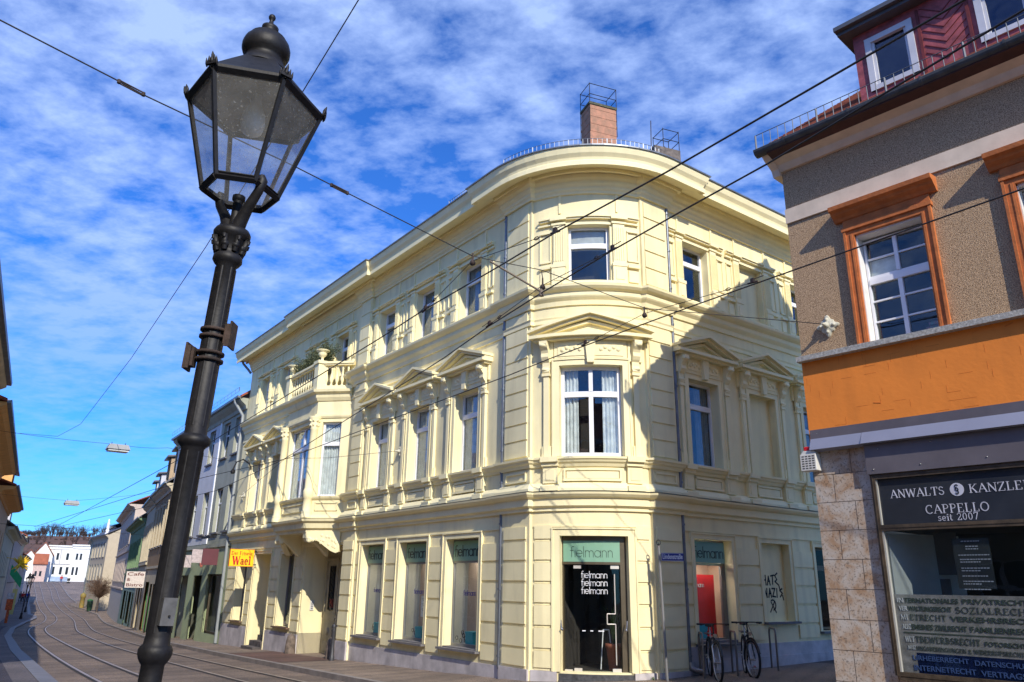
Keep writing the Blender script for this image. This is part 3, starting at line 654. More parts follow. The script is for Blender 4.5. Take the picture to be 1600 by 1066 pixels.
for fr, a, b in ((F1, -.84, -.12), (F2, -1.04, -.38), (F1, 7.24, 7.8)):
    o_ = .06 if fr is F2 or b < 0 else .09; AP = MB()
    AP.fbox(fr, a, b, 3.92, 3.96, o_, o_ + .04); AP.fbox(fr, a, b, 4.1, 4.14, o_, o_ + .03); AP.fbox(fr, a, a + .03, 3.92, 4.14, o_, o_ + .03); AP.fbox(fr, b - .03, b, 3.92, 4.14, o_, o_ + .03)
    AP.build('apron_panel', YEL2, YB)
# top floor
def top_dress(fr, c, w, z0=8.32, z1=9.84, out=.78, pil=.11):
    TF = MB()
    a, b = c - w / 2, c + w / 2
    for sg in (-1, 1):
        e = c + sg * (w / 2 + .06 + pil)
        TF.fbox(fr, e - pil, e + pil, 8.76, z1 + .02, -.01, .055)
        for i in range(5): x = e - pil + .03 + (2 * pil - .06) * i / 4; TF.fbox(fr, x - .007, x + .007, 8.84, z1 - .08, .055, .072)
        TF.fbox(fr, e - pil - .02, e + pil + .02, 8.27, 8.70, -.01, .085); TF.fbox(fr, e - pil + .04, e + pil - .04, 8.36, 8.60, .085, .098); TF.fbox(fr, e - pil - .03, e + pil + .03, 8.68, 8.76, -.01, .10)
        TF.fbox(fr, e - pil - .03, e + pil + .03, z1 + .02, z1 + .07, -.01, .08); TF.fbox(fr, e - pil - .05, e + pil + .05, z1 + .12, z1 + .20, -.01, .13)
        q = c + sg * (w / 2 + .06 + 2 * pil + .06); q2 = c + sg * out
        lo, hi = min(q, q2), max(q, q2)
        if hi - lo > .1:
            for z_, o_ in ((8.84, .03), (z1 - .16, .05)): TF.fbox(fr, lo, hi, z_, z_ + .04, -.01, o_)
            TF.fbox(fr, lo, lo + .025, 8.84, z1 - .12, -.01, .03); TF.fbox(fr, hi - .025, hi, 8.84, z1 - .12, -.01, .03)
            TF.fbox(fr, lo, hi, 8.68, 8.74, -.01, .07); TF.fbox(fr, lo + .02, hi - .02, 8.34, 8.62, -.01, .03)
            TF.fbox(fr, lo - .03, hi, z1 + .03, z1 + .07, -.01, .06)
    TF.fbox(fr, a - .05, b + .05, z1, z1 + .06, -.01, .03); TF.fbox(fr, c - out, c + out, z1 + .13, z1 + .17, -.01, .075); TF.fbox(fr, c - out, c + out, z1 + .17, z1 + .21, -.01, .11)
    TF.fbox(fr, a - .1, b + .1, 8.25, 8.31, -.01, .12)
    for x in (a - .17, b + .17): TF.fbox(fr, x - .025, x + .025, 10.05, 10.5, -.01, .03)
    TF.build('window_surround', YEL2, YB)
for c in c1: top_dress(F1, c + .04, 1.0, out=1.04)
for c in (9.35, 11.65, 14.45, 16.7): top_dress(F1, c, .92, out=1.0)
top_dress(FC, 1.28, .96, z1=9.72, out=1.12, pil=.13)
for c in (.8, 2.98, 5.2, 7.4): top_dress(F2, c, .92, out=1.02)
for i, c in enumerate(c1): window(YB, F1, c - .46, c + .54, 8.33, 9.84, -.2, mull=False, curt='far', interior=INT, cm=CURTG)
for c in (9.35, 11.65, 14.45, 16.7): window(YB, F1, c - .46, c + .46, 8.33, 9.84, -.2, mull=False, curt='near', interior=INT, cm=CURTG)
window(YB, FC, .80, 1.76, 8.31, 9.72, -.14, mull=False, tr=.66, curt='blind', interior=INT)
for c in (.8, 5.2, 7.4): window(YB, F2, c - .46, c + .46, 8.33, 9.84, -.2, mull=False, curt='near', interior=INT, cm=CURTG)

# downpipes
def pipe(parent, pts, r=.045, name='downpipe', m=None, cl=None):
    mb = MB(); mb.tube(pts, r, 8)
    if cl:
        for p in cl: mb.lathe(Vector(p) - Vector((0, 0, .02)), (0, 0, 1), [(r * 1.35, 0), (r * 1.35, .04)], 8)
    return mb.build(name, m or ZINC, parent)
def segs(fr, s, o, z0, z1):
    p = [fr.at(s, o, z1), fr.at(s, o, z0)]; pipe(YB, p, .038, cl=[fr.at(s, o, z0 + (z1 - z0) * q) for q in (.08, .5, .93)])
for a, b in ((.2, 3.32), (3.74, 4.24), (4.42, 7.8), (8.27, 10.52)): segs(F1, .05, .05, a, b)
for a, b in ((.3, 3.32), (3.74, 4.24), (4.42, 7.8), (8.27, 10.52)): segs(F2, -.23, .05, a, b)
pipe(YB, [F2.at(-.23, .06, .42), F2.at(-.23, .08, .32), F2.at(-.18, .16, .27), F2.at(-.05, .2, .25)], .055, m=STEEL)
pipe(YB, [F1.at(FAR + .15, .45, 11.0), F1.at(FAR + .13, .40, 10.85), F1.at(FAR + .08, .16, 10.6), F1.at(FAR - .02, .08, 10.45)], .05)

# corner shop door
dm = mat('bronze_frame', (.12, .095, .06), .4, .1, metal=.5)
DF = MB(); s0, s1, z0, z1 = .59, 1.95, .27, 2.81
DF.fbox(FC, s0, s0 + .03, z0, z1, -.24, -.16); DF.fbox(FC, s1 - .13, s1, z0, z1, -.24, -.14); DF.fbox(FC, s0, s1 - .13, z1 - .09, z1, -.24, -.14); DF.fbox(FC, s0, s1 - .13, 2.26, 2.31, -.24, -.14)
dfo = DF.build('door_frame', dm, YB)
g = MB(); g.fbox(FC, s0 + .03, s0 + .22, z0, 2.26, -.215, -.205); g.fbox(FC, s0 + .225, s1 - .13, z0, 2.26, -.205, -.195)
gl = g.build('glass_door', SHOPG, YB)
hd = MB(); x = 1.69
for a, b in (((x, 2.08), (x, 1.33)), ((x, 1.33), (x - .17, 1.33)), ((x - .17, 1.33), (x - .17, 1.14)), ((x - .17, 1.14), (x, 1.14)), ((x, 1.14), (x, .40))):
    hd.tube([FC.at(a[0], -.13, a[1]), FC.at(b[0], -.13, b[1])], .013, 6)
hd.build('handle', mat('door_metal', (.62, .58, .52), .4, .05, metal=.3), gl); hd = MB()
for zq in (.27, 2.18): hd.fbox(FC, s0 + .24, s0 + .40, zq, zq + .06, -.195, -.17); hd.fbox(FC, 1.62, 1.80, zq, zq + .06, -.195, -.17)
hd.fbox(FC, s0 + .04, s0 + .2, .27, .30, -.2, -.18)
hd.build('door_fitting', mat('door_metal', (0, 0, 0)), gl)
for i in range(3): logo(FC, 1.27, 2.0 - .15 * i, -.19, .56, gl, WLET, w=.11)
sm = MB()
for a, b in ((1.0, .07), (1.17, .06), (1.34, .12)): sm.fbox(FC, a, a + b, 1.00, 1.018, -.19, -.186)
sm.build('opening_notice', WLET, gl)
kk = MB()
for sx, sg in ((s0 - .0, 1), (s1 - .05, -1)): kk.tube([FC.at(sx, -.03, 1.2), FC.at(sx + .03 * sg, .04, 1.08), FC.at(sx + .05 * sg, .07, 1.04)], .014, 6); kk.lathe(FC.at(sx + .05 * sg, .07, 1.04), (0, 0, 1), [(.001, -.035), (.035, 0), (.001, .035)], 8)
kk.build('door_stop', STEEL, YB)
# shop room behind the door: floor, walls, shelf, lit sideboard
INT.fbox(FC, .3, LC - .3, .20, .24, -2.2, -.25)
INT.fbox(FC, .3, LC - .3, 2.9, 2.95, -2.2, -.25); INT.fbox(FC, .3, LC - .3, .2, 2.95, -2.25, -2.2)
for a in (.3, LC - .3): INT.fbox(FC, a - .02, a + .02, .2, 2.95, -2.2, -.27)
# portal
PT = MB(); pm = mat('old_portal_paint', (.42, .37, .24), .6, .12, 4., .2, 30.)
a, b = 8.35, 10.82
PT.fbox(F1, a, b, -.35, 2.85, -.79, -.74)
for q in (9.0, 10.2):
    PT.fbox(F1, q - .5, q + .5, -.30, 2.62, -.74, -.70)
PTo = PT.build('entrance_door', pm, YB)
pp = MB()
for q in (9.0, 10.2):
    for z_a, z_b in ((-.2, .06), (.14, .62), (.70, .78), (.86, .92)): pp.fbox(F1, q - .40, q + .40, z_a, z_b, -.70, -.675)
    pp.fbox(F1, q - .3, q + .3, .22, .54, -.675, -.66); pp.lathe(F1.at(q, -.66, .38), F1.n, [(.13, 0), (.1, .03), (.03, .04)], 12)
    for sg in (-1, 1): pp.fbox(F1, q + sg * .42 - .03, q + sg * .42 + .03, .95, 2.55, -.70, -.66)
    pp.fbox(F1, q - .45, q + .45, 2.5, 2.58, -.70, -.65)
pp.fbox(F1, 9.55, 9.65, -.3, 2.62, -.70, -.64)
pp.build('door_panel', pm, PTo)
gr = MB()
for q in (9.0, 10.2):
    gr.fbox(F1, q - .2, q + .2, 1.0, 2.35, -.70, -.685)
gr.build('door_glass', mat('dark_door_glass', (.03, .03, .03), .15), PTo)
for q in (9.0, 10.2):
    gi = MB()
    for i in range(7):
        zc = 1.08 + i * .19; gi.tube([F1.at(q + .13 * math.cos(t * PI / 5), -.675, zc + .085 * math.sin(t * PI / 5)) for t in range(11)], .010, 5)
        gi.tube([F1.at(q + .05 * math.sin(t * PI / 4), -.67, zc + .09 * (t / 4 - 1)) for t in range(9)], .008, 5)
    for x in (-.17, .17): gi.tube([F1.at(q + x, -.675, 1.02), F1.at(q + x, -.675, 2.33)], .010, 5)
    gi.build('grille', IRON, PTo)
st_ = MB(); st_.fbox(F1, 10.0, 10.25, 1.08, 1.34, -.684, -.68); st_.build('sticker', mat('red_sticker', (.5, .06, .04), .6, .4, 14.), PTo)
ic = MB(); ifr = F1.sub(10.9, 0, 10.9, -.78)
if ifr.n.dot(F1.d) > 0: ifr.n = -ifr.n
ic.fbox(ifr, .30, .42, .98, 1.28, -.01, .03); ico = ic.build('intercom', mat('intercom_steel', (.6, .6, .58), .4, .05), YB)
ic = MB()
for i in range(4): ic.fbox(ifr, .33, .39, 1.02 + i * .055, 1.045 + i * .055, .03, .034)
ic.build('button', DARK, ico)

# ------------------------------------------------------------------ oriel
ORI = MB(); S0, S1, T0, T1, OO = 8.3, 12.4, 9.12, 11.58, .78
cR = F1.sub(S0, 0, T0, OO); cL = F1.sub(T1, OO, S1, 0)
def canted(o, e=0.): return [F1.at(S1 + e, -.02, 0), F1.at(T1, OO, 0), F1.at(T0, OO, 0), F1.at(S0 - e, -.02, 0)]
def osweep(prof, mb):
    p = canted(0); d = (p[1] - p[0]).normalized(); q = Vector((d.y, -d.x, 0)); mb.path(p, prof, 1 if q.dot(F1.n) > 0 else -1)
wf = Fr(F1.at(0, OO, 0), F1.d); wf.n = F1.n.copy()
ORI.wall(wf, T0, T1, 3.66, 7.7, [(T0 + .28, T1 - .28, 4.36, 6.68)], depth=.16)
ORI.wall(cR, 0, cR.len, 3.66, 7.7, [(.28, cR.len - .22, 4.36, 6.68)], depth=.12)
ORI.wall(cL, 0, cL.len, 3.66, 7.7, [(.22, cL.len - .28, 4.36, 6.68)], depth=.12)
osweep([(-.1, 3.28), (.02, 3.28), (.02, 3.36), (.10, 3.40), (.12, 3.54), (.20, 3.60), (.22, 3.67), (-.1, 3.70)], ORI)
osweep([(-.1, 3.70), (.08, 3.70), (.04, 3.80), (-.1, 3.80)], ORI)
osweep([(-.02, 4.24), (.04, 4.26), (.08, 4.31), (.09, 4.36), (-.02, 4.37)], ORI)
osweep([(-.1, 6.80), (.04, 6.80), (.07, 6.86), (.07, 6.92), (-.1, 6.92)], ORI)
osweep([(-.1, 7.34), (.04, 7.36), (.10, 7.46), (.12, 7.56), (.22, 7.62), (.24, 7.70), (-.1, 7.74)], ORI)
for (fr, a, b) in ((wf, T0 + .35, T1 - .35), (cR, .2, cR.len - .2), (cL, .2, cL.len - .2)):
    ORI.fbox(fr, a, b, 3.92, 3.95, -.01, .03); ORI.fbox(fr, a, b, 4.14, 4.17, -.01, .03); ORI.fbox(fr, a, a + .03, 3.92, 4.17, -.01, .03); ORI.fbox(fr, b - .03, b, 3.92, 4.17, -.01, .03)
ORI.add([p + Vector((0, 0, 7.70)) for p in canted(0)], [(0, 1, 2, 3)]); ORI.add([p + Vector((0, 0, 3.30)) for p in canted(0)], [(0, 1, 2, 3)])
ORo = ORI.build('oriel', YEL, YB)
ori_rooms = MB()
window(ORo, wf, T0 + .28, T1 - .28, 4.36, 6.68, -.14, mull=True, curt='full')
window(ORo, cR, .28, cR.len - .22, 4.36, 6.68, -.1, mull=False, curt='full', fw=.06)
window(ORo, cL, .22, cL.len - .28, 4.36, 6.68, -.1, mull=False, curt='full', fw=.06)
INT.fbox(F1, S0 + .2, S1 - .2, 4.2, 6.9, -.06, -.02)
for s_ in (T0, T1):
    cm_ = MB(); c_ = F1.at(s_, OO + .05, 0)
    cm_.lathe(c_, (0, 0, 1), [(.17, 3.70), (.17, 3.80), (.15, 3.84), (.165, 3.88), (.13, 3.93), (.135, 4.28), (.155, 4.30), (.155, 4.52), (.14, 4.55), (.125, 4.60), (.115, 6.42), (.13, 6.44), (.11, 6.50), (.15, 6.62), (.13, 6.66), (.20, 6.78), (.20, 6.83)], 18)
    for i in range(8):
        an = i * PI / 4
        for h_, r_ in ((6.56, .13), (6.70, .16)): q = c_ + Vector((math.cos(an), math.sin(an), 0)) * r_ + Vector((0, 0, h_)); cm_.lathe(q, (math.cos(an), math.sin(an), .6), [(.035, -.02), (.03, .02), (.008, .045)], 6)
    cm_.build('column', YEL2, ORo)
# scrolled brackets below the oriel
def bracket(fr, a, b, fl):
    mb = MB(); L = b - a
    pr = [(0, 3.30), (1, 3.30), (1, 3.12), (.96, 3.02), (.88, 2.98), (.82, 3.02), (.76, 3.08), (.6, 3.0), (.42, 2.86), (.25, 2.74), (.1, 2.68), (0, 2.72)]
    pts = [((a + L * (x if fl else 1 - x)), z) for x, z in pr]
    mb.prism(fr, pts, -.16, .03)
    for i in range(16):
        x = random.uniform(.08, .8); zt = 3.2; zb = 2.76 + max(0, x - .1) * .36
        z = random.uniform(zb + .04, zt); mb.lathe(fr.at(a + L * (x if fl else 1 - x), .03, z), fr.n, [(.05, 0), (.035, .015), (.02, .01), (.012, .02)], 8)
    c = fr.at(a + L * (.9 if fl else .1), -.18, 3.06); mb.lathe(c, fr.n, [(.085, 0), (.085, .24), (.05, .25), (.03, .24)], 12)
    mb.build('bracket', YEL2, ORo)
bracket(cR, 0.02, cR.len - .02, True); bracket(cL, .02, cL.len - .02, False)
for s_ in (T0 + .12, T1 - .12):
    mb = MB(); mb.xprism(F1, [(0, 3.3), (.78, 3.3), (.78, 3.12), (.7, 3.0), (.58, 3.06), (.4, 2.96), (.22, 2.8), (.08, 2.66), (0, 2.6)], s_ - .1, s_ + .1); mb.build('console', YEL2, ORo)
# balustrade on the oriel
BL = MB(); zb_, zt_ = 7.72, 8.66
P_ = canted(0)
def rail_(o0, o1, z0_, z1_): osweep([(o0, z0_), (o1, z0_), (o1, z1_), (o0, z1_)], BL)
rail_(-.10, .12, 7.72, 7.84); rail_(-.09, .11, 8.52, 8.57); rail_(-.13, .15, 8.57, 8.64)
for s_ in (T0, T1):
    c_ = F1.at(s_, OO, 8.12); BL.gbox(c_, F1.d, F1.n, Vector((0, 0, 1)), .16, .16, .46); BL.gbox(c_ + Vector((0, 0, .50)), F1.d, F1.n, Vector((0, 0, 1)), .2, .2, .05)
def baluster(p): BL.lathe(p, (0, 0, 1), [(.055, 7.83), (.055, 7.87), (.03, 7.90), (.03, 7.94), (.068, 8.06), (.06, 8.12), (.028, 8.28), (.03, 8.40), (.045, 8.43), (.03, 8.46), (.05, 8.50), (.05, 8.53)], 10)
for i in range(10): baluster(F1.at(T0 + .28 + (T1 - T0 - .56) * i / 9, OO, 0))
for fr in (cR, cL):
    for i in range(5): baluster(fr.at(.2 + (fr.len - .4) * i / 4, 0, 0))
BL.build('balustrade', YEL2, ORo)

# chimneys
CH = MB(); bm_ = mat('chimney_brick', (.50, .23, .14), .9, .3, 5., .5, 12., col2=(.28, .16, .10))
cx = Vector((2.64, 20.7, 0)); cd = Vector((.93, .36, 0)).normalized(); cn = Vector((-cd.y, cd.x, 0)); Z = Vector((0, 0, 1))
CH.gbox(cx + Z * 14.2, cd, cn, Z, .46, .3, 2.0)
for i in range(6): CH.gbox(cx + Z * (14.7 + i * .27), cd, cn, Z, .468, .308, .012)
CH.gbox(cx + Z * 15.55, cd, cn, Z, .47, .31, .03)
cho = CH.build('chimney', bm_, YB)
cap = MB(); cap.gbox(cx + Z * 16.23, cd, cn, Z, .49, .33, .04); cap.build('chimney_cap', mat('mossy_cement', (.10, .10, .06), .95, .3, 9.), cho)
cg = MB()
cr_ = [cx + cd * (sx * .47) + cn * (sy * .32) for sx, sy in ((-1, -1), (1, -1), (1, 1), (-1, 1))]
for i in range(4):
    cg.tube([cr_[i] + Z * 15.2, cr_[i] + Z * 16.95], .012, 5)
    for h_ in (16.55, 16.93): cg.tube([cr_[i] + Z * h_, cr_[(i + 1) % 4] + Z * h_], .012, 5)
cg.build('guard_rail', IRON, cho)
CH2 = MB(); c2x = Vector((4.2, 18.95, 0)); CH2.gbox(c2x + Z * 12.8, cd, cn, Z, .42, .3, .85); c2o = CH2.build('chimney', mat('grey_brick', (.16, .13, .11), .9, .3, 6., .4), YB)
cg = MB()
cr_ = [c2x + cd * (sx * .26 + .16) + cn * (sy * .26) for sx, sy in ((-1, -1), (1, -1), (1, 1), (-1, 1))]
for i in range(4):
    cg.tube([cr_[i] + Z * 13.4, cr_[i] + Z * 14.3], .011, 5)
    for h_ in (13.95, 14.27): cg.tube([cr_[i] + Z * h_, cr_[(i + 1) % 4] + Z * h_], .011, 5)
cg.lathe(c2x + cd * .1 + Z * 13.65, (0, 0, 1), [(.1, 0), (.03, .06), (.05, .18), (.01, .24)], 8)
cg.build('guard_rail', IRON, c2o)
an = MB(); an.tube([(3.9, 19.0, 13.2), (3.94, 19.0, 14.75)], .013, 5); an.build('antenna_mast', RUST, YB)

# ground floor shop windows of the street front
TEAL = mat('teal_box', (.02, .38, .45), .5, .05)
PINK = mat('blush_backdrop', (.55, .42, .34), .9, .06)
BOXES = []
for i, h in enumerate(gf1):
    a, b = h[0], h[1]
    f = MB(); f.fbox(F1, a, a + .04, .50, 2.86, -.26, -.20); f.fbox(F1, b - .04, b, .50, 2.86, -.26, -.2); f.fbox(F1, a + .04, b - .04, .5, .56, -.26, -.2); f.fbox(F1, a + .04, b - .04, 2.32, 2.37, -.26, -.19); f.fbox(F1, a + .04, b - .04, 2.81, 2.86, -.26, -.2)
    fo = f.build('shop_window', mat('aluminium_frame', (.22, .22, .22), .45, .05, metal=.4), YB)
    g = MB(); g.fbox(F1, a + .04, b - .04, .56, 2.32, -.235, -.23); g.build('pane', SHOPG, fo)
    s_ = MB(); s_.fbox(F1, a - .12, b + .12, .43, .475, -.1, .14); s_.fbox(F1, a - .02, b + .02, .475, .50, -.24, .03); s_.build('sill', SLATE, fo)
    room = MB(); room.fbox(F1, a - .3, b + .3, .48, 2.6, -.80, -.75); room.fbox(F1, a - .3, b + .3, .45, .52, -.75, -.27)
    for q in (a - .3, b + .3): room.fbox(F1, q - .02, q + .02, .48, 2.6, -.75, -.27)
    room.fbox(F1, a - .3, b + .3, 2.42, 2.46, -.75, -.27); room.build('display_recess', mat('white_display', (.62, .62, .60), .9, .05), fo); dl = MB(); dl.fbox(F1, a + .2, b - .2, 2.40, 2.415, -.6, -.4); dl.build('display_lamp', mat('display_light', (1, .93, .82), emis=7.), fo)
    pk = MB(); pk.fbox(F1, a - .25, b + .12, .56, 2.40, -.74, -.72); pk.build('display_backdrop', PINK, fo)
    logo(F1, (a + b) / 2, 1.60, -.228, .50, fo, mat('violet_lettering', (.06, .05, .30), .5), sgn=-1, w=.17)
    bx = MB(); c = a + .74; bx.fbox(F1, c - .15, c + .15, .53, .77, -.46, -.28); bx.fbox(F1, c - .16, c + .16, .77, .82, -.47, -.27)
    o = bx.build('teal_display_box', TEAL, loc=F1.at(c, -.37, .53)); tag(o, ['teal box in the shop window nearest the rounded corner', 'teal box in the middle of the three street shop windows', 'teal box in the shop window beside the entrance portal'][i], 'box', 'teal boxes in the shop windows')
    gx = MB()
    for k in range(3 + 3 * (i == 0)):
        q = F1.at(a + .96 + k * .07 + random.uniform(-.03, .03), -.31 - random.uniform(0, .08), .60 + .06 * (k % 4))
        gx.tube([q + (F1.d * math.cos(t * PI / 5) + Z * math.sin(t * PI / 5)) * .045 for t in range(11)], .008, 5)
    o = gx.build('spectacles_display', IRON, loc=F1.at(a + 1.0, -.35, .53)); tag(o, ['group of dark spectacles beside the teal box nearest the rounded corner', 'few dark spectacles in the middle street shop window', 'few dark spectacles in the shop window beside the portal'][i], 'spectacles', 'spectacles in the shop windows')
    p = MB(); p.fbox(F1, a + .05, b - .05, 2.37, 2.81, -.185, -.165)
    po = p.build('shop_sign', GREEN_SIGN, loc=F1.at((a + b) / 2, -.2, 2.6)); tag(po, ['mint shop sign in the window bay nearest the rounded corner', 'mint shop sign over the middle of the three street windows', 'mint shop sign over the window beside the entrance portal'][i], 'shop sign', 'mint shop signs')
    logo(F1, (a + b) / 2 + .05, 2.47, -.163, 1.06, po, BLK, sgn=-1, w=.13)
nt_ = MB(); nt_.fbox(F1, 3.75, 4.05, 1.05, 1.55, -.4, -.39); o = nt_.build('notice_board', WLET, loc=F1.at(3.9, -.4, 1.05)); tag(o, 'pale notice with small print in the middle street shop window', 'notice')
nl = MB()
for k in range(9): nl.fbox(F1, 3.79, 4.01 - .05 * (k % 3), 1.47 - k * .04, 1.48 - k * .04, -.389, -.387)
nl.build('small_print', BLK, o)
# sign above the corner door
p = MB(); p.fbox(FC, .62, 1.82, 2.31, 2.72, -.17, -.14); po = p.build('shop_sign', GREEN_SIGN, loc=FC.at(1.2, -.15, 2.5)); tag(po, 'wide mint shop sign over the glass door of the rounded corner', 'shop sign', 'mint shop signs'); logo(FC, 1.22, 2.40, -.138, .90, po, BLK, w=.055)
# lane shop window
a, b = .13, 1.38
f = MB(); f.fbox(F2, a, a + .02, .78, 2.84, -.26, -.2); f.fbox(F2, b - .14, b, .78, 2.84, -.26, -.2); f.fbox(F2, a, b - .14, .78, .83, -.26, -.2); f.fbox(F2, a, b - .14, 2.31, 2.36, -.26, -.19); f.fbox(F2, a, b - .14, 2.79, 2.84, -.26, -.2)
fo = f.build('shop_window', mat('aluminium_frame', (.22, .22, .22)), YB)
g = MB(); g.fbox(F2, a + .02, b - .14, .83, 2.31, -.235, -.23); g.build('pane', glass_mat('lane_shop_glass', (.97, .97, .97), (.5, .5, .5), 1.14), fo)
s_ = MB(); s_.fbox(F2, a - .1, b + .1, .70, .745, -.1, .14); s_.fbox(F2, a, b, .745, .80, -.2, .02); s_.build('sill', SLATE, fo)
room = MB(); room.fbox(F2, a - .3, b + .3, .7, 2.6, -.95, -.9); room.fbox(F2, a - .3, b + .3, .74, .8, -.9, -.27); room.fbox(F2, a - .3, b + .3, 2.42, 2.46, -.9, -.27)
for q in (a - .3, b + .3): room.fbox(F2, q - .02, q + .02, .7, 2.6, -.9, -.27)
room.build('display_recess', mat('beige_display', (.6, .45, .35), .9, .05), fo); dl = MB(); dl.fbox(F2, a + .05, b - .05, 2.395, 2.415, -.38, -.27); dl.build('display_lamp', mat('display_light_bright', (1, .93, .82), emis=20.), fo)
pk = MB(); pk.fbox(F2, .24, 1.22, .86, 2.12, -.42, -.40); o = pk.build('poster', mat('red_poster', (.62, .012, .012), .5, .08, 3.), loc=F2.at(.7, -.41, .86)); tag(o, 'tall red poster with white lettering in the lane shop window', 'poster')
logo(F2, .66, 1.86, -.398, .42, o, WLET, w=.13)
dk = MB()
for k, (x, z, r) in enumerate(((.34, 1.22, .10), (.42, 1.12, .08), (.55, 1.08, .06), (.3, 1.5, .05), (.42, 1.52, .04))): dk.lathe(F2.at(x, -.39, z), F2.n, [(r, 0), (r * .8, .01)], 9)
dk.build('figure_print', mat('poster_print', (.22, .10, .05), .7, .5, 20.), o)
bx = MB(); bx.fbox(F2, .22, .72, .81, .98, -.36, -.26); bx.fbox(F2, .20, .74, .98, 1.12, -.37, -.25); o = bx.build('teal_display_box', TEAL, loc=F2.at(.47, -.31, .81)); tag(o, 'teal box in front of the red poster in the lane shop window', 'box', 'teal boxes in the shop windows')
fl_ = MB()
for k in range(7): an_ = k * 2 * PI / 7; fl_.lathe(F2.at(.33 + .035 * math.cos(an_), -.3, 1.38 + .035 * math.sin(an_)), F2.n, [(.02, 0), (.015, .008)], 7)
fl_.lathe(F2.at(.33, -.3, 1.38), F2.n, [(.016, 0), (.012, .012)], 7); fl_.tube([F2.at(.33, -.3, 1.38), F2.at(.35, -.31, 1.1)], .005, 4)
o = fl_.build('artificial_flower', mat('yellow_petals', (.8, .62, .02), .6), loc=F2.at(.33, -.3, 1.1)); tag(o, 'yellow flower above the teal box in the lane shop window', 'flower')
p = MB(); p.fbox(F2, a + .02, b - .14, 2.36, 2.79, -.10, -.08); po = p.build('shop_sign', GREEN_SIGN, loc=F2.at(.7, -.09, 2.6)); tag(po, 'mint shop sign over the red poster on the shaded lane side', 'shop sign', 'mint shop signs'); logo(F2, .70, 2.46, -.078, .98, po, BLK, w=.11)
for a, b in ((4.6, 5.8), (6.8, 8.0)): window(YB, F2, a, b, .92, 2.84, -.2, mull=False, tr=.74, curt=None, interior=INT, m=dm, gm=glass_mat('dim_glass', (.8, .85, .85), (.5, .5, .5), 1.25))
sl = MB()
sl.fbox(F2, 2.36, 3.62, 1.09, 1.135, -.1, .12); sl.build('sill', SLATE, YB); sl = MB(); sl.fbox(F2, 4.5, 5.9, .85, .895, -.1, .12); sl.build('sill', SLATE, YB)
# graffiti in the blind window
GR = MB()
def gst(pts, x, z, sc=.19, w=.18): ribbon(GR, F2, pts, w, x, z, -.158, 1, sc, th=.003)
gx_ = 2.68
for ch in ([(0, 0), (.05, 1)], [(.5, 0), (.45, 1.1)], [(0, .5), (.5, .6)]), ([(0, 0), (.3, 1), (.55, 0)], [(.1, .4), (.5, .45)]), ([(0, 1.05), (.7, 1.15)], [(.35, 1.1), (.3, .1)]), ([(.6, 1.4), (.1, 1.1), (.45, .65), (.05, .4), (.75, .0), (.95, -.6)],):
    for st in ch: gst(st, gx_, 1.93)
    gx_ += .145
gx_ = 2.70
for ch in ([(0, 0), (0, 1), (.4, 0), (.45, 1)],), ([(0, 0), (.3, 1), (.55, 0)], [(.1, .4), (.5, .45)]), ([(0, 1), (.6, 1), (.05, .1), (.65, .05)],), ([(.2, .0), (.25, 1)],), ([(.6, 1), (.1, .8), (.6, .45), (.1, .05)], [(.6, .2), (.75, -.3)]):
    for st in ch: gst(st, gx_, 1.66)
    gx_ += .14
gst(arc(.5, .5, .5, 120, -80, 10), 2.86, 1.38, .22, .14); gst([(.0, -.1), (.8, .9)], 2.86, 1.36, .22, .14); gst([(.2, .9), (1.0, -.15)], 2.86, 1.36, .22, .14)
GR.build('graffiti', mat('black_spray', (.02, .02, .02), .8), YB)
# hairdresser side of the street front
for a, b in ((11.75, 12.95), (16.4, 17.5)):
    fo = window(YB, F1, a, b, .44, 2.62 if a > 15 else 2.75, -.26, mull=False, tr=0, curt=None, interior=INT, m=mat('worn_wood_frame', (.20, .18, .17), .6), roomd=1.2)
    s_ = MB(); s_.fbox(F1, a - .1, b + .1, .38, .42, -.1, .13); s_.build('sill', mat('brown_sill', (.16, .10, .06), .7, .2), fo)
    cu_ = MB(); cu_.fbox(F1, a + .5, b, .5, 2.7, -.5, -.48); cu_.build('display_backdrop', mat('pale_backdrop', (.45, .45, .42), .9), fo)
    st = MB()
    for k, (x, z, r, ry) in enumerate(((.30, 1.62, .10, .17), (.18, 1.70, .08, .2))): st.lathe(F1.at(a + x, -.255, z), F1.n, [(r, 0), (r, .003)], 14)
    st.build('round_sticker', mat('orange_sticker', (.75, .25, .02), .6), fo)
    st = MB(); st.lathe(F1.at(a + .33, -.25, 1.25), F1.n, [(.13, 0), (.13, .003)], 14); st.fbox(F1, a + .2, a + .46, 1.1, 1.4, -.25, -.247); st.build('round_sticker', mat('yellow_sticker', (.8, .65, .03), .6), fo)
    serif('Der', F1, a + .62, 2.02, -.25, .16, fo, mat('red_lettering', (.6, .02, .02), .5), sgn=-1, name='lettering')
INT.build('interior', DARK, YB)
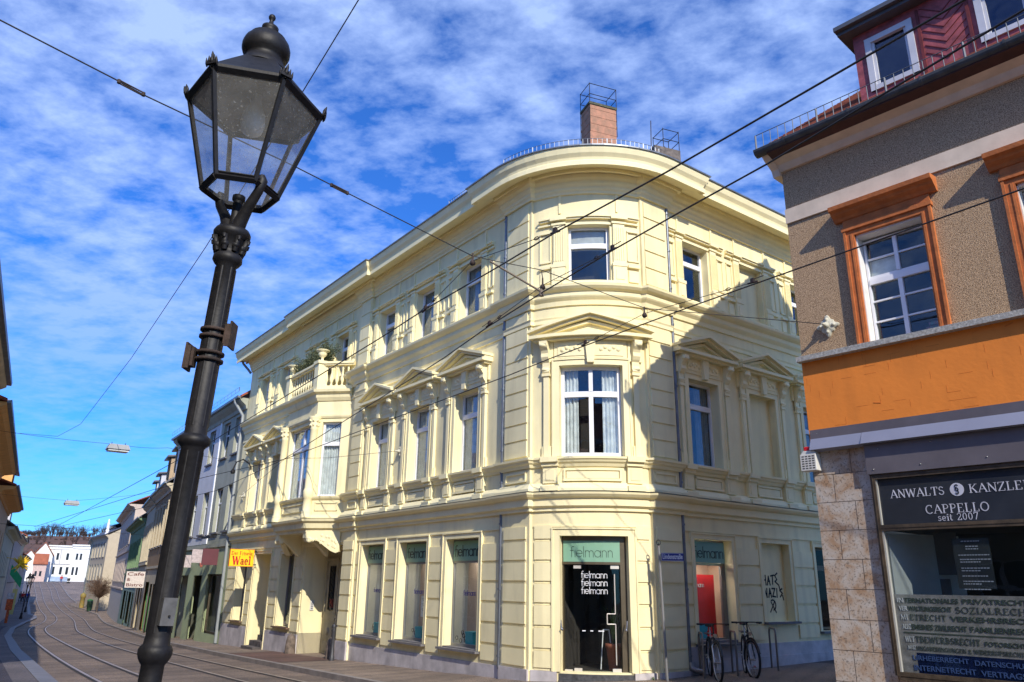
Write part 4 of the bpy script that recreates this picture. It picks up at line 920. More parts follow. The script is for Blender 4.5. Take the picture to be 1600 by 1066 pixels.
# hairdresser's hanging sign (faces up the street)
HS = thing('hanging_shop_sign', 'yellow hanging sign with red lettering reading Der Friseur Wael', 'sign', F1.at(15.45, .62, 2.66))
sf = F1.sub(15.45, .16, 15.45, 1.02); 
if sf.n.dot(Vector((0, -1, 0))) < 0: sf.n = -sf.n
b_ = MB(); b_.fbox(sf, 0, sf.len, 2.36, 2.94, -.04, .04); b_.build('sign_panel', mat('sign_yellow', (.95, .62, .01), .5, .02), HS)
e_ = MB()
for a0, a1, z0_, z1_ in ((-.015, 0, 2.345, 2.955), (sf.len, sf.len + .015, 2.345, 2.955), (0, sf.len, 2.345, 2.36), (0, sf.len, 2.94, 2.955)): e_.fbox(sf, a0, a1, z0_, z1_, -.045, .045)
e_.build('frame', mat('orange_trim', (.75, .2, .02), .5), HS)
RL = mat('red_lettering', (.6, .02, .02), .5)
sg_ = 1 if (Vector((1, 0, 0))).dot(sf.d) > 0 else -1
sx_ = .04 if sg_ > 0 else sf.len - .04
serif('Der', sf, sx_ + sg_ * .0, 2.75, .042, .12, HS, RL, sgn=sg_, width=.24, bold=1.5)
serif('Friseur', sf, sx_ + sg_ * .30, 2.75, .042, .12, HS, RL, sgn=sg_, width=.48, bold=1.5)
serif('Wael', sf, sx_ + sg_ * .06, 2.42, .042, .27, HS, RL, sgn=sg_, width=.68, bold=1.7)
br = MB(); br.tube([F1.at(15.45, .02, 2.9), F1.at(15.45, .2, 2.9)], .015, 5); br.tube([F1.at(15.45, .02, 2.42), F1.at(15.45, .2, 2.42)], .015, 5); br.build('bracket', IRON, HS)

# ------------------------------------------------------------------ ground, road, pavements
def cobble(name, c1_, c2_, scale, rough=.75, joint=(.035, .03, .027), bump=.6, patch=None):
    m = bpy.data.materials.new(name); m.use_nodes = True; nt = m.node_tree; n = nt.nodes; l = nt.links; b = n['Principled BSDF']
    t = n.new('ShaderNodeTexCoord'); mpn = n.new('ShaderNodeMapping'); mpn.inputs['Rotation'].default_value = (0, 0, .64); mpn.inputs['Scale'].default_value = (scale, scale * 1.5, scale)
    l.new(t.outputs['Object'], mpn.inputs[0])
    v = n.new('ShaderNodeTexVoronoi'); v.feature = 'F1'; v.inputs['Randomness'].default_value = .55; l.new(mpn.outputs[0], v.inputs['Vector'])
    e = n.new('ShaderNodeTexVoronoi'); e.feature = 'DISTANCE_TO_EDGE'; e.inputs['Randomness'].default_value = .55; l.new(mpn.outputs[0], e.inputs['Vector'])
    sp = n.new('ShaderNodeSeparateColor'); l.new(v.outputs['Color'], sp.inputs[0])
    mi = n.new('ShaderNodeMix'); mi.data_type = 'RGBA'; l.new(sp.outputs[0], mi.inputs[0]); mi.inputs[6].default_value = (*c1_, 1); mi.inputs[7].default_value = (*c2_, 1)
    nz = n.new('ShaderNodeTexNoise'); nz.inputs['Scale'].default_value = .45; nz.inputs['Detail'].default_value = 7; l.new(t.outputs['Object'], nz.inputs['Vector'])
    r1 = n.new('ShaderNodeMapRange'); r1.inputs[1].default_value = .35; r1.inputs[2].default_value = .68; r1.inputs[3].default_value = .68; r1.inputs[4].default_value = 1.25; l.new(nz.outputs[0], r1.inputs[0])
    mu = n.new('ShaderNodeMix'); mu.data_type = 'RGBA'; mu.blend_type = 'MULTIPLY'; mu.inputs[0].default_value = 1; l.new(mi.outputs[2], mu.inputs[6]); l.new(r1.outputs[0], mu.inputs[7])
    r2 = n.new('ShaderNodeMapRange'); r2.inputs[1].default_value = .02; r2.inputs[2].default_value = .09; l.new(e.outputs[0], r2.inputs[0])
    mj = n.new('ShaderNodeMix'); mj.data_type = 'RGBA'; l.new(r2.outputs[0], mj.inputs[0]); mj.inputs[6].default_value = (*joint, 1); l.new(mu.outputs[2], mj.inputs[7])
    l.new(mj.outputs[2], b.inputs['Base Color']); b.inputs['Roughness'].default_value = rough
    bp = n.new('ShaderNodeBump'); bp.inputs['Strength'].default_value = bump; bp.inputs['Distance'].default_value = .012; r3 = n.new('ShaderNodeMapRange'); r3.inputs[2].default_value = .15; l.new(e.outputs[0], r3.inputs[0]); l.new(r3.outputs[0], bp.inputs['Height']); l.new(bp.outputs[0], b.inputs['Normal'])
    MATS[name] = m; return m
COB = cobble('road_setts', (.28, .205, .15), (.17, .125, .095), 6.5)
COBF = cobble('pavement_setts', (.33, .245, .18), (.22, .165, .125), 9)
SLAB = cobble('pavement_slabs', (.16, .13, .13), (.11, .095, .10), 2.6, joint=(.05, .05, .05), bump=.3)
KERB = mat('kerb_granite', (.23, .20, .18), .7, .12, 3., .3, 30.)
REDB = cobble('red_brick_paving', (.20, .10, .07), (.12, .07, .055), 8)
def pl(T, s): return interp(s, T)
KR = [(-30, 2.6), (1.1, 2.3), (13.1, 1.8), (24.2, 1.0), (40, -1.0), (59.2, -3.4), (78.4, -6.0), (90, -7.6), (103, -8.4), (116.1, -8.2), (119, -9.4), (123.5, -10.2), (161.1, -13.1), (190.3, -15.4), (260, -20)]
KL = [(-30, 8.4), (5.2, 7.3), (19.2, 6.6), (36.3, 5.4), (54.1, 3.6), (72, 1.2), (82, -.7), (87.4, -1.3), (92, -1.2), (106.1, -2.5), (122.2, -3.9), (150, -6.6), (190, -9.6), (260, -14)]
def strip(fa, fb, s0, s1, dz, ds=1.0, dza=None):
    mb = MB(); n = int((s1 - s0) / ds); ra = []; k = 4
    for i in range(n + 1):
        s = s0 + (s1 - s0) * i / n; a = fa(s); b = fb(s)
        ra.append([SN(s, a + (b - a) * j / k, dz) for j in range(k + 1)])
    vs = [p for r in ra for p in r]; w = k + 1
    mb.add(vs, [(i * w + j, i * w + j + 1, (i + 1) * w + j + 1, (i + 1) * w + j) for i in range(n) for j in range(k)])
    return mb
kr = lambda s: pl(KR, s); kl = lambda s: pl(KL, s)
g_ = MB(); ssv = [-60 + 5 * i for i in range(70)] + [350, 500, 900, 1500, 3000]; nsv = [-3000, -900, -300, -120, -60, -30, -15, 0, 15, 30, 60, 120, 400, 1500]
vs = [SN(s, n, -.30 - (0 if s < 230 else 2)) for s in ssv for n in nsv]; w_ = len(nsv)
g_.add(vs, [(i * w_ + j, i * w_ + j + 1, (i + 1) * w_ + j + 1, (i + 1) * w_ + j) for i in range(len(ssv) - 1) for j in range(w_ - 1)])
struct(g_.build('ground', mat('earth', (.12, .10, .07), .95, .2, .2)))
struct(strip(kr, kl, -40, 250, -.10).build('road', COB))
struct(strip(lambda s: -40 if s < 0 else -12 - max(0, s) * .15, lambda s: kr(s) - .14, -30, 250, 0.).build('pavement', COBF))
struct(strip(lambda s: kl(s) + .30, lambda s: kl(s) + 26, -30, 250, 0.).build('pavement', SLAB))
# kerbs
def kerb(f, sg, s0, s1, w):
    mb = MB(); n = int((s1 - s0) / 1.0)
    for i in range(n):
        a = s0 + i + .006; b = s0 + i + .994
        c = []
        for z in (-.2, .012):
            for s, q in ((a, 0), (b, 0), (b, w), (a, w)): c.append(SN(s, f(s) + sg * q, z))
        mb.box8(c)
    return mb
struct(kerb(kr, -1, -12, 200, .14).build('kerb', KERB))
struct(kerb(kl, 1, -12, 200, .32).build('kerb', mat('pale_kerb', (.17, .16, .165), .6, .1, 3.)))
# drive in front of the portal and dark strip of small setts on the far pavement
struct(strip(lambda s: .16, lambda s: kr(s) - .16, 7.5, 12.5, .006, .5).build('driveway', REDB))
struct(strip(lambda s: kl(s) + .75, lambda s: kl(s) + 1.5, -10, 60, .006).build('setts_strip', cobble('dark_small_setts', (.07, .06, .085), (.035, .03, .045), 10)))
struct(strip(lambda s: -30, lambda s: -2.6, -12, -2.0, .006, .5).build('lane', cobble('lane_setts', (.12, .085, .07), (.07, .055, .05), 9)))
# tram rails
RA = {'a': ([(-20, 7.1), (4.5, 6.45), (11.0, 6.25), (23.1, 5.5), (43.5, 3.9), (56.4, 2.5), (66, .95), (79.9, -1.4), (92, -2.6), (106.1, -3.6), (125, -5.2), (148.6, -7.4), (169.0, -9.0), (200, -11.8)], 0),
      'c': ([(-20, 4.2), (2.6, 4.0), (6.3, 3.9), (15.8, 3.55), (25.6, 2.9), (45.8, .9), (60, -1.1), (76.8, -3.5), (90, -4.7), (106, -5.9), (125.2, -7.5), (158.3, -10.7), (188.8, -12.9), (200, -13.8)], 1)}
def smoothpl(T, s): return sum(interp(s + k, T) for k in (-5, -2.5, 0, 2.5, 5)) / 5
RB_ = MB(); GRV = MB()
for key, (T, _) in RA.items():
    for q in (0, -1.0):
        for i in range(int(210 / 1.0)):
            s = -10 + i; t = s + 1
            a = smoothpl(T, s) + q; b = smoothpl(T, t) + q
            for (o0, o1, z, M) in ((-.035, .035, -.088, RB_), (.035, .11, -.094, GRV), (-.06, -.035, -.094, GRV)):
                M.quad(SN(s, a + o0, z), SN(t, b + o0, z), SN(t, b + o1, z), SN(s, a + o1, z))
struct(RB_.build('tram_rails', mat('rail_steel', (.36, .29, .235), .5, .15, 3., metal=.15)))
struct(GRV.build('rail_grooves', mat('rail_groove', (.03, .022, .018), .8)))

# ------------------------------------------------------------------ rendered building at the right
def mottled(name, ca, cb_, cc, scale):
    m = bpy.data.materials.new(name); m.use_nodes = True; nt = m.node_tree; n = nt.nodes; l = nt.links; b = n['Principled BSDF']
    t = n.new('ShaderNodeTexCoord')
    a = n.new('ShaderNodeTexNoise'); a.inputs['Scale'].default_value = scale; a.inputs['Detail'].default_value = 8; a.inputs['Roughness'].default_value = .65; a.inputs['Distortion'].default_value = .6
    c = n.new('ShaderNodeTexNoise'); c.inputs['Scale'].default_value = scale * 9; c.inputs['Detail'].default_value = 3
    l.new(t.outputs['Object'], a.inputs[0]); l.new(t.outputs['Object'], c.inputs[0])
    r = n.new('ShaderNodeValToRGB'); l.new(a.outputs[0], r.inputs[0]); r.color_ramp.elements[0].position = .38; r.color_ramp.elements[0].color = (*ca, 1); r.color_ramp.elements[1].position = .62; r.color_ramp.elements[1].color = (*cc, 1)
    e = r.color_ramp.elements.new(.5); e.color = (*cb_, 1)
    r2 = n.new('ShaderNodeMapRange'); r2.inputs[1].default_value = .32; r2.inputs[2].default_value = .46; r2.inputs[3].default_value = .45; r2.inputs[4].default_value = 1; l.new(c.outputs[0], r2.inputs[0])
    mu = n.new('ShaderNodeMix'); mu.data_type = 'RGBA'; mu.blend_type = 'MULTIPLY'; mu.inputs[0].default_value = 1; l.new(r.outputs[0], mu.inputs[6]); l.new(r2.outputs[0], mu.inputs[7])
    l.new(mu.outputs[2], b.inputs['Base Color']); b.inputs['Roughness'].default_value = .55
    MATS[name] = m; return m
TRAV = mottled('travertine', (.38, .24, .14), (.46, .365, .28), (.51, .45, .385), 4.0)
def roughcast():
    m = bpy.data.materials.new('roughcast'); m.use_nodes = True; nt = m.node_tree; n = nt.nodes; l = nt.links; b = n['Principled BSDF']
    t = n.new('ShaderNodeTexCoord'); v = n.new('ShaderNodeTexNoise'); v.inputs['Scale'].default_value = 80; v.inputs['Detail'].default_value = 4; v.inputs['Roughness'].default_value = .6
    l.new(t.outputs['Object'], v.inputs[0])
    r = n.new('ShaderNodeValToRGB'); l.new(v.outputs[0], r.inputs[0]); r.color_ramp.elements[0].position = .36; r.color_ramp.elements[0].color = (.17, .10, .052, 1); r.color_ramp.elements[1].position = .62; r.color_ramp.elements[1].color = (.58, .395, .23, 1)
    l.new(r.outputs[0], b.inputs['Base Color']); b.inputs['Roughness'].default_value = .95
    bp = n.new('ShaderNodeBump'); bp.inputs['Strength'].default_value = .9; bp.inputs['Distance'].default_value = .012; l.new(v.outputs[0], bp.inputs['Height']); l.new(bp.outputs[0], b.inputs['Normal'])
    return m
RC = roughcast()
ORA = mat('orange_paint', (.80, .235, .028), .8, .05, 1.2, .25, 18., streak=.12)
ORS = mat('orange_stucco', (.50, .145, .035), .8, .14, 6., .5, 22.)
CRM = mat('cream_stucco', (.68, .55, .42), .85, .08, 2.5, .15, 30., streak=.12)
FASC = mat('purple_grey_sheet', (.125, .11, .12), .35, .12, 1.5, spec=.6)
FASC2 = mat('blue_grey_sheet', (.22, .225, .29), .32, .06, 1.2, spec=.6)
OXB = mat('ox_blood_wood', (.06, .018, .014), .6, .15, 8.)
REDW = mat('faded_red_boards', (.34, .075, .08), .6, .25, 7., .3, 20.)
BRZ = mat('old_bronze_frame', (.10, .072, .045), .5, .25, 9., metal=.3)
TILE = mat('red_roof_tile', (.28, .07, .03), .8, .3, 9.)
RB2 = thing('rendered_building', 'brown roughcast building with orange band, orange window surrounds and law office below', 'building', F3.at(0, 0, .2))
E3 = 9.0
w3 = [(.999, 1.905), (3.03, 3.94), (5.1, 6.0), (7.1, 8.0)]
INT3 = MB()
q = MB(); q.wall(F3, 0, E3, 5.08, 8.30, [(a, b, 5.08, 6.72) for a, b in w3], depth=.24); q.build('wall', RC, RB2); q = MB(); q.wall(F3.sub(0, 0, .0, -6.4), 0, 6.4, -.3, 8.3, []); q.wall(F3.sub(E3, 0, E3, -6.4), 0, 6.4, -.3, 8.3, [])
q.add([F3.at(0, 0, 8.3), F3.at(0, -6.4, 8.3), F3.at(0, -4.6, 12.1)], [(0, 1, 2)]); q.build('side_wall', mat('warm_bounce_plaster', (.62, .44, .27), .9, .05, 1.5), RB2)  # unseen lane side, coloured pale and warm to bounce light onto the yellow lane front
q = MB(); q.wall(F3, 0, E3, 3.7, 5.0, [], o=.02); q.fbox(F3, 0, E3, 3.7, 4.98, -.02, .018)
# faint tile joints and cracks in the paint
q.build('orange_band', ORA, RB2)
q = MB()
random.seed(3)
for i in range(9):
    for j in range(26):
        if random.random() < .22:
            x = .05 + j * .165 + (i % 2) * .04; z = 4.02 + i * .107; q.fbox(F3, x, x + .004, z, z + .10, .02, .0215)
        if random.random() < .12:
            x = .05 + j * .165; z = 4.02 + i * .107; q.fbox(F3, x, x + .16, z, z + .004, .02, .0215)
for x, z, d in ((2.62, 4.93, -.3), (.95, 4.25, .2)): q.slab(F3, x, z, x + .09, z - d * .09, .012, .02, .024)
q.build('paint_cracks', mat('crack_shade', (.60, .16, .02), .9), RB2)
q = MB(); q.fbox(F3, -.03, E3, 5.0, 5.075, -.02, .13); q.build('sill_band', mat('speckled_stone', (.40, .38, .34), .8, .25, 30., .4, 50.), RB2)
q = MB(); q.fbox(F3, -.005, E3, 7.26, 7.50, -.02, .03); q.build('cream_band', CRM, RB2)
q = MB(); q.xprism(F3, [(-.02, 8.16), (.05, 8.16), (.09, 8.2), (.12, 8.25), (.20, 8.28), (.26, 8.30), (.28, 8.34), (-.02, 8.36)], -.04, E3)
q.build('cornice', CRM, RB2); q = MB(); q.xprism(F3, [(-.05, 8.1), (.06, 8.1), (.10, 8.2), (.2, 8.26), (.3, 8.3), (.40, 8.38), (.42, 8.42), (-.3, 8.5), (-.3, 8.1)], -.12, 0.0)
q.build('cornice', CRM, RB2)
q = MB(); q.fbox(F3, 0.0, E3, 8.34, 8.37, -.02, .44); q.xprism(F3, [(.26, 8.30), (.44, 8.34), (.44, 8.37), (.26, 8.345)], 0, E3); q.build('soffit', OXB, RB2)
gu = MB(); gp = [(.40 + .10 * math.cos(math.radians(t)), 8.45 + .10 * math.sin(math.radians(t))) for t in range(180, 361, 20)]
gu.xprism(F3, [(a, b) for a, b in gp] + [(.5 - .01, 8.46), (.31, 8.46)], -.19, E3)
for i in range(9): gu.xprism(F3, [(.40 + .106 * math.cos(math.radians(t)), 8.45 + .106 * math.sin(math.radians(t))) for t in range(180, 361, 20)] + [(.506, 8.47)], .3 + i, .33 + i)
gu.build('gutter', mat('weathered_gutter', (.075, .075, .075), .55, .2, 5., metal=.3), RB2)
rf = MB(); slope = .74
def rz(o): return 8.80 - slope * (o + .0)
k_ = 30
for i in range(k_):  # tile courses, each lipped over the next
    o0 = .36 - 5.2 * i / k_; o1 = .36 - 5.2 * (i + 1) / k_
    rf.box8([F3.at(-.16, o0, rz(o0) - .08), F3.at(E3, o0, rz(o0) - .08), F3.at(E3, o1, rz(o1) - .12), F3.at(-.16, o1, rz(o1) - .12), F3.at(-.16, o0, rz(o0)), F3.at(E3, o0, rz(o0)), F3.at(E3, o1, rz(o1) - .05), F3.at(-.16, o1, rz(o1) - .05)])
rf.add([F3.at(-.16, -4.84, rz(-4.84)), F3.at(E3, -4.84, rz(-4.84)), F3.at(E3, -6.7, 8.6), F3.at(-.16, -6.7, 8.6)], [(0, 1, 2, 3)])
rf.build('roof', TILE, RB2)
SG = MB(); guard([F3.at(-.17, .42, 0), F3.at(E3, .42, 0)], 8.50 * K3, 8.74 * K3, .135); SG.build('snow_guard', mat('galvanised', (.10, .115, .14), .6), RB2)
# windows with their surrounds
for i, (a, b) in enumerate(w3):
    m_ = MB()
    for (x0, x1) in ((a - .14, a), (b, b + .14)):
        m_.fbox(F3, x0, x1, 5.08, 6.80, -.01, .05); 
    m_.fbox(F3, a - .145, a - .11, 5.08, 6.8, .05, .07); m_.fbox(F3, b + .11, b + .145, 5.08, 6.8, .05, .07)
    m_.fbox(F3, a - .05, a - .02, 5.08, 6.74, .05, .06); m_.fbox(F3, b + .02, b + .05, 5.08, 6.74, .05, .06)
    m_.fbox(F3, a, b, 6.72, 6.80, -.01, .05); m_.fbox(F3, a - .16, b + .16, 6.80, 6.86, -.01, .08); m_.fbox(F3, a - .14, b + .14, 6.86, 6.99, -.01, .045)
    m_.xprism(F3, [(-.01, 6.98), (.06, 6.98), (.09, 7.02), (.15, 7.06), (.17, 7.09), (.23, 7.11), (.24, 7.17), (-.01, 7.2)], a - .25, b + .25)
    m_.build('window_surround', ORS, RB2)
    wo = window(RB2, F3, a + .02, b - .02, 5.09, 6.66, -.17, tr=.60, curt=None, interior=INT3, bars=2, fw=.03, mw=.028, m=mat('white_window_paint', (.7, .7, .7)))
    if i == 0:
        c_ = MB(); c_.fbox(F3, a + .05, a + .42, 6.12, 6.36, -.25, -.245); c_.build('half_curtain', CURT, wo)
        bk = MB()
        for k, (x, z, w_) in enumerate(((.60, 5.14, .12), (.66, 5.18, .2), (.70, 5.24, .16))): bk.fbox(F3, a + x, a + x + w_, z, z + .04, -.33, -.24)
        o = bk.build('book_pile', mat('book_covers', (.35, .06, .10), .6, .5, 25., col2=(.08, .25, .2)), loc=F3.at(a + .72, -.3, 5.12)); tag(o, 'small pile of coloured things on the inner sill of the orange framed window', 'books')
INT3.build('interior', DARK, RB2)
for a, b in w3:
    rv = MB(); rv.fbox(F3, a - .0005, a + .012, 5.08, 6.70, -.24, .0); rv.fbox(F3, b - .012, b + .0005, 5.08, 6.7, -.24, .0); rv.fbox(F3, a + .012, b - .012, 6.69, 6.7205, -.24, .0)
    rv.build('window_reveal', mat('white_reveal', (.72, .70, .66), .8, .06, 4.), RB2)
# dormer
dq = MB(); dz0, dz1 = 8.95, 10.22
dq.wall(F3, 1.25, 6.4, dz0, dz1, [(1.42, 2.12, 9.08, 10.02), (2.93, 3.6, 9.08, 10.02), (4.4, 5.1, 9.08, 10.02)], o=-.3, depth=.1)
dq.wall(F3.sub(1.25, -.3, 1.25, -3), 0, 2.7, dz0, dz1, []); dq.wall(F3.sub(6.4, -.3, 6.4, -3), 0, 2.7, dz0, dz1, [])
do = dq.build('dormer', REDW, RB2)
for a, b in ((1.42, 2.12), (2.93, 3.6), (4.4, 5.1)):
    m_ = MB(); m_.fbox(F3, a, a + .09, 9.08, 10.02, -.36, -.27); m_.fbox(F3, b - .09, b, 9.08, 10.02, -.36, -.27); m_.fbox(F3, a, b, 9.93, 10.02, -.355, -.272); m_.fbox(F3, a, b, 9.08, 9.16, -.355, -.272)
    m_.fbox(F3, a + .09, a + .13, 9.16, 9.93, -.35, -.30); m_.fbox(F3, b - .13, b - .09, 9.16, 9.93, -.35, -.30)
    wo = m_.build('window', mat('grey_white_paint', (.55, .55, .58), .5, .06), do)
    g = MB(); g.fbox(F3, a + .08, b - .08, 9.12, 9.95, -.34, -.335); g.build('pane', glass_mat('dormer_glass', (.4, .45, .6), (.7, .8, 1), 1.7), wo)
    g = MB(); g.fbox(F3, a, b, 9.0, 10.1, -.5, -.48); g.build('interior', DARK, wo)
ch = MB()
for c in (2.52,):
    for k in range(7):
        z = 9.10 + k * .13
        for sg in (-1, 1): ch.slab(F3, c + sg * .28, z + .22, c, z, .012, -.302, -.288)
    for x in (2.2, 2.84): ch.fbox(F3, x - .02, x + .02, 8.98, 10.1, -.31, -.275)
ch.build('chevron_boards', mat('dark_red_joint', (.16, .02, .02), .7, .2), do)
dr = MB(); dr.slab(F3, 1.08, 10.24, 6.6, 10.24, .07, -3, -.02); dr.fbox(F3, 1.1, 6.55, 10.18, 10.24, -3, -.1); dr.build('dormer_roof', ROOFM, do)
# shop front
q = MB(); q.fbox(F3, 0, .79, -.3, 3.7, -.12, .0); q.fbox(F3, .79, E3, -.3, .86, -.12, -.02); TV = q.build('travertine_pier', TRAV, RB2)
jt = MB()
zc = [.35 + .3765 * i for i in range(9)]
for i, z in enumerate(zc):
    jt.fbox(F3, .0, .79, z - .003, z + .003, -.001, .0015); x = (.53, .27)[i % 2]; jt.fbox(F3, x - .003, x + .003, z, z + .3765, -.001, .0015)
jt.build('joint', mat('dark_joint', (.06, .045, .035), .9), TV)
q = MB(); q.fbox(F3, .05, E3, 3.86, 3.985, -.02, .10); q.fbox(F3, .77, E3, 3.30, 3.69, -.02, .09); q.build('fascia', FASC, RB2)
q = MB(); q.xprism(F3, [(.02, 3.86), (.10, 3.86), (.17, 3.70), (.02, 3.68)], .05, .765); q.xprism(F3, [(.02, 3.86), (.10, 3.86), (.19, 3.70), (.02, 3.69)], .77, E3); q.build('fascia_flashing', FASC2, RB2)
for x, z in ((.15, 3.93), (.86, 3.36), (1.45, 3.37), (2.2, 3.38), (.95, 3.62), (1.6, 3.64)):
    q = MB(); q.lathe(F3.at(x, .09, z), F3.n, [(.009, 0), (.009, .006), (.003, .012)], 7); q.build('screw', STEEL, RB2)
q = MB()
for (a0, a1, z0_, z1_, o1) in ((.785, .845, .86, 3.30, .06), (.845, 3.9, 3.235, 3.30, .06), (.845, 3.9, 2.575, 2.65, .055), (.845, 3.9, .82, .905, .06), (3.9, 3.98, .82, 3.3, .06)):
    q.fbox(F3, a0, a1, z0_, z1_, -.06, o1)
    q.fbox(F3, a0, a1, (z0_ + z1_) / 2 - .004, (z0_ + z1_) / 2 + .004, o1, o1 + .008) if a1 - a0 > 1 else q.fbox(F3, (a0 + a1) / 2 - .004, (a0 + a1) / 2 + .004, z0_, z1_, o1, o1 + .008)
fo = q.build('shop_window', BRZ, RB2)
q = MB(); q.fbox(F3, .845, .865, .905, 2.575, -.03, .045); q.fbox(F3, .845, .86, 2.65, 3.235, -.03, .045); q.build('rebate', mat('pale_rebate', (.38, .37, .33), .6), fo)
q = MB(); q.fbox(F3, .865, 3.9, .905, 2.575, -.01, -.005); q.build('pane', glass_mat('law_glass', (.85, .88, .88), (.45, .5, .55), 1.4), fo)
q = MB(); q.fbox(F3, .86, 3.9, 2.65, 3.235, -.02, .01); po = q.build('shop_sign', mat('dark_sign_film', (.028, .032, .042), .12, .15, 1.5, spec=.5), loc=F3.at(2.3, 0, 2.95)); tag(po, 'dark glass sign reading Anwalts Kanzlei Cappello seit 2007', 'sign')
WL2 = mat('soft_white_lettering', (.55, .55, .62), .6)
serif('ANWALTS', F3, 1.0, 2.985, .011, .098, po, WL2, width=.655)
serif('KANZLEI', F3, 1.925, 2.985, .011, .098, po, WL2, width=.62)
q = MB(); q.lathe(F3.at(1.79, .010, 3.035), F3.n, [(.084, 0), (.084, .004)], 24); q.build('emblem_disc', WL2, po)
serif('§', F3, 1.762, 2.975, .0145, .122, po, mat('dark_sign_film', (0, 0, 0)), width=.062)
serif('CAPPELLO', F3, 1.40, 2.765, .011, .10, po, WL2, width=.72)
serif('seit 2007', F3, 1.525, 2.672, .011, .082, po, WL2, width=.46)
# office behind the glass
q = MB(); q.fbox(F3, .80, 4.0, .80, 2.66, -1.6, -1.55); q.fbox(F3, .6, 4.0, .78, .86, -1.6, -.12); q.fbox(F3, .8, 4.0, 2.6, 2.64, -1.6, -.12); q.build('office_interior', DARK, fo)
q = MB(); q.box8([F3.at(.865, -.05, z) if k == 0 else (F3.at(.875, -.05, z) if k == 1 else (F3.at(1.36, -1.1, z) if k == 2 else F3.at(1.34, -1.1, z))) for z in (.9, 2.55) for k in (0, 1, 2, 3)]); q.build('white_side_wall', mat('white_side', (.42, .43, .43), .8, .05), fo)
q = MB(); q.fbox(F3, 1.08, 1.45, 2.05, 2.58, -.75, -.72); q.fbox(F3, 1.1, 1.3, 1.6, 2.0, -.75, -.72); q.build('panel_board', mat('grey_board', (.10, .10, .11), .8), fo)
q = MB(); q.fbox(F3, 1.62, 2.02, 1.88, 2.46, -.06, -.05); o = q.build('notice_board', mat('acrylic_sheet', (.045, .05, .055), .2, .1), loc=F3.at(1.8, -.055, 1.9)); tag(o, 'dark clear notice sheet with small white print behind the law office glass', 'notice')
q = MB()
for z, a, w_ in ((2.42, .10, .2), (2.36, .14, .12), (2.33, .14, .13), (2.26, .05, .32), (2.21, .06, .32), (2.18, .06, .22), (2.11, .06, .3), (2.08, .06, .2), (2.02, .06, .25), (1.96, .06, .3), (1.93, .06, .18), (1.87, .06, .28)):
    x = 1.62 + a
    while x < 1.62 + a + w_: 
        ww = random.uniform(.012, .035); q.fbox(F3, x, x + ww, z, z + .011, -.05, -.048); x += ww + .008
q.build('small_print', WL2, o)
# two potted plants behind the glass
def blades(mb, base, h, n, spread, w=.012):
    for i in range(n):
        an = random.uniform(0, 2 * PI); d = Vector((math.cos(an), math.sin(an), 0)); hh = h * random.uniform(.6, 1.1); sp = spread * random.uniform(.3, 1)
        side = Vector((-d.y, d.x, 0)) * w; L = []
        for t in range(6): u = t / 5; L.append(Vector(base) + d * (sp * u * u) + Z * (hh * (u - .25 * u * u * u)))
        for t in range(5): k0 = 1 - t / 5; k1 = 1 - (t + 1) / 5; mb.add([L[t] - side * k0, L[t] + side * k0, L[t + 1] + side * k1, L[t + 1] - side * k1], [(0, 1, 2, 3)])
LEAF = mat('green_leaf', (.07, .16, .025), .5, .3, 20.)
for nm, x, lb, hh in (('a', 1.62, 'grassy green plant behind the frosted band of the law office window', 1.0), ('b', 1.03, 'thin dry plant against the white side wall of the law office window', 1.2)):
    pt = thing('potted_plant', lb, 'plant', F3.at(x, -.35, .88), 'plants in the law office window')
    q = MB(); blades(q, F3.at(x, -.35, 1.05), hh, 46 if nm == 'a' else 14, .30, .009 if nm == 'a' else .004); q.build('leaves', LEAF if nm == 'a' else mat('dry_stem', (.10, .10, .06), .8), pt)
    q = MB(); q.lathe(F3.at(x, -.35, .87), (0, 0, 1), [(.07, 0), (.1, .2), (.105, .2), (.09, .19)], 12); q.build('pot', mat('pot_grey', (.1, .1, .1), .7), pt)
# frosted band with the fields of law
q = MB(); q.fbox(F3, .866, 3.9, .906, 1.805, -.004, .0); fb = q.build('frosted_band', glass_mat('frosted_film', (.42, .47, .45), (.25, .3, .28), 1.3, dirt=.75, rough=.5), fo)
q = MB(); q.fbox(F3, 1.05, 3.9, .906, 1.135, .0, .002); q.build('blue_film', glass_mat('blue_film', (.35, .45, .7), (.3, .4, .6), 1.3, rough=.4), fo)
DL = mat('dark_green_lettering', (.02, .035, .025), .6); PLt = mat('pale_lettering', (.30, .33, .33), .6); BL_ = mat('blue_lettering', (.02, .05, .14), .6)
def row(t, x, z, h, w_, m_, sf_=False):
    if sf_: serif(t, F3, x, z, .003, h, fb, m_, width=w_)
    else: sans(t, F3, x, z, .003, h, fb, m_, width=w_, bold=.012)
row('IN', .90, 1.71, .056, .075, PLt); row('TERNATIONALES', .985, 1.71, .056, .62, DL); row('PRIVATRECHT', 1.65, 1.71, .056, .68, DL)
row('VER', .91, 1.615, .056, .10, PLt); row('WALTUNGSRECHT', 1.02, 1.615, .056, .50, DL); row('SOZIALRECHT', 1.56, 1.605, .066, .82, DL, True)
row('MI', .92, 1.51, .058, .09, PLt, True); row('ETRECHT', 1.03, 1.51, .062, .42, DL, True); row('VERKEHRSRECHT', 1.49, 1.51, .058, .92, DL)
row('ALLG', .925, 1.40, .058, .10, PLt); row('EMEINES ZIVILRECHT', 1.035, 1.40, .062, .62, DL); row('FAMILIENRECHT', 1.69, 1.40, .062, .72, DL)
q = MB(); q.fbox(F3, .93, 3.8, 1.352, 1.366, .001, .004); q.build('rule', DL, fb)
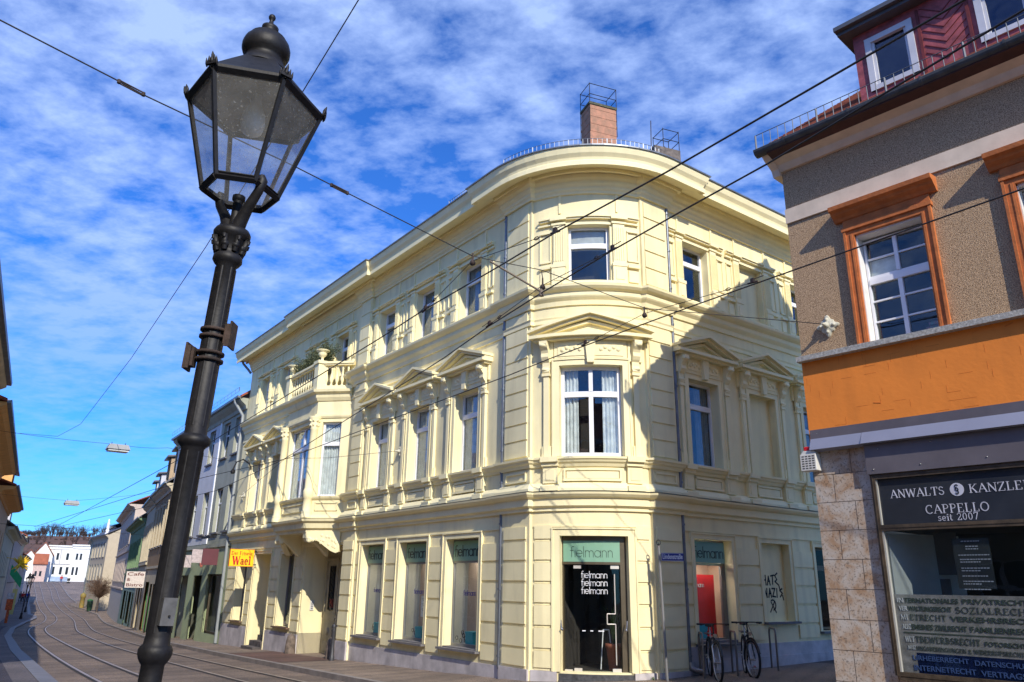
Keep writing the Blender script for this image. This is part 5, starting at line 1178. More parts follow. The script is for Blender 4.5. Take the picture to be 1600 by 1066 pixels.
row('WET', .94, 1.255, .062, .11, PLt, True); row('TBEWERBSRECHT', 1.06, 1.255, .066, .72, DL, True); row('FOTORECHT', 1.82, 1.255, .05, .42, DL)
row('NUTZ', .96, 1.17, .04, .09, PLt, True); row('UNGSBEDINGUNGEN & WIDERRUFSRECHT', 1.055, 1.165, .044, 1.15, DL, True)
row('URHEBERRECHT', 1.0, 1.05, .056, .62, BL_); row('DATENSCHUTZ', 1.68, 1.04, .056, .6, BL_)
row('INTERNETRECHT', 1.0, .935, .062, .68, BL_); row('VERTRAGSRECHT', 1.73, .93, .062, .75, BL_)
# alarm box on the corner
al = thing('alarm_box', 'white ventilated alarm siren box with red lamp on the travertine corner', 'alarm', F3.at(.02, 0, 3.4))
q = MB(); q.fbox(F3, -.11, .12, 3.42, 3.65, .0, .15); q.prism(F3, [(-.11, 3.65), (.12, 3.65), (.09, 3.70), (-.07, 3.70)], .01, .13); q.build('case', mat('alarm_white', (.62, .60, .54), .5, .05), al, bevel=.006)
q = MB(); q.fbox(F3, -.06, .07, 3.70, 3.76, .03, .12); q.build('red_lamp', mat('red_lamp_plastic', (.6, .01, .02), .3), al, bevel=.01)
q = MB()
for i in range(6):
    for j in range(4): x = -.085 + j * .05; q.fbox(F3, x, x + .034, 3.445 + i * .033, 3.461 + i * .033, .15, .1515)
    sfr = F3.sub(-.11, 0, -.11, .15); sfr.n = -F3.d
    for j in range(2): q.fbox(sfr, .03 + j * .055, .07 + j * .055, 3.445 + i * .033, 3.461 + i * .033, 0, .0015)
q.build('vent_slots', DARK, al)

# rosettes that anchor the overhead wires
def rosette(p, n, lb, st=1.):
    o = MB(); u = Vector((-n.y, n.x, 0))
    prof = []
    N_ = 40; vs = []
    def R(a): return (.11 + .055 * abs(math.cos(2 * a)) ** 1.5 + .018 * math.cos(8 * a)) * st
    base = [p + u * (R(2 * PI * i / N_) * math.cos(2 * PI * i / N_)) + Z * (R(2 * PI * i / N_) * math.sin(2 * PI * i / N_)) for i in range(N_)]
    for h, k in ((0, 1.), (.03, .95), (.05, .6), (.06, .4)): vs.append([p + (b - p) * k + n * h for b in base])
    fl = [v for r in vs for v in r]; o.add(fl, [(i * N_ + j, i * N_ + (j + 1) % N_, (i + 1) * N_ + (j + 1) % N_, (i + 1) * N_ + j) for i in range(3) for j in range(N_)] + [tuple(range(3 * N_, 4 * N_))])
    for k in range(4):
        a = k * PI / 2; o.lathe(p + (u * math.cos(a) + Z * math.sin(a)) * .10 * st + n * .03, n, [(.035 * st, 0), (.025 * st, .03), (.006, .04)], 8)
    o.lathe(p + n * .05, n, [(.05, 0), (.045, .05), (.03, .07), (.015, .14), (.015, .16)], 10)
    ob = o.build('wall_rosette', mat('rosette_stone', (.55, .52, .40), .8, .15, 20.), loc=p); return tag(ob, lb, 'wire anchor', 'rosettes anchoring the overhead wires')
H3 = F3.at(.449, .0, 5.47); rosette(H3, F3.n, 'ornate wire anchor on brown roughcast above the orange band')
H1 = F1.at(4.84, .0, 5.29); rosette(H1, F1.n, 'ornate wire anchor between the tall windows of the yellow street front')
H1b = F1.at(17.9, .0, 5.10); rosette(H1b, F1.n, 'ornate wire anchor near the downpipe at the far end of the yellow front')

# ------------------------------------------------------------------ overhead wires
def wire(pts, lb, r=.007, sag=0., cat='wire', grp='overhead tram wires', name='overhead_wire', ends=None):
    P = []
    pts = [Vector(p) for p in pts]
    for a, b in zip(pts, pts[1:]):
        n = 6 if sag else 1
        for i in range(n): t = i / n; P.append(a.lerp(b, t) - Z * (sag * 4 * t * (1 - t)))
    P.append(pts[-1])
    mb = MB(); mb.tube(P, r, 5)
    o = mb.build(name, WIRE, loc=pts[0]); return tag(o, lb, cat, grp)
W1 = [(6.2, 1.1, 6.2), (3.43, 4.74, 6.18), (1.65, 7.29, 6.15), (.55, 8.74, 6.13), (-.14, 9.74, 6.11), (-1.45, 11.48, 6.03), (-2.25, 12.65, 5.98), (-8.6, 21.69, 5.65), (-26.94, 46.3, 4.71), (-60, 96, 3.8), (-88, 146, 5.6)]
W2_ = [(6.9, -.2, 6.2), (3.96, 4.82, 6.18), (2.69, 7.08, 6.15), (2.01, 8.16, 6.14), (1.31, 9.31, 6.13), (.44, 10.77, 6.09), (-.4, 12.2, 6.03), (-1.31, 13.93, 5.96), (-7.34, 24.57, 5.61), (-11.99, 31.52, 5.37), (-16.74, 36.37, 5.16), (-26.94, 46.3, 4.71)]
W3_ = [(10, 1.6, 6.2), (5.73, 7.55, 6.17), (2.85, 11.34, 6.12), (.76, 13.97, 6.01), (.01, 14.99, 5.96), (-7.25, 24.46, 5.61), (-10.53, 27.49, 5.49), (-14.49, 31.27, 5.33), (-28, 46, 4.7)]
wire(W1, 'highest long contact wire running up the street past the corner door', .011)
wire(W2_, 'middle long contact wire crossing the corner window of the top floor', .011)
wire(W3_, 'lowest long contact wire crossing the orange framed window', .011)
A0 = Vector((-.63, 10.73, 6.67)); A1 = Vector((.46, 11.31, 6.62)); A2 = Vector((2.36, 12.61, 6.55))
SPA = [(-7.2, 2.6, 6.75), (-4.1, 6.59, 6.72), (-3.92, 6.83, 6.71), (-2.7, 8.21, 6.70), (-2.26, 8.74, 6.69), A0]
wire(SPA, 'span wire from the left edge behind the lantern to the first hanger', .008, grp='span wires')
wire([A0, (-.32, 10.78, 6.62), A1 + Z * .08, A2, H3 + F3.n * .16], 'span wire from the first hanger to the rosette on brown roughcast', .007, grp='span wires')
# hangers with short bridle wires
def clamp(parent, p, d):
    mb = MB(); d = Vector(d).normalized(); mb.tube([p - d * .09, p + d * .09], .014, 6); mb.gbox(p + Z * .03, d, d.cross(Z).normalized(), Z, .03, .015, .035); mb.tube([p + Z * .05, p + d * .2 + Z * .06], .006, 5); return mb.build('clamp', RUST, parent)
def hanger(p, top, a, b, lb):
    t = thing('wire_hanger', lb, 'wire hanger', p, 'hangers of the tram wires')
    mb = MB(); mb.lathe(p - Z * .10, (0, 0, 1), [(.01, 0), (.04, .02), (.045, .05), (.03, .08), (.015, .1), (.012, .2)], 8); mb.tube([p + Z * .1, Vector(top)], .008, 5); mb.build('insulator', RUST, t)
    for q in (a, b):
        q = Vector(q); m = MB(); m.tube([p - Z * .02, q], .0055, 5); m.build('bridle_wire', WIRE, t)
        e = p.lerp(q, .8); m = MB(); u = (q - p).normalized(); m.tube([e - u * .06, e - u * .02 + Z * .02, e + u * .02 + Z * .02, e + u * .06, e + u * .02 - Z * .02, e - u * .02 - Z * .02, e - u * .06], .007, 5); m.build('turnbuckle', RUST, t)
        clamp(t, q, u)
hanger(Vector((-.6, 10.3, 6.42)), A0, (.53, 8.78, 6.14), (-1.40, 11.42, 6.03), 'wire hanger left of the sloping strut, over the far contact wire')
hanger(Vector((.47, 11.1, 6.37)), A1 + Z * .06, (1.33, 9.3, 6.15), (-.39, 12.15, 6.04), 'wire hanger at the low end of the sloping strut')
hanger(Vector((2.28, 12.3, 6.36)), A2, (3.55, 10.4, 6.16), (1.34, 13.2, 6.06), 'wire hanger over the pediment of the corner window')
mb = MB(); mb.tube([Vector((-.36, 10.76, 6.60)), Vector((.44, 10.80, 6.12))], .016, 7); mb.lathe(Vector((.44, 10.80, 6.05)), (0, 0, 1), [(.04, 0), (.03, .08), (.01, .12)], 8); o = mb.build('wire_strut', mat('strut_brown', (.16, .12, .08), .6), loc=(-.36, 10.76, 6.6)); tag(o, 'short sloping brown strut tube between two overhead wires', 'strut')
# insulators in the span wire by the lantern
for p, d, lb in ((Vector((-4.0, 6.72, 6.715)), Vector((.75, 1, 0)), 'wire insulator on the span wire left of the lantern'), (Vector((-2.26, 8.74, 6.69)), Vector((.8, 1, 0)), 'long shackle on the span wire right of the lantern')):
    d = d.normalized(); t = MB(); u = d.cross(Z)
    t.tube([p - d * .12 + Z * .018, p + d * .12 + Z * .018, p + d * .15, p + d * .12 - Z * .018, p - d * .12 - Z * .018, p - d * .15, p - d * .12 + Z * .018], .008, 6); t.lathe(p - d * .13 - Z * .02, (0, 0, 1), [(.02, 0), (.02, .04)], 6); t.lathe(p + d * .13 - Z * .02, (0, 0, 1), [(.02, 0), (.02, .04)], 6)
    tag(t.build('wire_shackle', RUST, loc=p), lb, 'shackle', 'shackles in the span wires')
wire([(-.9, 5.2, 8.3), (-1.82, 7.1, 8.23), (-2.86, 8.72, 8.18), (-5.93, 13.39, 7.98), (-10.67, 20.43, 7.75), (-16.2, 28.2, 7.38), (-18.54, 30.81, 7.37), (-20.4, 30.9, 7.5)], 'thin cable rising diagonally behind the lantern to the upper edge', .0075, grp='span wires')
wire([(-16.2, 23.0, 6.2), (-12.77, 24.6, 6.02), (-11.6, 25.6, 6.1), F1.at(17.5, .1, 6.4)], 'span wire carrying the nearer hanging street light', .006, .05, grp='span wires')
wire([(-26, 36.2, 5.8), (-21.82, 38.52, 5.52), F1.at(27, .1, 6.2)], 'span wire carrying the farther hanging street light', .006, .05, grp='span wires')
wire([H1 + F1.n * .14, F1.at(7.6, .9, 5.35), (-7.25, 24.46, 5.62), H1b + F1.n * .14], 'bracing wire between the two rosettes on the yellow street front', .006, grp='span wires')
wire([(-26.94, 46.3, 4.72), (-31, 46, 4.9), (-34.5, 44.5, 5.2)], 'short span wire to the left house row far down the street', .01, grp='span wires')
wire([(-26.94, 46.3, 4.72), SN(48, -3.3, 6.3)], 'short span wire to the right house row far down the street', .01, grp='span wires')
def hang_light(p, lb, tilt=0):
    t = thing('hanging_street_light', lb, 'street light', p, 'street lights hanging over the road')
    u = F1.d; v = F1.n
    a = MB(); a.box8([p + u * x * q + v * y * q + Z * z for z, q in ((-.22, 1), (-.06, .8)) for x, y in ((-.24, -.34), (.24, -.34), (.24, .34), (-.24, .34))]); a.build('housing', mat('lamp_housing', (.30, .31, .32), .5, .1), t)
    a = MB(); a.gbox(p - Z * .25, u, v, Z, .20, .30, .03); a.build('diffuser', mat('lamp_glass', (.6, .62, .6), .3), t)
    a = MB(); a.tube([p - v * .2 - Z * .06, p - v * .2 + Z * .02], .012, 5); a.tube([p + v * .2 - Z * .06, p + v * .2 + Z * .02], .012, 5); a.build('clamp', RUST, t)
hang_light(Vector((-12.77, 24.6, 6.06)), 'nearer grey street light hanging on a wire over the road')
hang_light(Vector((-21.82, 38.52, 5.58)), 'farther grey street light hanging on a wire over the road')

# ------------------------------------------------------------------ the old lantern in the foreground
def lantern_post(B, ax, scale, lb, bottom, group, simple=False):
    t = thing('street_lantern', lb, 'street lamp', B + ax * bottom, group)
    s = scale; ax = ax.normalized(); k = 12 if simple else 28; q_ = 1. if simple else .93
    def lt(prof, name, m=IRON, par=None, kk=None, rot=0., smooth=True):
        mb = MB(); mb.lathe(B, ax, [(r * s * q_, h * s) for r, h in prof], kk or k, rot, smooth); return mb.build(name, m, par or t)
    b0 = bottom / s
    post = lt([(.13, b0), (.13, b0 + .12), (.10, b0 + .2), (.085, b0 + .5), (.075, -.75), (.095, -.72), (.095, -.66), (.045, -.6), (.043, -.09), (.043, -.05), (.050, -.042), (.059, -.028), (.064, -.012), (.064, .002), (.058, .014), (.050, .020), (.0465, .05), (.0465, .4), (.046, .742), (.053, .750), (.064, .760), (.068, .772), (.064, .785), (.054, .793), (.046, .80), (.045, 1.3), (.044, 1.53), (.056, 1.54), (.066, 1.555), (.064, 1.575), (.052, 1.585), (.052, 1.60), (.066, 1.655), (.082, 1.665), (.084, 1.685), (.076, 1.70), (.04, 1.705)], 'post')
    a = Vector((0, 1, 0)); u = a.cross(ax).normalized(); v = ax.cross(u)
    def at(x, y, h): return B + ax * (h * s) + u * (x * s) + v * (y * s)
    if not simple:
        fl = MB()
        for i in range(6):
            an = i * PI / 3 + .5; c, q = math.cos(an), math.sin(an)
            for h0, h1, r in ((.06, .73, .0365), (.83, 1.52, .036)): fl.tube([at(c * r, q * r, h0), at(c * r * .97, q * r * .97, h1)], .009 * s, 6)
        fl.build('fluting', IRON, post)
        cp = MB()
        for i in range(8):
            an = i * PI / 4; c, q = math.cos(an), math.sin(an)
            cp.tube([at(c * .053, q * .053, 1.59), at(c * .062, q * .062, 1.62), at(c * .070, q * .070, 1.655), at(c * .078, q * .078, 1.65), at(c * .077, q * .077, 1.635)], [.012 * s, .013 * s, .011 * s, .009 * s, .006 * s], 6)
            cp.lathe(at(c * .058, q * .058, 1.615), (u * c + v * q), [(.018 * s, 0), (.012 * s, .012 * s), (.003, .015 * s)], 7)
        cp.build('capital_leaves', IRON, post)
        hb = MB(); hp = ORIENT['door']; hb.gbox(at(.034, -.040, .135), (u * .8 + v * .6), ax, (u * .6 - v * .8), .024, .048, .022); hb.build('service_hatch', mat('bare_hatch_metal', (.13, .125, .12), .5, .15, 20., metal=.3), t)
        hs = MB(); hs.lathe(at(.052, -.058, .12), (u * .6 - v * .8), [(.005, 0), (.004, .004)], 6); hs.build('screw', IRON, t)
        # two clamps that hold small bracket plates
        cl_ = MB()
        for h in (1.10, 1.13, 1.20, 1.23):
            cl_.lathe(B, ax, [(.05 * s, h * s), (.056 * s, (h + .002) * s), (.056 * s, (h + .012) * s), (.05 * s, (h + .014) * s)], 20)
        cl_.build('clamp_band', RUST, t)
        for sx, h in ((-1, 1.115), (1, 1.215)):
            pm_ = MB(); 
            pm_.gbox(at(sx * .066, -.012, h), u, v, ax, .012 * s, .02 * s, .04 * s)
            pm_.gbox(at(sx * .083, -.012, h), u, v, ax, .004 * s, .034 * s, .055 * s); pm_.gbox(at(sx * .074, -.04, h - .005), u, v, ax, .01 * s, .004 * s, .048 * s); pm_.build('bracket_plate', RUST, t)
    # fork that carries the lantern
    fk = MB()
    for i in range(2 if not simple else 2):
        an = ORIENT['fork'] + PI * i; c, q = math.cos(an), math.sin(an)
        fk.tube([at(c * .02, q * .02, 1.69), at(c * .045, q * .045, 1.74), at(c * .085, q * .085, 1.80), at(c * .135, q * .135, 1.86), at(c * .152, q * .152, 1.905), at(c * .142, q * .142, 1.93)], [.034 * s, .029 * s, .023 * s, .020 * s, .022 * s, .015 * s], 8)
    fk.tube([at(0, 0, 1.69), at(0, 0, 1.86)], .022 * s, 8); fk.lathe(at(0, 0, 1.84), ax, [(.017 * s, 0), (.028 * s, .01 * s), (.028 * s, .03 * s), (.012 * s, .035 * s)], 10)
    fk.build('fork', IRON, t)
    # hexagonal cage
    R0, R1, H0, H1_ = .160, .292, 1.885, 2.335
    hx = [ORIENT['hex'] + i * PI / 3 for i in range(6)]
    lo = [at(math.cos(x) * R0, math.sin(x) * R0, H0) for x in hx]; hi = [at(math.cos(x) * R1, math.sin(x) * R1, H1_) for x in hx]
    cg_ = MB(); br_ = .0115 * s
    for i in range(6):
        j = (i + 1) % 6
        cg_.tube([lo[i], lo[i].lerp(hi[i], .5), hi[i]], br_, 4, smooth=False)
        cg_.tube([lo[i], lo[j]], br_ * 1.35, 4, smooth=False); cg_.tube([hi[i], hi[j]], br_ * 1.5, 4, smooth=False)
        cg_.tube([lo[i] + ax * .018 * s, lo[j] + ax * .018 * s], br_ * .8, 4, smooth=False)
    cg_.build('lantern_frame', IRON, t)
    gm = glass_mat('old_lantern_glass', (.88, .90, .92), (.9, .95, 1), 1.22, dirt=.34) if not simple else glass_mat('far_glass', (.8, .8, .8), (1, 1, 1), 1.4)
    for i in range(6):
        j = (i + 1) % 6; g = MB(); g.add([lo[i], lo[j], hi[j], hi[i]], [(0, 1, 2, 3)]); g.build('glass_pane', gm, t)
    if not simple:
        g = MB(); g.add([p + ax * .004 for p in lo], [tuple(range(6))]); g.build('glass_floor', gm, t)
    # roof
    rr = MB(); ring = []
    for r, h in ((.308, 2.335), (.308, 2.352), (.28, 2.375), (.19, 2.47), (.118, 2.545)): ring.append([at(math.cos(x) * r, math.sin(x) * r, h) for x in hx])
    fl = [p for r in ring for p in r]; rr.add(fl, [(i * 6 + j, i * 6 + (j + 1) % 6, (i + 1) * 6 + (j + 1) % 6, (i + 1) * 6 + j) for i in range(4) for j in range(6)])
    rr.build('lantern_roof', IRON, t)
    if not simple:
        rl = MB(); ins_ = [at(math.cos(x) * .27, math.sin(x) * .27, 2.334) for x in hx] + [at(math.cos(x) * .08, math.sin(x) * .08, 2.40) for x in hx]
        rl.add(ins_, [(j, (j + 1) % 6, 6 + (j + 1) % 6, 6 + j) for j in range(6)] + [tuple(range(6, 12))]); rl.build('inner_reflector', mat('dull_reflector', (.24, .20, .15), .6, .3, 12.), t)
        bl = MB(); bl.lathe(at(0, 0, 2.40), -ax, [(.02 * s, -.01), (.022 * s, .03 * s), (.03 * s, .06 * s), (.048 * s, .10 * s), (.055 * s, .15 * s), (.045 * s, .195 * s), (.015 * s, .215 * s), (.001, .217 * s)], 16); bl.build('bulb', mat('frosted_bulb', (.62, .60, .56), .35, .05), t)
    lt([(.13, 2.53), (.128, 2.545), (.105, 2.57), (.092, 2.595), (.094, 2.61), (.110, 2.622), (.119, 2.645), (.119, 2.67), (.111, 2.695), (.095, 2.708), (.092, 2.722), (.06, 2.745), (.035, 2.765), (.042, 2.775), (.042, 2.79), (.025, 2.80), (.012, 2.815), (.010, 2.835), (.016, 2.842), (.018, 2.852), (.014, 2.862), (.004, 2.868)], 'finial')
    for i in range(6):
        p = at(math.cos(hx[i]) * .308, math.sin(hx[i]) * .308, 2.35); d = u * math.cos(hx[i]) + v * math.sin(hx[i]); w_ = ax.cross(d)
        pm_ = MB()
        if simple: pm_.lathe(p, ax, [(.02 * s, 0), (.004, .05 * s)], 5)
        else:
            for dx_, dh, r in ((0, .015, .011), (0, .036, .008), (.014, .015, .007), (-.014, .015, .007), (.026, .006, .006), (-.026, .006, .006)): pm_.lathe(p + w_ * dx_ * s + ax * (dh - .01) * s, d * .3 + ax, [(r * s * .5, -.012 * s), (r * s, 0), (r * s * .8, .012 * s), (.001, .028 * s)], 7)
            pm_.gbox(p, w_, ax, d, .024 * s, .009 * s, .006 * s)
        pm_.build('crest_ornament', IRON, t)
    return t
LB = Vector((-1.28469825, 2.98530575, 1.60428668)); LAX = Vector((0.03426299, 0.01474476, 0.99930408))
ORIENT = {'fork': -.6, 'hex': .2, 'door': 0}
lantern_post(LB, LAX, 1.0, 'large black iron street lantern on a leaning post close to the viewer', gz(LB) - LB.z + .0, None)

# ------------------------------------------------------------------ houses down the street
def pane_mat(nm='street_glass'): return glass_mat(nm, (.25, .27, .3), (.8, .85, .9), 1.6)
def wgrid(xs, w, z0, z1): return [(x - w / 2, x + w / 2, z0, z1) for x in xs]
def house(name, label, P0, P1, zg, ze, wallm, wins, over=.35, depth=8, ridge=3.2, roofm=None, trim=None, shop=None, base=None, n_side=1, dorm=None, dormm=None, cat='house', group=None, gable=False, frame=.045, band=None, gfm=None, gz1=None, surr=None, parapet=0, winm=None):
    a = F1.at(P0[0], P0[1], 0); b = F1.at(P1[0], P1[1], 0); fr = Fr(a, b - a)
    want = F1.n * (1 if n_side == 1 else -1)
    if fr.n.dot(want) < 0: fr.n = -fr.n
    L = (b - a).length
    t = thing(name, label, cat, (a + b) / 2 + Z * zg, group)
    holes = wins + (shop or [])
    q = MB(); q.wall(fr, 0, L, zg - .6, ze, holes, depth=.2)
    for e in (0, L): q.wall(fr.sub(e, 0, e, -depth), 0, depth, zg - .6, ze, [])
    if gable:
        for e in (0, L): q.add([fr.at(e, 0, ze), fr.at(e, -depth, ze), fr.at(e, -depth / 2, ze + ridge)], [(0, 1, 2)])
    q.fbox(fr, .02, L - .02, zg - .3, ze - .1, -.62, -.6)
    q.build('wall', wallm, t)
    if gfm: g = MB(); g.wall(fr, 0, L, zg - .6, gz1, [h for h in holes if h[2] < gz1 - .3], o=.025, depth=.2); g.build('ground_floor_wall', gfm, t)
    c = MB(); tm = trim or wallm
    c.xprism(fr, [(-.02, ze - .45), (.06, ze - .45), (.10, ze - .3), (.2, ze - .22), (over * .8, ze - .16), (over, ze - .08), (over, ze), (-.02, ze)], 0, L)
    c.build('cornice', tm, t)
    for z in (band or []): c = MB(); c.fbox(fr, 0, L, z, z + .14, -.01, .10); c.build('string_course', tm, t)
    g = MB(); g.xprism(fr, [(over, ze - .02), (over + .12, ze - .02), (over + .13, ze + .08), (over, ze + .04)], 0, L); g.build('gutter', ZINC, t)
    r = MB()
    if parapet == 0:
        r.box8([fr.at(-.1, over, ze), fr.at(L + .1, over, ze), fr.at(L + .1, -depth / 2, ze + ridge), fr.at(-.1, -depth / 2, ze + ridge), fr.at(-.1, over, ze + .1), fr.at(L + .1, over, ze + .1), fr.at(L + .1, -depth / 2, ze + ridge + .12), fr.at(-.1, -depth / 2, ze + ridge + .12)])
        r.box8([fr.at(-.1, -depth / 2, ze + ridge), fr.at(L + .1, -depth / 2, ze + ridge), fr.at(L + .1, -depth - .3, ze), fr.at(-.1, -depth - .3, ze), fr.at(-.1, -depth / 2, ze + ridge + .1), fr.at(L + .1, -depth / 2, ze + ridge + .1), fr.at(L + .1, -depth - .3, ze + .1), fr.at(-.1, -depth - .3, ze + .1)])
    else:
        r.fbox(fr, 0, L, ze, ze + parapet, -depth, .05)
    r.build('roof', roofm or TILE, t)
    for (x0, x1, z0, z1) in wins:
        f = MB(); o = -.14
        for bx in ((x0, x0 + frame, z0, z1), (x1 - frame, x1, z0, z1), (x0 + frame, x1 - frame, z0, z0 + frame), (x0 + frame, x1 - frame, z1 - frame, z1)): f.fbox(fr, *bx, o - .04, o)
        m_ = (x0 + x1) / 2; f.fbox(fr, m_ - .03, m_ + .03, z0, z1, o - .03, o + .005); zt = z0 + (z1 - z0) * .66; f.fbox(fr, x0 + frame, x1 - frame, zt - .03, zt + .03, o - .03, o + .008)
        fo = f.build('window', winm or WHT, t)
        g = MB(); g.fbox(fr, x0 + .03, x1 - .03, z0 + .03, z1 - .03, o - .03, o - .02); g.build('pane', pane_mat(), fo)
        s_ = MB(); s_.fbox(fr, x0 - .06, x1 + .06, z0 - .07, z0, -.1, .09); s_.build('sill', SLATE, fo)
        if surr:
            u = MB(); surround(u, fr, x0, x1, z0, z1, .10, .04); u.build('window_surround', surr, t)
    for h in (shop or []):
        (x0, x1, z0, z1) = h[:4]
        if len(h) > 5 and h[5] == 'door':
            d = MB(); d.fbox(fr, x0, x1, z0, z1, -.34, -.3); d.fbox(fr, x0 + .12, x1 - .12, z0 + .2, z0 + .9, -.3, -.28); d.fbox(fr, x0 + .12, x1 - .12, z0 + 1.0, z1 - .5, -.3, -.285); d.build('door', h[6], t)
        else:
            f = MB(); f.fbox(fr, x0, x0 + .07, z0, z1, -.2, -.12); f.fbox(fr, x1 - .07, x1, z0, z1, -.2, -.12); f.fbox(fr, x0, x1, z1 - .07, z1, -.2, -.12); f.fbox(fr, x0, x1, z0, z0 + .07, -.2, -.12); fo = f.build('shop_window', h[6] if len(h) > 6 else dm, t)
            g = MB(); g.fbox(fr, x0 + .05, x1 - .05, z0 + .05, z1 - .05, -.17, -.165); g.build('pane', SHOPG, fo)
    for (x, w_, z0, z1, om) in (dorm or []):
        d = MB(); oo = over - .55
        d.wall(fr, x - w_ / 2, x + w_ / 2, z0, z1, [(x - w_ / 2 + .2, x + w_ / 2 - .2, z0 + .3, z1 - .15)], o=oo, depth=.1)
        for e in (x - w_ / 2, x + w_ / 2): d.wall(fr.sub(e, oo, e, oo - 2.4), 0, 2.4, z0, z1, [])
        do_ = d.build('dormer', om, t)
        d = MB(); d.xprism(fr, [(oo + .25, z1), (oo + .25, z1 + .10), (oo - 2.6, z1 + .5), (oo - 2.6, z1 + .4)], x - w_ / 2 - .2, x + w_ / 2 + .2); d.build('dormer_roof', ROOFM, do_)
        d = MB(); d.fbox(fr, x - w_ / 2 + .2, x + w_ / 2 - .2, z0 + .3, z1 - .15, oo - .12, oo - .09); d.build('pane', pane_mat(), do_)
    return t, fr, L
GG = mat('grey_green_stucco', (.34, .35, .28), .9, .07, 2., .2, 40., streak=.1)
GRN_S = mat('sage_paint', (.36, .42, .24), .8, .05, 2.)
WST = mat('white_grey_stucco', (.56, .56, .58), .9, .05, 2.)
zgA = gz(F1.at(25, 0, 0))
win_u = wgrid([1.1, 3.0, 5.5, 7.6, 9.7, 11.8], 1.05, 7.13, 8.75) + wgrid([1.0, 2.85, 5.2, 7.4, 9.7, 11.8], 1.05, 3.85, 5.78)
ga, gfr, gL = house('grey_green_house', 'grey green three storey house beside the downpipe of the yellow building', (18.8, 0), (32, -.5), zgA, 9.35, GG, win_u, roofm=TILE, trim=GG,
    shop=[(.55, 3.0, -.25, 2.1, 0, 'win', dm), (3.9, 5.4, -.75, 2.05, 0, 'door', GRN_S), (6.5, 7.8, -.8, 2.05, 0, 'door', GRN_S), (8.6, 11.2, -.3, 2.1, 0, 'win', dm)], gfm=GRN_S, gz1=3.25, band=[3.2])
q = MB(); q.fbox(gfr, 3.92, 4.05, 3.4, 9.0, -.01, .05); q.build('white_pilaster', WHT, ga)
q = MB(); q.fbox(gfr, 4.05, gL - .02, 3.36, 8.95, -.01, .012); q = MB(); q.wall(gfr, 4.05, gL, 3.4, 8.9, [h for h in win_u if h[0] > 4.05], o=.012, depth=.05); q.build('white_grey_render', WST, ga)
SG = MB(); guard([gfr.at(0, .45, 0), gfr.at(gL, .45, 0)], 9.6, 9.78, .6); SG.build('snow_guard', ZINC, ga)
pipe(ga, [gfr.at(.5, .45, 9.35), gfr.at(.5, .42, 9.2), gfr.at(.15, .12, 8.6), gfr.at(.12, .1, -.5)], .07, m=mat('grey_pipe', (.25, .27, .27), .5))
q = MB()
for x in (.8, 2.2, 2.6, 5.0): q.tube([gfr.at(x, .05, 3.62), gfr.at(x + .2, .4, 3.7)], .02, 5)
q.fbox(gfr, 1.9, 3.3, 3.58, 3.66, .3, .42); q.build('awning_bracket', IRON, ga)
def board(fr, s, z0, z1, o0, o1, lb, m, name='hanging_board', txt=None, tm=None, serif_=False, cat='sign', lab_h=.14, m2=None):
    """board that sticks out of a wall, with lettering facing up the street"""
    f2 = fr.sub(s, o0, s, o1)
    if f2.n.dot(-F1.d) < 0: f2.n = -f2.n
    q = MB(); q.fbox(f2, 0, f2.len, z0, z1, -.03, .03); o = q.build(name, m, loc=fr.at(s, (o0 + o1) / 2, (z0 + z1) / 2)); tag(o, lb, cat)
    e = MB(); e.tube([fr.at(s, 0, z1 - .05), fr.at(s, o0, z1 - .05)], .015, 5); e.build('bracket', IRON, o)
    sg = 1 if Vector((1, 0, 0)).dot(f2.d) > 0 else -1; x0 = .06 * f2.len if sg > 0 else f2.len * .94
    n = len(txt or [])
    for i, t_ in enumerate(txt or []):
        h_ = (z1 - z0) / n; sans(t_, f2, x0, z1 - h_ * (i + 1) + h_ * .25, .032, h_ * .6, o, tm, sgn=sg, width=f2.len * (.88 if len(t_) > 2 else .2), bold=.015)
    return o
board(gfr, 1.3, 2.45, 3.1, .12, .75, 'dark maroon board over the grey green house shop window', mat('maroon_board', (.12, .03, .04), .6))
board(gfr, 2.5, 2.55, 3.1, .12, .9, 'small pale board with faded writing over the grey green shop window', mat('faded_pink_board', (.5, .42, .42), .7, .15, 12.))
board(gfr, 6.0, 2.4, 2.95, .1, .9, 'pale pink blank board farther along the grey green house', mat('faded_pink_board', (0, 0, 0)))
q = MB(); q.lathe(gfr.at(3.6, .2, 2.55), (0, 0, 1), [(.03, -.18), (.07, -.1), (.08, .05), (.03, .12)], 10); q.tube([gfr.at(3.6, 0, 2.75), gfr.at(3.6, .2, 2.67)], .015, 5); tag(q.build('wall_lamp', mat('red_white_lamp', (.6, .2, .15), .4, .4, 30.), loc=gfr.at(3.6, .2, 2.5)), 'small red and white wall lamp on the grey green house front', 'lamp')
q = MB(); q.fbox(gfr, 1.6, 2.3, -.15, 1.95, -.55, -.53); q.build('curtain', mat('dark_red_print', (.25, .02, .03), .7, .5, 14.), ga)

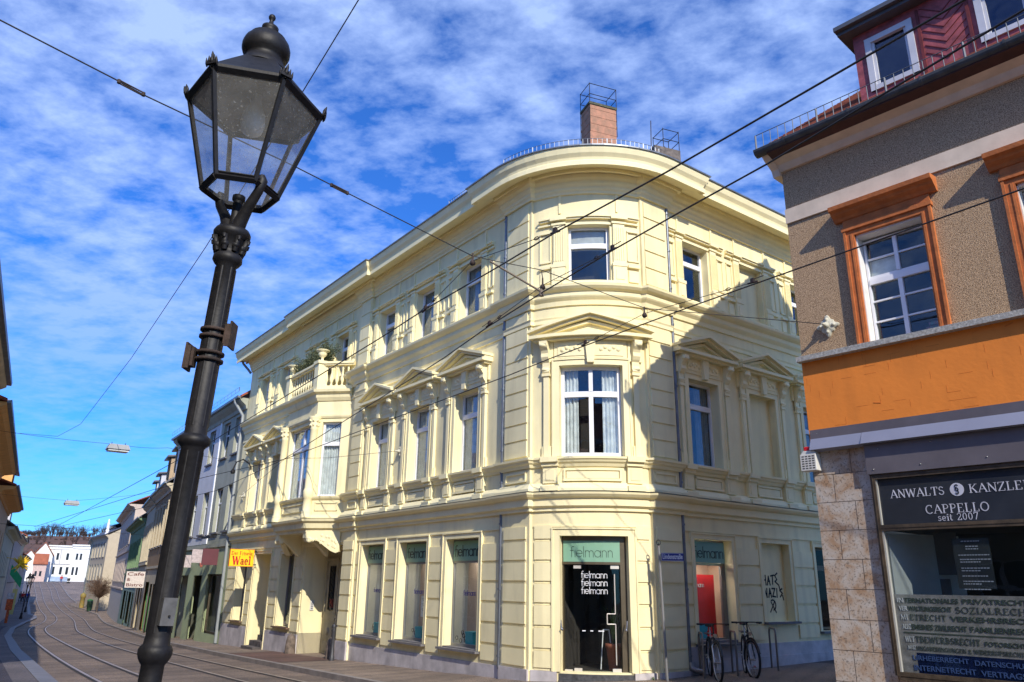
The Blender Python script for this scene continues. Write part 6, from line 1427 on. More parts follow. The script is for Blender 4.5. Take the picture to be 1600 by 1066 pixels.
BRN = mat('brown_stucco', (.27, .17, .08), .9, .1, 2.)
CRE = mat('cream_facade', (.50, .43, .30), .9, .08, 2., streak=.12)
GRH = mat('moss_green_facade', (.16, .25, .13), .85, .1, 2.)
PNK = mat('pale_pink_facade', (.52, .42, .34), .9, .06, 2.)
z2_ = gz(F1.at(36, 0, 0)); z3_ = gz(F1.at(45, 0, 0)); z4_ = gz(F1.at(58, 0, 0)); z5_ = gz(F1.at(82, 0, 0))
GDR = mat('bright_green_door', (.02, .16, .03), .6)
h2_, hf2, L2_ = house('brown_house', 'brown plastered two storey house with white tall windows behind the lantern post', (32.05, -.5), (41, -1.7), z2_, 7.0, BRN, wgrid([1.2, 2.9, 4.6, 6.3, 8.0], .95, 3.7, 6.0), gfm=CRE, gz1=2.5, band=[2.45], trim=CRE, roofm=ROOFM, dorm=[(2.3, 1.9, 7.3, 9.2, mat('tan_render', (.45, .33, .2), .9)), (6.5, 1.9, 7.3, 9.2, mat('tan_render', (0, 0, 0)))], surr=CRE,
    shop=[(.8, 2.6, z2_, 1.6, 0, 'win', GDR), (3.2, 4.4, z2_ - .3, 1.6, 0, 'door', GDR), (5.2, 7.6, z2_, 1.7, 0, 'win', GDR)])
h3_, hf3, L3_ = house('cream_house', 'cream two storey house with closely set white windows, right of the green house', (41.05, -1.7), (49, -2.9), z3_, 6.9, CRE, wgrid([.9, 2.2, 3.5, 4.8, 6.1, 7.3], .78, 3.0, 5.3), gfm=mat('graffiti_cream', (.5, .45, .36), .9, .3, 4.), gz1=1.9, band=[1.85, 2.75], roofm=ROOFM, dorm=[(3.2, 1.9, 7.2, 8.8, WST), (6.4, 1.6, 7.2, 8.6, WST)], surr=CRE,
    shop=[(.6, 1.8, z3_ - .3, 1.3, 0, 'door', BRN), (2.6, 4.6, z3_, 1.3, 0, 'win', dm), (5.4, 6.6, z3_ - .3, 1.3, 0, 'door', mat('pale_yellow_door', (.6, .52, .25), .8))])
h4_, hf4, L4_ = house('moss_green_house', 'narrow looking moss green house with green cornice', (49.05, -2.9), (66, -5.3), z4_, 6.2, GRH, wgrid([2, 4.5, 7, 9.5, 12, 14.5], 1.1, 2.7, 4.7), gfm=mat('teal_shop_paint', (.22, .33, .28), .8, .2, 3.), gz1=1.4, band=[1.4, 2.2], roofm=ROOFM, over=.5, surr=GRH,
    shop=[(1, 2.4, z4_ - .2, .9, 0, 'door', DARK), (3.6, 6.5, z4_ + .3, .9, 0, 'win', dm), (8, 9.4, z4_ - .2, .9, 0, 'door', DARK), (11, 14, z4_ + .3, .9, 0, 'win', dm)])
h5_, hf5, L5_ = house('pale_pink_house', 'taller pale pink house with red tiled roof beyond the green house', (66.05, -5.3), (92, -9.0), z5_, 8.6, PNK, wgrid([2, 5, 8, 11, 14, 17, 20, 23], 1.3, 1.6, 3.6) + wgrid([2, 5, 8, 11, 14, 17, 20, 23], 1.3, 5.0, 7.0), gfm=mat('white_ground_floor', (.42, .40, .38), .9), gz1=.9, band=[.9, 4.3], roofm=TILE, over=.6, ridge=2.2)
z6_ = gz(F1.at(110, 0, 0))
h6_, hf6, L6_ = house('gabled_house', 'beige house turning its blank side wall and dark pitched roof to the viewer', (101, -9.3), (114, -9.6), z6_, 7.4, mat('beige_side_wall', (.50, .42, .30), .9, .04), wgrid([2, 4.5, 7, 9.5, 11.8], 1.1, 1.6, 3.6) + wgrid([2, 4.5, 7, 9.5, 11.8], 1.1, 4.6, 6.4), gable=True, ridge=2.6, roofm=mat('dark_slate_roof', (.06, .06, .08), .6), over=.4, depth=9, surr=mat('grey_trim', (.3, .3, .28), .8))
q = MB(); q.lathe(hf6.at(1.2, .1, 7.4), (0, 0, 1), [(.3, 0), (.3, .2), (.18, .35), (.26, .6), (.15, .8), (.22, 1.05), (.16, 1.3), (.20, 1.5), (.1, 1.75), (.14, 1.9), (.02, 2.1)], 8); q.build('white_pinnacle', WHT, h6_)
q = MB(); q.slab(hf6, 1.5, 9.0, 11, 9.0, .06, -3.2, -1.2); q.build('solar_panel', mat('solar_blue', (.01, .02, .10), .2), h6_)
h7_, _a, _b = house('green_grey_villa', 'pale grey green house past the gabled one, next to the bridge', (114.2, -9.6), (128, -11.5), gz(F1.at(120, 0, 0)), 7.2, mat('pale_olive', (.42, .43, .33), .9), wgrid([2, 5, 8, 11], 1.2, 1.8, 3.8) + wgrid([2, 5, 8, 11], 1.2, 4.8, 6.4), over=.4, roofm=ROOFM)
# cafe sign
board(hf2, 7.4, 1.35, 2.3, .15, 1.2, 'white hanging cafe board just left of the black lantern post', mat('cafe_board', (.62, .55, .50), .7, .1, 12.), txt=['Cafe', '&', 'Bistro'], tm=mat('brown_lettering', (.14, .04, .03), .6))

# left row
OC = mat('ochre_facade', (.55, .34, .16), .9, .1, 2., streak=.1); OC2 = mat('orange_soffit', (.75, .40, .13), .85, .08); SND = mat('sand_facade', (.62, .52, .38), .9, .1, 1.5, streak=.1)
house('ochre_house', 'ochre house at the left edge nearest the viewer, only its eave visible', (1.5, 10.75), (14.0, 9.5), 0, 7.5, OC, wgrid([2, 5, 8, 11], 1.1, 4.0, 6.0) + wgrid([2, 5, 8, 11], 1.1, .9, 2.8), n_side=-1, over=.6, ridge=1.6, trim=SND, dorm=[(8.6, 2.6, 7.8, 9.0, OC2)])
house('sand_house', 'sand coloured house second from the left edge with dark gutter and white dormer', (14.1, 9.45), (33, 7.6), -.8, 7.0, SND, wgrid([2, 5, 8, 11, 14, 16.4], 1.1, 3.2, 5.2) + wgrid([2, 5, 8, 11, 14, 16.4], 1.1, .4, 2.2), n_side=-1, over=.65, ridge=1.6, trim=OC2, dorm=[(10.5, 3.2, 7.1, 8.6, WST)])
house('tan_house', 'tan house third from the left edge with bulging eave', (33.1, 7.5), (50, 5.75), -1.4, 6.3, mat('tan_facade', (.60, .42, .24), .9, .1), wgrid([2, 5, 8, 11, 14], 1.1, 2.6, 4.6), n_side=-1, over=.7, ridge=1.6, trim=OC2, dorm=[(9, 2.6, 6.4, 7.9, OC2)])
house('olive_house', 'pale olive house fourth from the left edge with steep grey roof', (50.1, 5.7), (70, 3.6), -1.9, 5.2, mat('olive_wall', (.52, .52, .40), .9, .1), wgrid([2, 5, 8, 11, 14], 1.1, 1.9, 3.6), n_side=-1, over=.5, ridge=3, gable=True, roofm=mat('grey_shingle', (.2, .21, .2), .8), dorm=[(5, 2.4, 5.4, 7.2, WST)])
house('grey_house', 'grey house fifth from the left edge', (70.1, 3.5), (88, 1.4), -2.1, 5.6, mat('grey_wall', (.48, .46, .44), .9, .1), wgrid([2, 5, 8, 11, 14], 1.1, 1.4, 3.4), n_side=-1, over=.4, ridge=2.5, trim=SND)
house('buff_house', 'buff house sixth from the left edge behind the three walkers', (88.1, 1.4), (108, -.6), -2.1, 6.2, mat('buff_wall', (.58, .53, .34), .9, .1), wgrid([2, 5, 8, 11, 14, 17], 1.1, 1.4, 3.4), n_side=-1, over=.4, ridge=2.5)
house('small_grey_house', 'small grey house at the end of the left row', (108.1, -.7), (135, -3.9), -1.8, 4.6, mat('grey_wall', (0, 0, 0)), wgrid([3, 7, 11, 15, 19, 23], 1.1, 1.0, 2.8), n_side=-1, over=.4, ridge=2.2)
house('low_house_by_viewer', 'cream house beside the viewer on the lantern side, outside the picture', (-34, 12.3), (1.3, 11.3), .1, 6.2, CRE, wgrid([3 + 3.4 * i for i in range(10)], 1.2, 3.6, 5.4) + wgrid([3 + 3.4 * i for i in range(10)], 1.3, .8, 2.6), n_side=-1, over=.3, ridge=2.0)
bf = [F1.at(0, 0, 0)]
def world_sn(x, y): w = Vector((x, y, 0)) - F1.p; return (w.dot(F1.d), w.dot(F1.n))
house('house_behind_viewer', 'brown house across the crossing behind the viewer, seen only in reflections', world_sn(9, -17), world_sn(-16, -13), .3, 10.4, mat('brick_brown', (.22, .12, .08), .9), wgrid([2 + 3. * i for i in range(8)], 1.2, 6.2, 8.2) + wgrid([2 + 3. * i for i in range(8)], 1.2, 2.2, 4.4), n_side=-1 if F1.n.dot(Vector((0, 1, 0))) > 0 else -1, over=.3, ridge=3.6)
# signs and things on the left pavement side
def LS(s, n, z): return F1.at(s, n, z)
st = MB(); c_ = LS(62, 3.4, 2.9)
for i in range(26):
    an = random.uniform(0, 2 * PI); el = random.uniform(-1.2, 1.2); d = Vector((math.cos(an) * math.cos(el), math.sin(an) * math.cos(el), math.sin(el))); st.lathe(c_, d, [(.12, .1), (.01, .75)], 4, smooth=False)
st.tube([c_ + Z * .3, LS(62, 4.6, 3.4)], .02, 4)
tag(st.build('paper_star', mat('star_yellow', (.85, .55, .02), .6), loc=c_), 'yellow many pointed star hanging on the left house row', 'star')
q = MB(); q.slab(Fr(LS(74, 3.2, 0), F1.n), -1.2, .9, 0, 2.3, .9, -.02, .02); tag(q.build('green_banner', mat('green_banner', (.02, .35, .12), .7), loc=LS(74, 2.6, 1.5)), 'green banner on the left house row below the star', 'banner')
q = MB(); q.gbox(LS(78, 2.3, -.1), F1.d, F1.n, Z, .03, .3, .5); tag(q.build('advertising_board', mat('white_board', (.6, .6, .58), .7, .3, 6.), loc=LS(78, 2.3, -.6)), 'white board with red and green print by the left house row', 'board')
q = MB(); q.gbox(LS(68, 3.1, -.4), F1.d, F1.n, Z, .03, .25, .45); q.gbox(LS(68, 3.1, -1.3), F1.d, F1.n, Z, .1, .1, .6); tag(q.build('orange_sign', mat('orange_red_sign', (.7, .12, .02), .6, .3, 9.), loc=LS(68, 3.1, -1.9)), 'orange red sign low at the left edge of the picture', 'sign')
q = MB(); q.fbox(Fr(LS(92, .8, 0), F1.n), -.25, .25, -2.1, .6, -.03, .03); tag(q.build('yellow_pillar_sign', mat('faded_yellow_sign', (.6, .55, .2), .7, .1), loc=LS(92, .8, -2.1)), 'tall faded yellow sign near the three walkers', 'sign')
# far lamp and mast
ORIENT = {'fork': .3, 'hex': .1, 'door': 0}
pL = SN(80.7, .8); lantern_post(pL + Z * 1.25, Vector((.02, 0, 1)), 1.12, 'small distant green black street lantern on the left kerb', -1.25, None, simple=True)
pL2 = SN(98, -1.2); lantern_post(pL2 + Z * 1.25, Vector((.02, 0, 1)), 1.12, 'farther distant street lantern behind the nearer one on the left kerb', -1.25, None, simple=True)
# ------------------------------------------------------------------ people
def person(P, head, h, top, legs, lb, step=.16, pack=False):
    """standing or walking figure; skin-modifier body of one piece, clothes follow it"""
    s = h / 1.75; root = thing('person', lb, 'person', P)
    fwd = Vector((head[0], head[1], 0)).normalized(); sd_ = Vector((-fwd.y, fwd.x, 0))
    def p(x, y, z): return P + sd_ * (x * s) + fwd * (y * s) + Z * (z * s)
    def skin(name, V, E, Rr, m, par):
        me = bpy.data.meshes.new(name); me.from_pydata([tuple(v - Vector(root.location)) for v in V], E, []); o = bpy.data.objects.new(name, me); COL.objects.link(o); o.parent = par
        md = o.modifiers.new('skin', 'SKIN'); me.materials.append(m)
        for i, r in enumerate(Rr): me.skin_vertices[0].data[i].radius = (r * s, r * s)
        me.skin_vertices[0].data[0].use_root = True
        sb = o.modifiers.new('sub', 'SUBSURF'); sb.levels = 1; sb.render_levels = 1
        return o
    V = [p(0, 0, .95), p(0, 0, 1.15), p(0, 0, 1.38), p(0, 0, 1.50), p(0, .02, 1.60), p(0, .03, 1.70),
         p(.10, 0, .90), p(.11, step * .6, .50), p(.11, step, .08), p(.11, step + .12, .04), p(-.10, 0, .90), p(-.11, -step * .2, .50), p(-.11, -step * 1.3, .10), p(-.11, -step * 1.3 + .12, .04),
         p(.17, 0, 1.40), p(.24, -.04, 1.14), p(.25, .06, .90), p(.25, .09, .80), p(-.17, 0, 1.40), p(-.24, .03, 1.14), p(-.25, .12, .92), p(-.25, .16, .82)]
    E_ = [(0, 1), (1, 2), (2, 3), (3, 4), (4, 5), (0, 6), (6, 7), (7, 8), (8, 9), (0, 10), (10, 11), (11, 12), (12, 13), (2, 14), (14, 15), (15, 16), (16, 17), (2, 18), (18, 19), (19, 20), (20, 21)]
    Rr = [.13, .12, .14, .055, .085, .07, .09, .06, .045, .04, .09, .06, .045, .04, .06, .045, .035, .03, .06, .045, .035, .03]
    b = skin('body', V, E_, Rr, mat('skin', (.5, .3, .22), .6), root)
    skin('jacket', [p(0, 0, .88), p(0, 0, 1.12), p(0, 0, 1.40), p(0, 0, 1.47), p(.18, 0, 1.40), p(.25, -.04, 1.14), p(.255, .06, .92), p(-.18, 0, 1.40), p(-.25, .03, 1.14), p(-.255, .12, .94)], [(0, 1), (1, 2), (2, 3), (2, 4), (4, 5), (5, 6), (2, 7), (7, 8), (8, 9)], [.17, .16, .165, .07, .085, .065, .052, .085, .065, .052], mat('jacket_' + top[0], top[1], .8), b)
    skin('trousers', [p(0, 0, .93), p(.10, 0, .86), p(.11, step * .6, .50), p(.11, step, .12), p(-.10, 0, .86), p(-.11, -step * .2, .50), p(-.11, -step * 1.3, .14)], [(0, 1), (1, 2), (2, 3), (0, 4), (4, 5), (5, 6)], [.15, .105, .075, .06, .105, .075, .06], mat('trousers_' + legs[0], legs[1], .8), b)
    hm = MB(); hm.lathe(p(0, .015, 1.60), (0, 0, 1), [(.085 * s, -.01), (.10 * s, .05 * s), (.105 * s, .10 * s), (.08 * s, .15 * s), (.02 * s, .175 * s)], 12); hm.build('hair', mat('dark_hair', (.04, .025, .015), .8), b)
    if pack: m_ = MB(); m_.gbox(p(0, -.2, 1.2), sd_, fwd, Z, .14 * s, .09 * s, .22 * s); m_.build('backpack', mat('backpack', (.05, .05, .06), .8), b)
    return root
person(SN(122, -2.95), F1.d, 1.55, ('red', (.45, .02, .02)), ('dark', (.03, .03, .05)), 'walker in a red jacket on the left pavement')
person(SN(121, -3.45), F1.d, 1.62, ('blue', (.02, .05, .35)), ('navy', (.02, .03, .10)), 'walker in a blue jacket right of the one in red')
person(SN(124, -2.8), F1.d, 1.5, ('darkgrey', (.06, .07, .1)), ('dark', (.03, .03, .05)), 'half hidden walker in dark clothes left of the one in red')
person(SN(178, -14.6), -F1.d, 1.7, ('red', (.5, .03, .04)), ('jeans', (.04, .07, .18)), 'person in a red top and jeans beside a pushchair on the bridge')
pc = SN(179.5, -16.2); t = thing('pushchair', 'dark pushchair beside the person on the bridge', 'pushchair', pc)
q = MB(); q.gbox(pc + Z * .75, F1.d, F1.n, Z, .35, .25, .28); q.build('seat', mat('black_cloth', (.03, .03, .03), .9), t)
q = MB(); q.tube([pc + F1.d * .2 + Z * .2, pc - F1.d * .5 + Z * 1.1], .025, 5); q.tube([pc - F1.d * .25 + Z * .2, pc + F1.d * .1 + Z * .7], .025, 5); q.build('handle', IRON, t)
for a in (-.3, .3):
    q = MB(); q.lathe(pc + F1.d * a - F1.n * .25 + Z * .15, F1.n, [(.15, 0), (.15, .5)], 12); q.build('wheel', mat('tyre_black', (.02, .02, .02), .8), t)
# bridge railing on the right, bare shrub tree, bins
def railing(pts, h, name, lb):
    q = MB(); P = [Vector(p) for p in pts]
    for z in (h, h * .55, .12): q.tube([p + Z * z for p in P], .035, 4)
    for a, b in zip(P, P[1:]):
        n = int((b - a).length / .5)
        for i in range(n): p = a.lerp(b, i / n); q.tube([p, p + Z * h], .025, 4)
    return tag(q.build(name, mat('railing_grey', (.10, .11, .13), .6), loc=P[0]), lb, 'railing')
railing([SN(122, -12.2), SN(140, -14.6), SN(160, -17.0), SN(178, -19.0), SN(182, -22)], 1.25, 'bridge_railing', 'grey railing along the rising bridge pavement')
def twig_tree(name, lb, P, h, r, col, n=260, trunk_h=1.4, seed=1, par_m=None, leafm=None):
    random.seed(seed); t = thing(name, lb, 'tree', P); q = MB(); q.tube([P, P + Z * trunk_h * .6 + F1.d * .05, P + Z * trunk_h, P + Z * (trunk_h + h * .3)], [.14, .11, .09, .05], 7); q.build('trunk', mat('bark', (.08, .06, .05), .9, .2, 8.), t)
    q = MB(); c = P + Z * (trunk_h + h / 2)
    for i in range(n):
        an = random.uniform(0, 2 * PI); ph = math.acos(random.uniform(-1, 1)); rr = random.uniform(.45, 1.) ; e = c + Vector((math.cos(an) * math.sin(ph) * r, math.sin(an) * math.sin(ph) * r, math.cos(ph) * h / 2)) * rr
        st_ = P + Z * (trunk_h + random.uniform(0, h * .3)); m1 = st_.lerp(e, .6) + Z * random.uniform(-.05, .2) * h
        q.tube([st_, m1, e], [.022, .013, .007], 3, caps=False)
        for k in range(3): d = Vector((random.gauss(0, 1), random.gauss(0, 1), random.gauss(0, .8))).normalized() * r * .22; q.tube([m1.lerp(e, .3 + .3 * k), m1.lerp(e, .3 + .3 * k) + d], [.010, .005], 3, caps=False)
    q.build('crown', leafm or mat('twigs_' + name, col, .9, .3, 3.), t); return t
twig_tree('clipped_tree', 'clipped leafless tree with reddish brown twigs at the end of the pink house', SN(96.5, -8.6), 3.0, 2.0, (.17, .10, .06), 420, 1.5, 5)
for i, (s_, n_, lb, c_) in enumerate(((104, -8.9, 'green litter bin on the pavement by the clipped tree', (.03, .14, .03)), (100, -8.3, 'dark green bin standing beside the clipped tree trunk', (.02, .06, .03)))):
    p = SN(s_, n_); q = MB(); q.lathe(p, (0, 0, 1), [(.22, 0), (.28, .1), (.33, 1.05), (.35, 1.1), (.30, 1.2), (.05, 1.28)], 12); tag(q.build('litter_bin', mat('bin%d' % i, c_, .6), loc=p), lb, 'bin')
p = SN(108, -8.6); q = MB(); q.lathe(p, (0, 0, 1), [(.28, 0), (.3, .2), (.28, 1.3), (.36, 1.35), (.34, 1.75), (.08, 1.95)], 14); tag(q.build('advertising_column', mat('yellow_column', (.34, .20, .04), .8, .5, 4., col2=(.14, .16, .06)), loc=p), 'yellow and green advertising column before the gabled house', 'column')
# ------------------------------------------------------------------ far bank
FW = mat('far_white', (.74, .73, .70), .9, .03); RT = mat('far_red_roof', (.33, .10, .05), .9, .2, .5)
fdir = Vector((4, 2.3, 0)).normalized()
def far_block(x, y, w, d, z0, z1, lb, wins, roof='flat', red=None, base=None, wm=None, name='white_house'):
    a = Vector((x, y, 0)); fr = Fr(a, fdir)
    if fr.n.dot(-a) < 0: fr.n = -fr.n
    t = thing(name, lb, 'building', a + Z * z0)
    q = MB(); q.wall(fr, 0, w, z0, z1, wins, depth=.15)
    for e in (0, w): q.wall(fr.sub(e, 0, e, -d), 0, d, z0, z1, [])
    q.fbox(fr, .1, w - .1, z0, z1 - .1, -.5, -.4)
    if roof == 'gable': q.add([fr.at(0, 0, z1), fr.at(w, 0, z1), fr.at(w / 2, 0, z1 + red)], [(0, 1, 2)])
    q.build('wall', wm or FW, t)
    if roof == 'flat': r = MB(); r.fbox(fr, -.2, w + .2, z1, z1 + .35, -d, .3); r.fbox(fr, -.1, w + .1, z1 - .7, z1 - .5, -.01, .2); r.build('parapet', wm or FW, t)
    elif roof == 'gable':
        r = MB()
        for sx in (0, 1): r.box8([fr.at(-.3 if sx == 0 else w + .3, .3, z1 - .1), fr.at(w / 2, .3, z1 + red), fr.at(w / 2, -d, z1 + red), fr.at(-.3 if sx == 0 else w + .3, -d, z1 - .1)] + [fr.at(-.3 if sx == 0 else w + .3, .3, z1 + .1), fr.at(w / 2, .3, z1 + red + .2), fr.at(w / 2, -d, z1 + red + .2), fr.at(-.3 if sx == 0 else w + .3, -d, z1 + .1)])
        r.build('roof', RT, t)
    else:
        r = MB(); r.xprism(fr, [(.4, z1), (.4, z1 + .15), (-d / 2, z1 + red), (-d, z1)], -.2, w + .2); r.build('roof', RT, t)
    for (x0, x1, z0_, z1_) in wins: q = MB(); q.fbox(fr, x0, x1, z0_, z1_, -.13, -.10); q.fbox(fr, (x0 + x1) / 2 - .06, (x0 + x1) / 2 + .06, z0_, z1_, -.1, -.09); q.build('window', mat('far_window', (.02, .025, .03), .2), t)
    return t, fr
ww = [(2.0, 2.55, 6.3, 8.0), (4.2, 4.8, 6.3, 8.0), (1.6, 2.1, 2.7, 4.6), (3.2, 3.8, 2.7, 4.6), (4.6, 5.2, 2.7, 4.6)]
tw, fw_ = far_block(-118.6, 203.0, 5.6, 10, -1, 9.6, 'white villa far down the street, left wing with curved top', ww)
far_block(-113.5, 204.9, 8.6, 10, -1, 9.9, 'white villa far down the street, right wing with paired windows', [(1.0, 1.5, 6.4, 8.0), (1.9, 2.4, 6.4, 8.0), (.6, 1.1, 2.6, 4.6), (1.5, 2.0, 2.6, 4.6), (4.6, 5.1, 6.4, 8.0), (6.4, 6.9, 6.4, 8.0), (4.6, 5.1, 2.6, 4.6), (6.4, 6.9, 2.6, 4.6)])
q = MB(); q.fbox(fw_, 0, 7, .9, 2.2, .3, .6); q.build('blue_awning', mat('pale_blue_sign', (.35, .45, .6), .7, .2, 1.), tw)
q = MB(); q.fbox(fw_, 0, 3.6, -.5, .9, .2, .3); q.build('shop_front', mat('dark_red_front', (.12, .02, .02), .7, .4, 2.), tw)
q = MB(); q.fbox(fw_, .0, 5.6, 5.2, 5.4, 0, .15); q.fbox(fw_, 5.5, 5.8, -1, 9.4, 0, .3); q.fbox(fw_, 2.8, 3.0, 5.4, 9, 0, .1); q.build('string_course', mat('far_grey_trim', (.45, .45, .46), .9), tw)
far_block(-120.7, 196.0, 3.2, 9, -1, 6.2, 'small white gabled house at the left of the far row', [(1.2, 1.6, 3.4, 4.2)], 'gable', 2.2)
far_block(-117.3, 195.6, 2.8, 3, -1, 5.0, 'low pinkish house with a red tiled roof before the white villa', [(.5, 1.0, 2.2, 3.4), (1.5, 2.0, 2.2, 3.4)], 'pent', 2.6, wm=mat('far_pink', (.55, .4, .35), .9))
far_block(-119.8, 199.0, 4.2, 9, -1, 7.2, 'white house with a long sloping red roof behind the low pinkish house', [(1.5, 1.9, 3.8, 4.8)], 'gable', 3.2)
# wooded hill
HL = MB(); hc = [(-460, 300, 4), (-400, 345, 14), (-340, 400, 22), (-281, 437, 24), (-244, 459, 25.2), (-190, 500, 27), (-120, 540, 28), (0, 560, 26), (150, 560, 20), (300, 540, 10)]
rows = []
for k, (f_, zf) in enumerate(((.62, 0), (.72, .3), (.85, .72), (1., 1.), (1.2, 1.05), (1.6, .6))): rows.append([Vector((x * f_, y * f_, -3 + (z + 3) * zf)) for x, y, z in hc])
fl = [p for r in rows for p in r]; n_ = len(hc); HL.add(fl, [(i * n_ + j, i * n_ + j + 1, (i + 1) * n_ + j + 1, (i + 1) * n_ + j) for i in range(len(rows) - 1) for j in range(n_ - 1)], True)
struct(HL.build('hill', mat('winter_slope', (.17, .075, .042), .95, .5, .10, .8, .4, col2=(.07, .042, .028), detail=9)))
random.seed(11)
q = MB()
def bare(q, p, h, n):
    q.tube([p, p + Z * h * .4], [.22, .14], 4, caps=False)
    for i in range(n):
        an = random.uniform(0, 2 * PI); sp = random.uniform(.15, .42) * h; a = p + Z * h * random.uniform(.2, .45); b = a + Vector((math.cos(an) * sp * .5, math.sin(an) * sp * .5, h * random.uniform(.15, .3))); c = p + Vector((math.cos(an) * sp, math.sin(an) * sp, h * random.uniform(.6, 1.)))
        q.tube([a, b, c], [.09, .06, .02], 3, caps=False)
        for k in range(5): d = Vector((random.gauss(0, 1), random.gauss(0, 1), random.gauss(.5, .6))).normalized() * h * .14; e = b.lerp(c, random.uniform(.1, .9)); q.tube([e, e + d], [.045, .015], 3, caps=False)
for i in range(760):
    u = random.random(); j = u * 3 + 2; a = int(j); f_ = j - a; A = Vector(hc[a]); B = Vector(hc[a + 1]); P = A.lerp(B, f_); k = random.choice((1, 1, 1, .93, .86, .8)); zf = 1 if k > .99 else (.72 + (k - .85) / .15 * .28 if k > .85 else .55)
    h = random.uniform(1.5, 4.5) if (random.random() < .72 or u < .45) else random.uniform(5.5, 9)
    if k < .99: h *= .6
    bare(q, Vector((P.x * k, P.y * k, -3 + (P.z + 3) * zf - .6)), h, 13)
o = q.build('far_woodland', mat('far_twigs', (.085, .055, .05), .95)); o['kind'] = 'stuff'

# ------------------------------------------------------------------ bicycles and stands
def bicycle(loc, yaw, steer, lb, red=False):
    t = thing('bicycle', lb, 'bicycle', (0, 0, 0), 'bicycles locked by the lane shop window')
    X = Vector((1, 0, 0)); Y = Vector((0, 1, 0)); BK = mat('bike_black', (.015, .015, .016), .35); TY = mat('tyre_black', (.02, .02, .02), .8); CHR = mat('bike_chrome', (.5, .5, .5), .3, .05, metal=.9)
    R = .34
    def wheel(c, fw):
        q = MB(); sdv = fw.cross(Z).normalized()
        q2 = MB(); n = 32
        ring = lambda r: [c + fw * (math.cos(2 * PI * i / n) * r) + Z * (math.sin(2 * PI * i / n) * r) for i in range(n + 1)]
        q.tube(ring(R), .024, 6, caps=False); w = q.build('wheel', TY, t)
        q2.tube(ring(R - .032), .012, 5, caps=False); q2.build('rim', CHR, w)
        q3 = MB()
        for i in range(20): a = 2 * PI * i / 20; q3.tube([c + sdv * .02 * (1 if i % 2 else -1), c + fw * math.cos(a) * (R - .03) + Z * math.sin(a) * (R - .03)], .0022, 3, caps=False)
        q3.tube([c - sdv * .06, c + sdv * .06], .018, 7); q3.build('spokes', CHR, w)
        q4 = MB(); q4.tube([c + fw * math.cos(a) * (R + .045) + Z * math.sin(a) * (R + .045) for a in [math.radians(d) for d in range(20, 200, 15)]], [.022] * 12, 5); q4.build('mudguard', BK, t)
        return w
    rear = Vector((-.52, 0, R)); wheel(rear, X)
    hb = Vector((.36, 0, .86)); fw = Vector((math.cos(steer), math.sin(steer), 0)); fs = Vector((-fw.y, fw.x, 0)); front = Vector((.50, 0, R)) + fw * .05 - X * .05; front = Vector((.40, 0, R)) + fw * .12; wheel(front, fw)
    bb = Vector((-.06, 0, .29)); st = Vector((-.20, 0, .72)); hd = Vector((.33, 0, .70))
    q = MB()
    for a, b in ((st, bb), (bb, hd), (st + Z * -.02, hd + Z * .08), (st, rear), (bb, rear)): q.tube([a, b], .017, 7)
    q.tube([hd - Z * .03, hd + Z * .16 - X * .02], .022, 7)
    q.build('frame', BK, t)
    q = MB()
    for s_ in (-1, 1): q.tube([front + fs * .055 * s_, front + fs * .055 * s_ + (hd - front) * .75, hd - Z * .03], [.014, .018, .015], 6)
    q.build('fork', CHR if not red else BK, t)
    q = MB(); tp = hd + Z * .30 - X * .05; q.tube([hd + Z * .12, tp, tp + fw * .06], .014, 6); q.tube([tp + fw * .06 - fs * .31 - fw * .06, tp + fw * .07 - fs * .12 + Z * .01, tp + fw * .07 + fs * .12 + Z * .01, tp + fw * .0 + fs * .31], .012, 6); hbr = q.build('handlebar', BK, t)
    q = MB()
    for s_ in (-1, 1): a = tp + fs * .31 * s_ + fw * .0; q.tube([a, a - fs * s_ * .11], .018, 7); q.tube([a - fs * s_ * .14 + fw * .04, a - fs * s_ * .06 + fw * .07 - Z * .02], .006, 4)
    q.build('grip', TY, hbr)
    q = MB(); q.tube([st, st + Z * .20 - X * .04], .013, 6); q.build('seat_post', CHR, t)
    q = MB(); sc = st + Z * .23 - X * .06; q.box8([sc + Vector((x, y, z)) for z in (-.02, .025) for x, y in ((-.13, -.075), (.15, -.02), (.15, .02), (-.13, .075))]); q.build('saddle', TY, t, bevel=.012)
    q = MB(); q.lathe(bb + Y * .05, Y, [(.085, 0), (.085, .006)], 18); q.tube([bb + Y * .07, bb + Y * .07 + Vector((.1, 0, -.13))], .01, 5); q.tube([bb - Y * .07, bb - Y * .07 - Vector((.1, 0, -.13))], .01, 5)
    for s_ in (1, -1): q.gbox(bb + Y * .12 * s_ + Vector((.1, 0, -.13)) * s_, X, Y, Z, .04, .045, .01)
    q.build('crankset', CHR, t)
    q = MB(); q.lathe(hd + Z * .1 + fw * .06, fw, [(.01, -.02), (.035, 0), (.038, .05)], 10); q.build('headlamp', CHR, t)
    q = MB(); q.tube([front + fs * .06 + Z * .33, front + fs * .05 + Z * .42, hd + Z * .3], .004, 4); q.tube([front - fs * .06 + Z * .33, front - fs * .04 + Z * .45, hd + Z * .28 - fs * .1], .004, 4); q.build('brake_cable', TY, t)
    if red:
        q = MB(); q.gbox(front + fw * .0 + Z * -.0 + fs * .03 + Vector((0, 0, -.12)), fw, fs, Z, .03, .006, .015); q.build('wheel_reflector', mat('red_reflector', (.6, .05, .01), .3), t)
    q = MB(); q.gbox(rear + Z * .45 + X * .0, X, Y, Z, .2, .06, .01); q.build('rear_rack', BK, t)
    t.location = loc; t.rotation_euler = (0, 0, yaw)
    return t
yn = math.atan2(F2.n.y, F2.n.x)
def G2(s, o): p = F2.at(s, o, 0); p.z = gz(p) + .006; return p
def G3(x, y): p = Vector((x, y, 0)); p.z = gz(p) + .006; return p
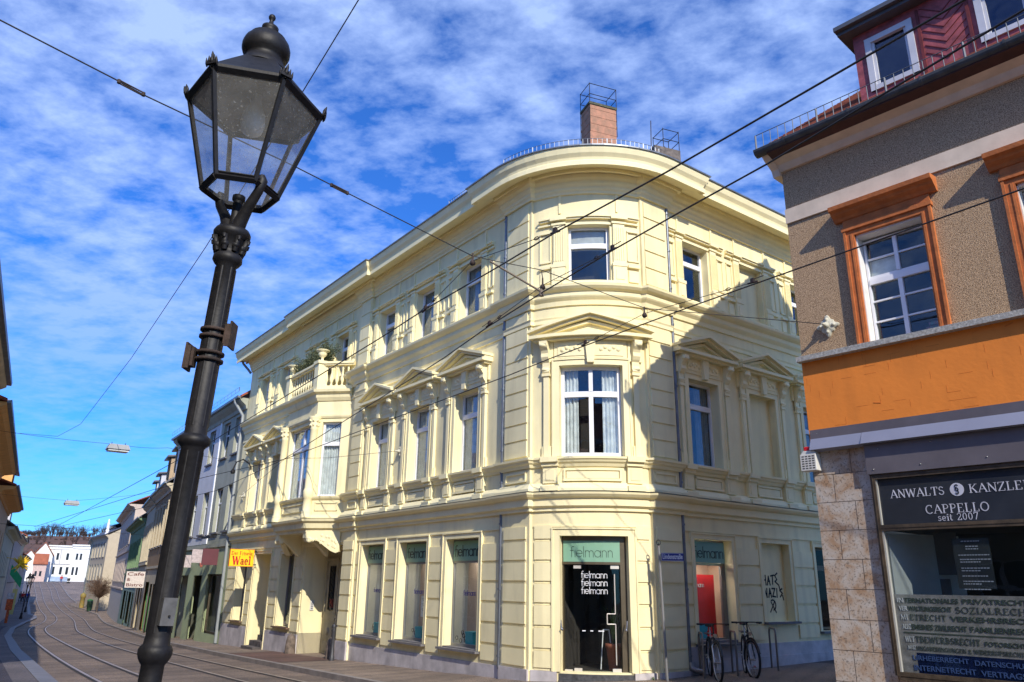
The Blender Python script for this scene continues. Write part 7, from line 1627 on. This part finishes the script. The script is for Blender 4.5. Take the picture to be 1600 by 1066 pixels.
bicycle(G3(3.97, 15.78), math.radians(-97), math.radians(7), 'black bicycle parked nearest the street sign post, front wheel to the street')
bicycle(G3(4.78, 16.26), math.radians(-100), math.radians(16), 'black bicycle parked between the other bicycle and the empty stand, wheel turned', red=True)
SS = mat('stand_steel', (.24, .22, .20), .38, .1, metal=.8)
for (px_, py_), lb in (((3.78, 15.75), 'steel bicycle stand behind the bicycle nearest the street sign'), ((4.52, 16.1), 'steel bicycle stand behind the bicycle with turned wheel'), ((5.62, 17.0), 'empty steel bicycle stand farthest into the lane')):
    a, b = G3(px_ + .09, py_ + .68), G3(px_, py_); q = MB(); h = .82; r = .11; d = (b - a).normalized()
    P = [a, a + Z * (h - r)] + [a + d * (r - r * math.cos(x)) + Z * (h - r + r * math.sin(x)) for x in (.4, .8, 1.2, PI / 2)] + [b - d * (r - r * math.cos(x)) + Z * (h - r + r * math.sin(x)) for x in (PI / 2, 1.2, .8, .4)] + [b + Z * (h - r), b]
    q.tube(P, .021, 8); tag(q.build('bicycle_stand', SS, loc=a), lb, 'bicycle stand', 'steel bicycle stands in the lane')
# street sign
sp = Vector((3.0, 15.42, 0)); sp.z = gz(sp)
t = thing('street_sign', 'slim grey post with a blue street name plate Lindenstraße before the corner', 'street sign', sp)
q = MB(); q.tube([sp, sp + Vector((-.06, -.02, 2.62 - sp.z))], .028, 9); q.lathe(sp + Z * 0, (0, 0, 1), [(.05, 0), (.05, .02)], 10); q.build('post', mat('grey_post', (.22, .22, .22), .5, .1, metal=.3), t)
pf = Fr((2.945, 15.35), (1, -.02)); 
if pf.n.y > 0: pf.n = -pf.n
q = MB(); q.fbox(pf, .03, .46, 2.33, 2.485, .0, .012); pn = q.build('name_plate', mat('enamel_blue', (.01, .015, .20), .35), t)
q = MB(); q.fbox(pf, .035, .455, 2.335, 2.34, .012, .014); q.fbox(pf, .035, .455, 2.475, 2.48, .012, .014); q.build('white_edge', WLET, pn)
sans('Lindenstraße', pf, .055, 2.372, .013, .095, pn, WLET, width=.385, bold=.012)
q = MB(); q.tube([Vector((2.94, 15.4, 2.62 + .06)) + Vector((.04 * math.cos(a), 0, .05 * math.sin(a))) for a in [x * PI / 6 for x in range(13)]], .008, 5); q.tube([Vector((2.94, 15.4, 2.58)), Vector((2.94, 15.4, 2.66))], .02, 6); q.build('scroll_finial', IRON, t)
# bollard and guard stones by the portal
p = F1.at(7.35, .42, 0); p.z = gz(p); q = MB(); q.lathe(p, (0, 0, 1), [(.07, 0), (.07, .1), (.05, .13), (.045, .75), (.06, .78), (.04, .82), (.055, .86), (.055, .90), (.02, .95)], 14); tag(q.build('bollard', mat('bollard_grey', (.06, .06, .065), .5, .1, metal=.3), loc=p), 'slim dark bollard standing before the pilaster right of the portal', 'bollard')
for s_, lb in ((11.05, 'weathered guard stone at the left side of the portal'), (7.98, 'worn dark guard stone at the right side of the portal')):
    p = F1.at(s_, .16, 0); p.z = gz(p); q = MB(); q.lathe(p, (0, 0, 1), [(.17, -.1), (.17, .1), (.15, .38), (.12, .5), (.06, .57), (.01, .58)], 10); tag(q.build('guard_stone', mat('guard_stone', (.17, .13, .10), .9, .35, 7., .6, 20.), loc=p), lb, 'guard stone', 'guard stones by the portal')
# plants on the oriel
def leafy(P, w, h, n, seed, m, lb, nm='balcony_shrub', d=.3):
    random.seed(seed); t = thing(nm, lb, 'plant', P, 'plants on the oriel balcony'); q = MB()
    stems = []
    for i in range(14):
        a = P + F1.d * random.uniform(-w, w) * .5; e = a + F1.d * random.uniform(-w, w) * .6 + F1.n * random.uniform(-d, d) + Z * h * random.uniform(.5, 1.0); stems.append((a, e)); q.tube([a, a.lerp(e, .5) + Z * .05, e], [.012, .008, .004], 4)
    q.build('stem', mat('bark', (0, 0, 0)), t); q = MB()
    for i in range(n):
        a, e = random.choice(stems); u = random.uniform(.15, 1.05); c = a.lerp(e, u) + Vector((random.gauss(0, .07), random.gauss(0, .07), random.gauss(0, .05)))
        dd = Vector((random.gauss(0, 1), random.gauss(0, 1), random.gauss(.3, .7))).normalized() * random.uniform(.05, .09); s_ = dd.cross(Vector((random.gauss(0, 1), random.gauss(0, 1), random.gauss(0, 1)))).normalized() * .014
        q.add([c, c + dd * .5 + s_, c + dd, c + dd * .5 - s_], [(0, 1, 2, 3)])
    q.build('leaves', m, t)
    q = MB(); q.gbox(P - Z * .12, F1.d, F1.n, Z, w * .45, .12, .13); q.build('planter', mat('planter_grey', (.25, .23, .2), .9), t)
OL = mat('olive_leaf', (.15, .17, .08), .7, .4, 30., col2=(.035, .05, .02))
bz = 8.62
leafy(F1.at(9.65, .5, bz), 1.0, .78, 4200, 3, OL, 'dense olive shrub on the oriel balcony right of the corner urn')
leafy(F1.at(10.55, .6, bz), 1.0, .55, 3000, 4, OL, 'loose olive shrub on the oriel balcony between the two urns')
leafy(F1.at(11.2, .6, bz), .6, .45, 1500, 8, OL, 'small sparse shrub at the far end of the oriel balcony')
for s_, lb in ((9.12, 'stone urn on the balcony corner pedestal, right one'), (11.58, 'stone urn on the balcony far pedestal, left one')):
    p = F1.at(s_, .78, 8.66); q = MB(); q.lathe(p, (0, 0, 1), [(.10, 0), (.10, .03), (.05, .07), (.04, .12), (.06, .16), (.11, .20), (.145, .27), (.13, .31), (.14, .33), (.21, .37), (.22, .395), (.17, .395), (.15, .35)], 18); tag(q.build('stone_urn', YEL2, loc=p), lb, 'urn', 'urns on the oriel balcony')
# iron lamp arm on the far part of the front
q = MB(); a = F1.at(17.2, .02, 6.1); q.tube([a, a + F1.n * .15 + Z * .25, a + F1.n * .4 + Z * .38, a + F1.n * .65 + Z * .25, a + F1.n * .75 - Z * .02], .03, 6); q.lathe(a + F1.n * .75 - Z * .22, (0, 0, 1), [(.07, 0), (.10, .08), (.03, .2)], 9); tag(q.build('wall_bracket_lamp', IRON, loc=a), 'curved black bracket lamp on the far end of the yellow front', 'lamp')
# things inside the corner shop seen through the glass
p = FC.at(1.80, -.72, .25); q = MB(); q.lathe(p, (0, 0, 1), [(.11, 0), (.16, .42), (.18, .43), (.18, .50), (.15, .50)], 16); fp = tag(q.build('plant_pot', mat('terracotta', (.35, .09, .04), .8, .1), loc=p), 'terracotta pot inside the glass door of the corner shop', 'pot')
q = MB(); blades(q, p + Z * .45, 1.0, 30, .35, .03); q.build('leaves', LEAF, fp)
p = FC.at(1.45, -.9, .25); t = thing('folding_sign', 'white folding sign standing inside the corner shop door', 'sign', p)
q = MB(); q.tube([p, p + FC.d * .06 + Z * .75], .012, 5); q.tube([p + FC.d * .25, p + FC.d * .06 + Z * .75 + FC.d * .12], .012, 5); q.tube([p + FC.d * .06 + Z * .75, p + FC.d * .18 + Z * .75], .012, 5); q.build('leg', WLET, t)
# weeds at the foot of the corner
random.seed(5); q = MB(); p = FC.at(2.3, .12, 0); p.z = gz(p); blades(q, p, .12, 40, .12, .006); o = q.build('weeds', LEAF); o['kind'] = 'stuff'
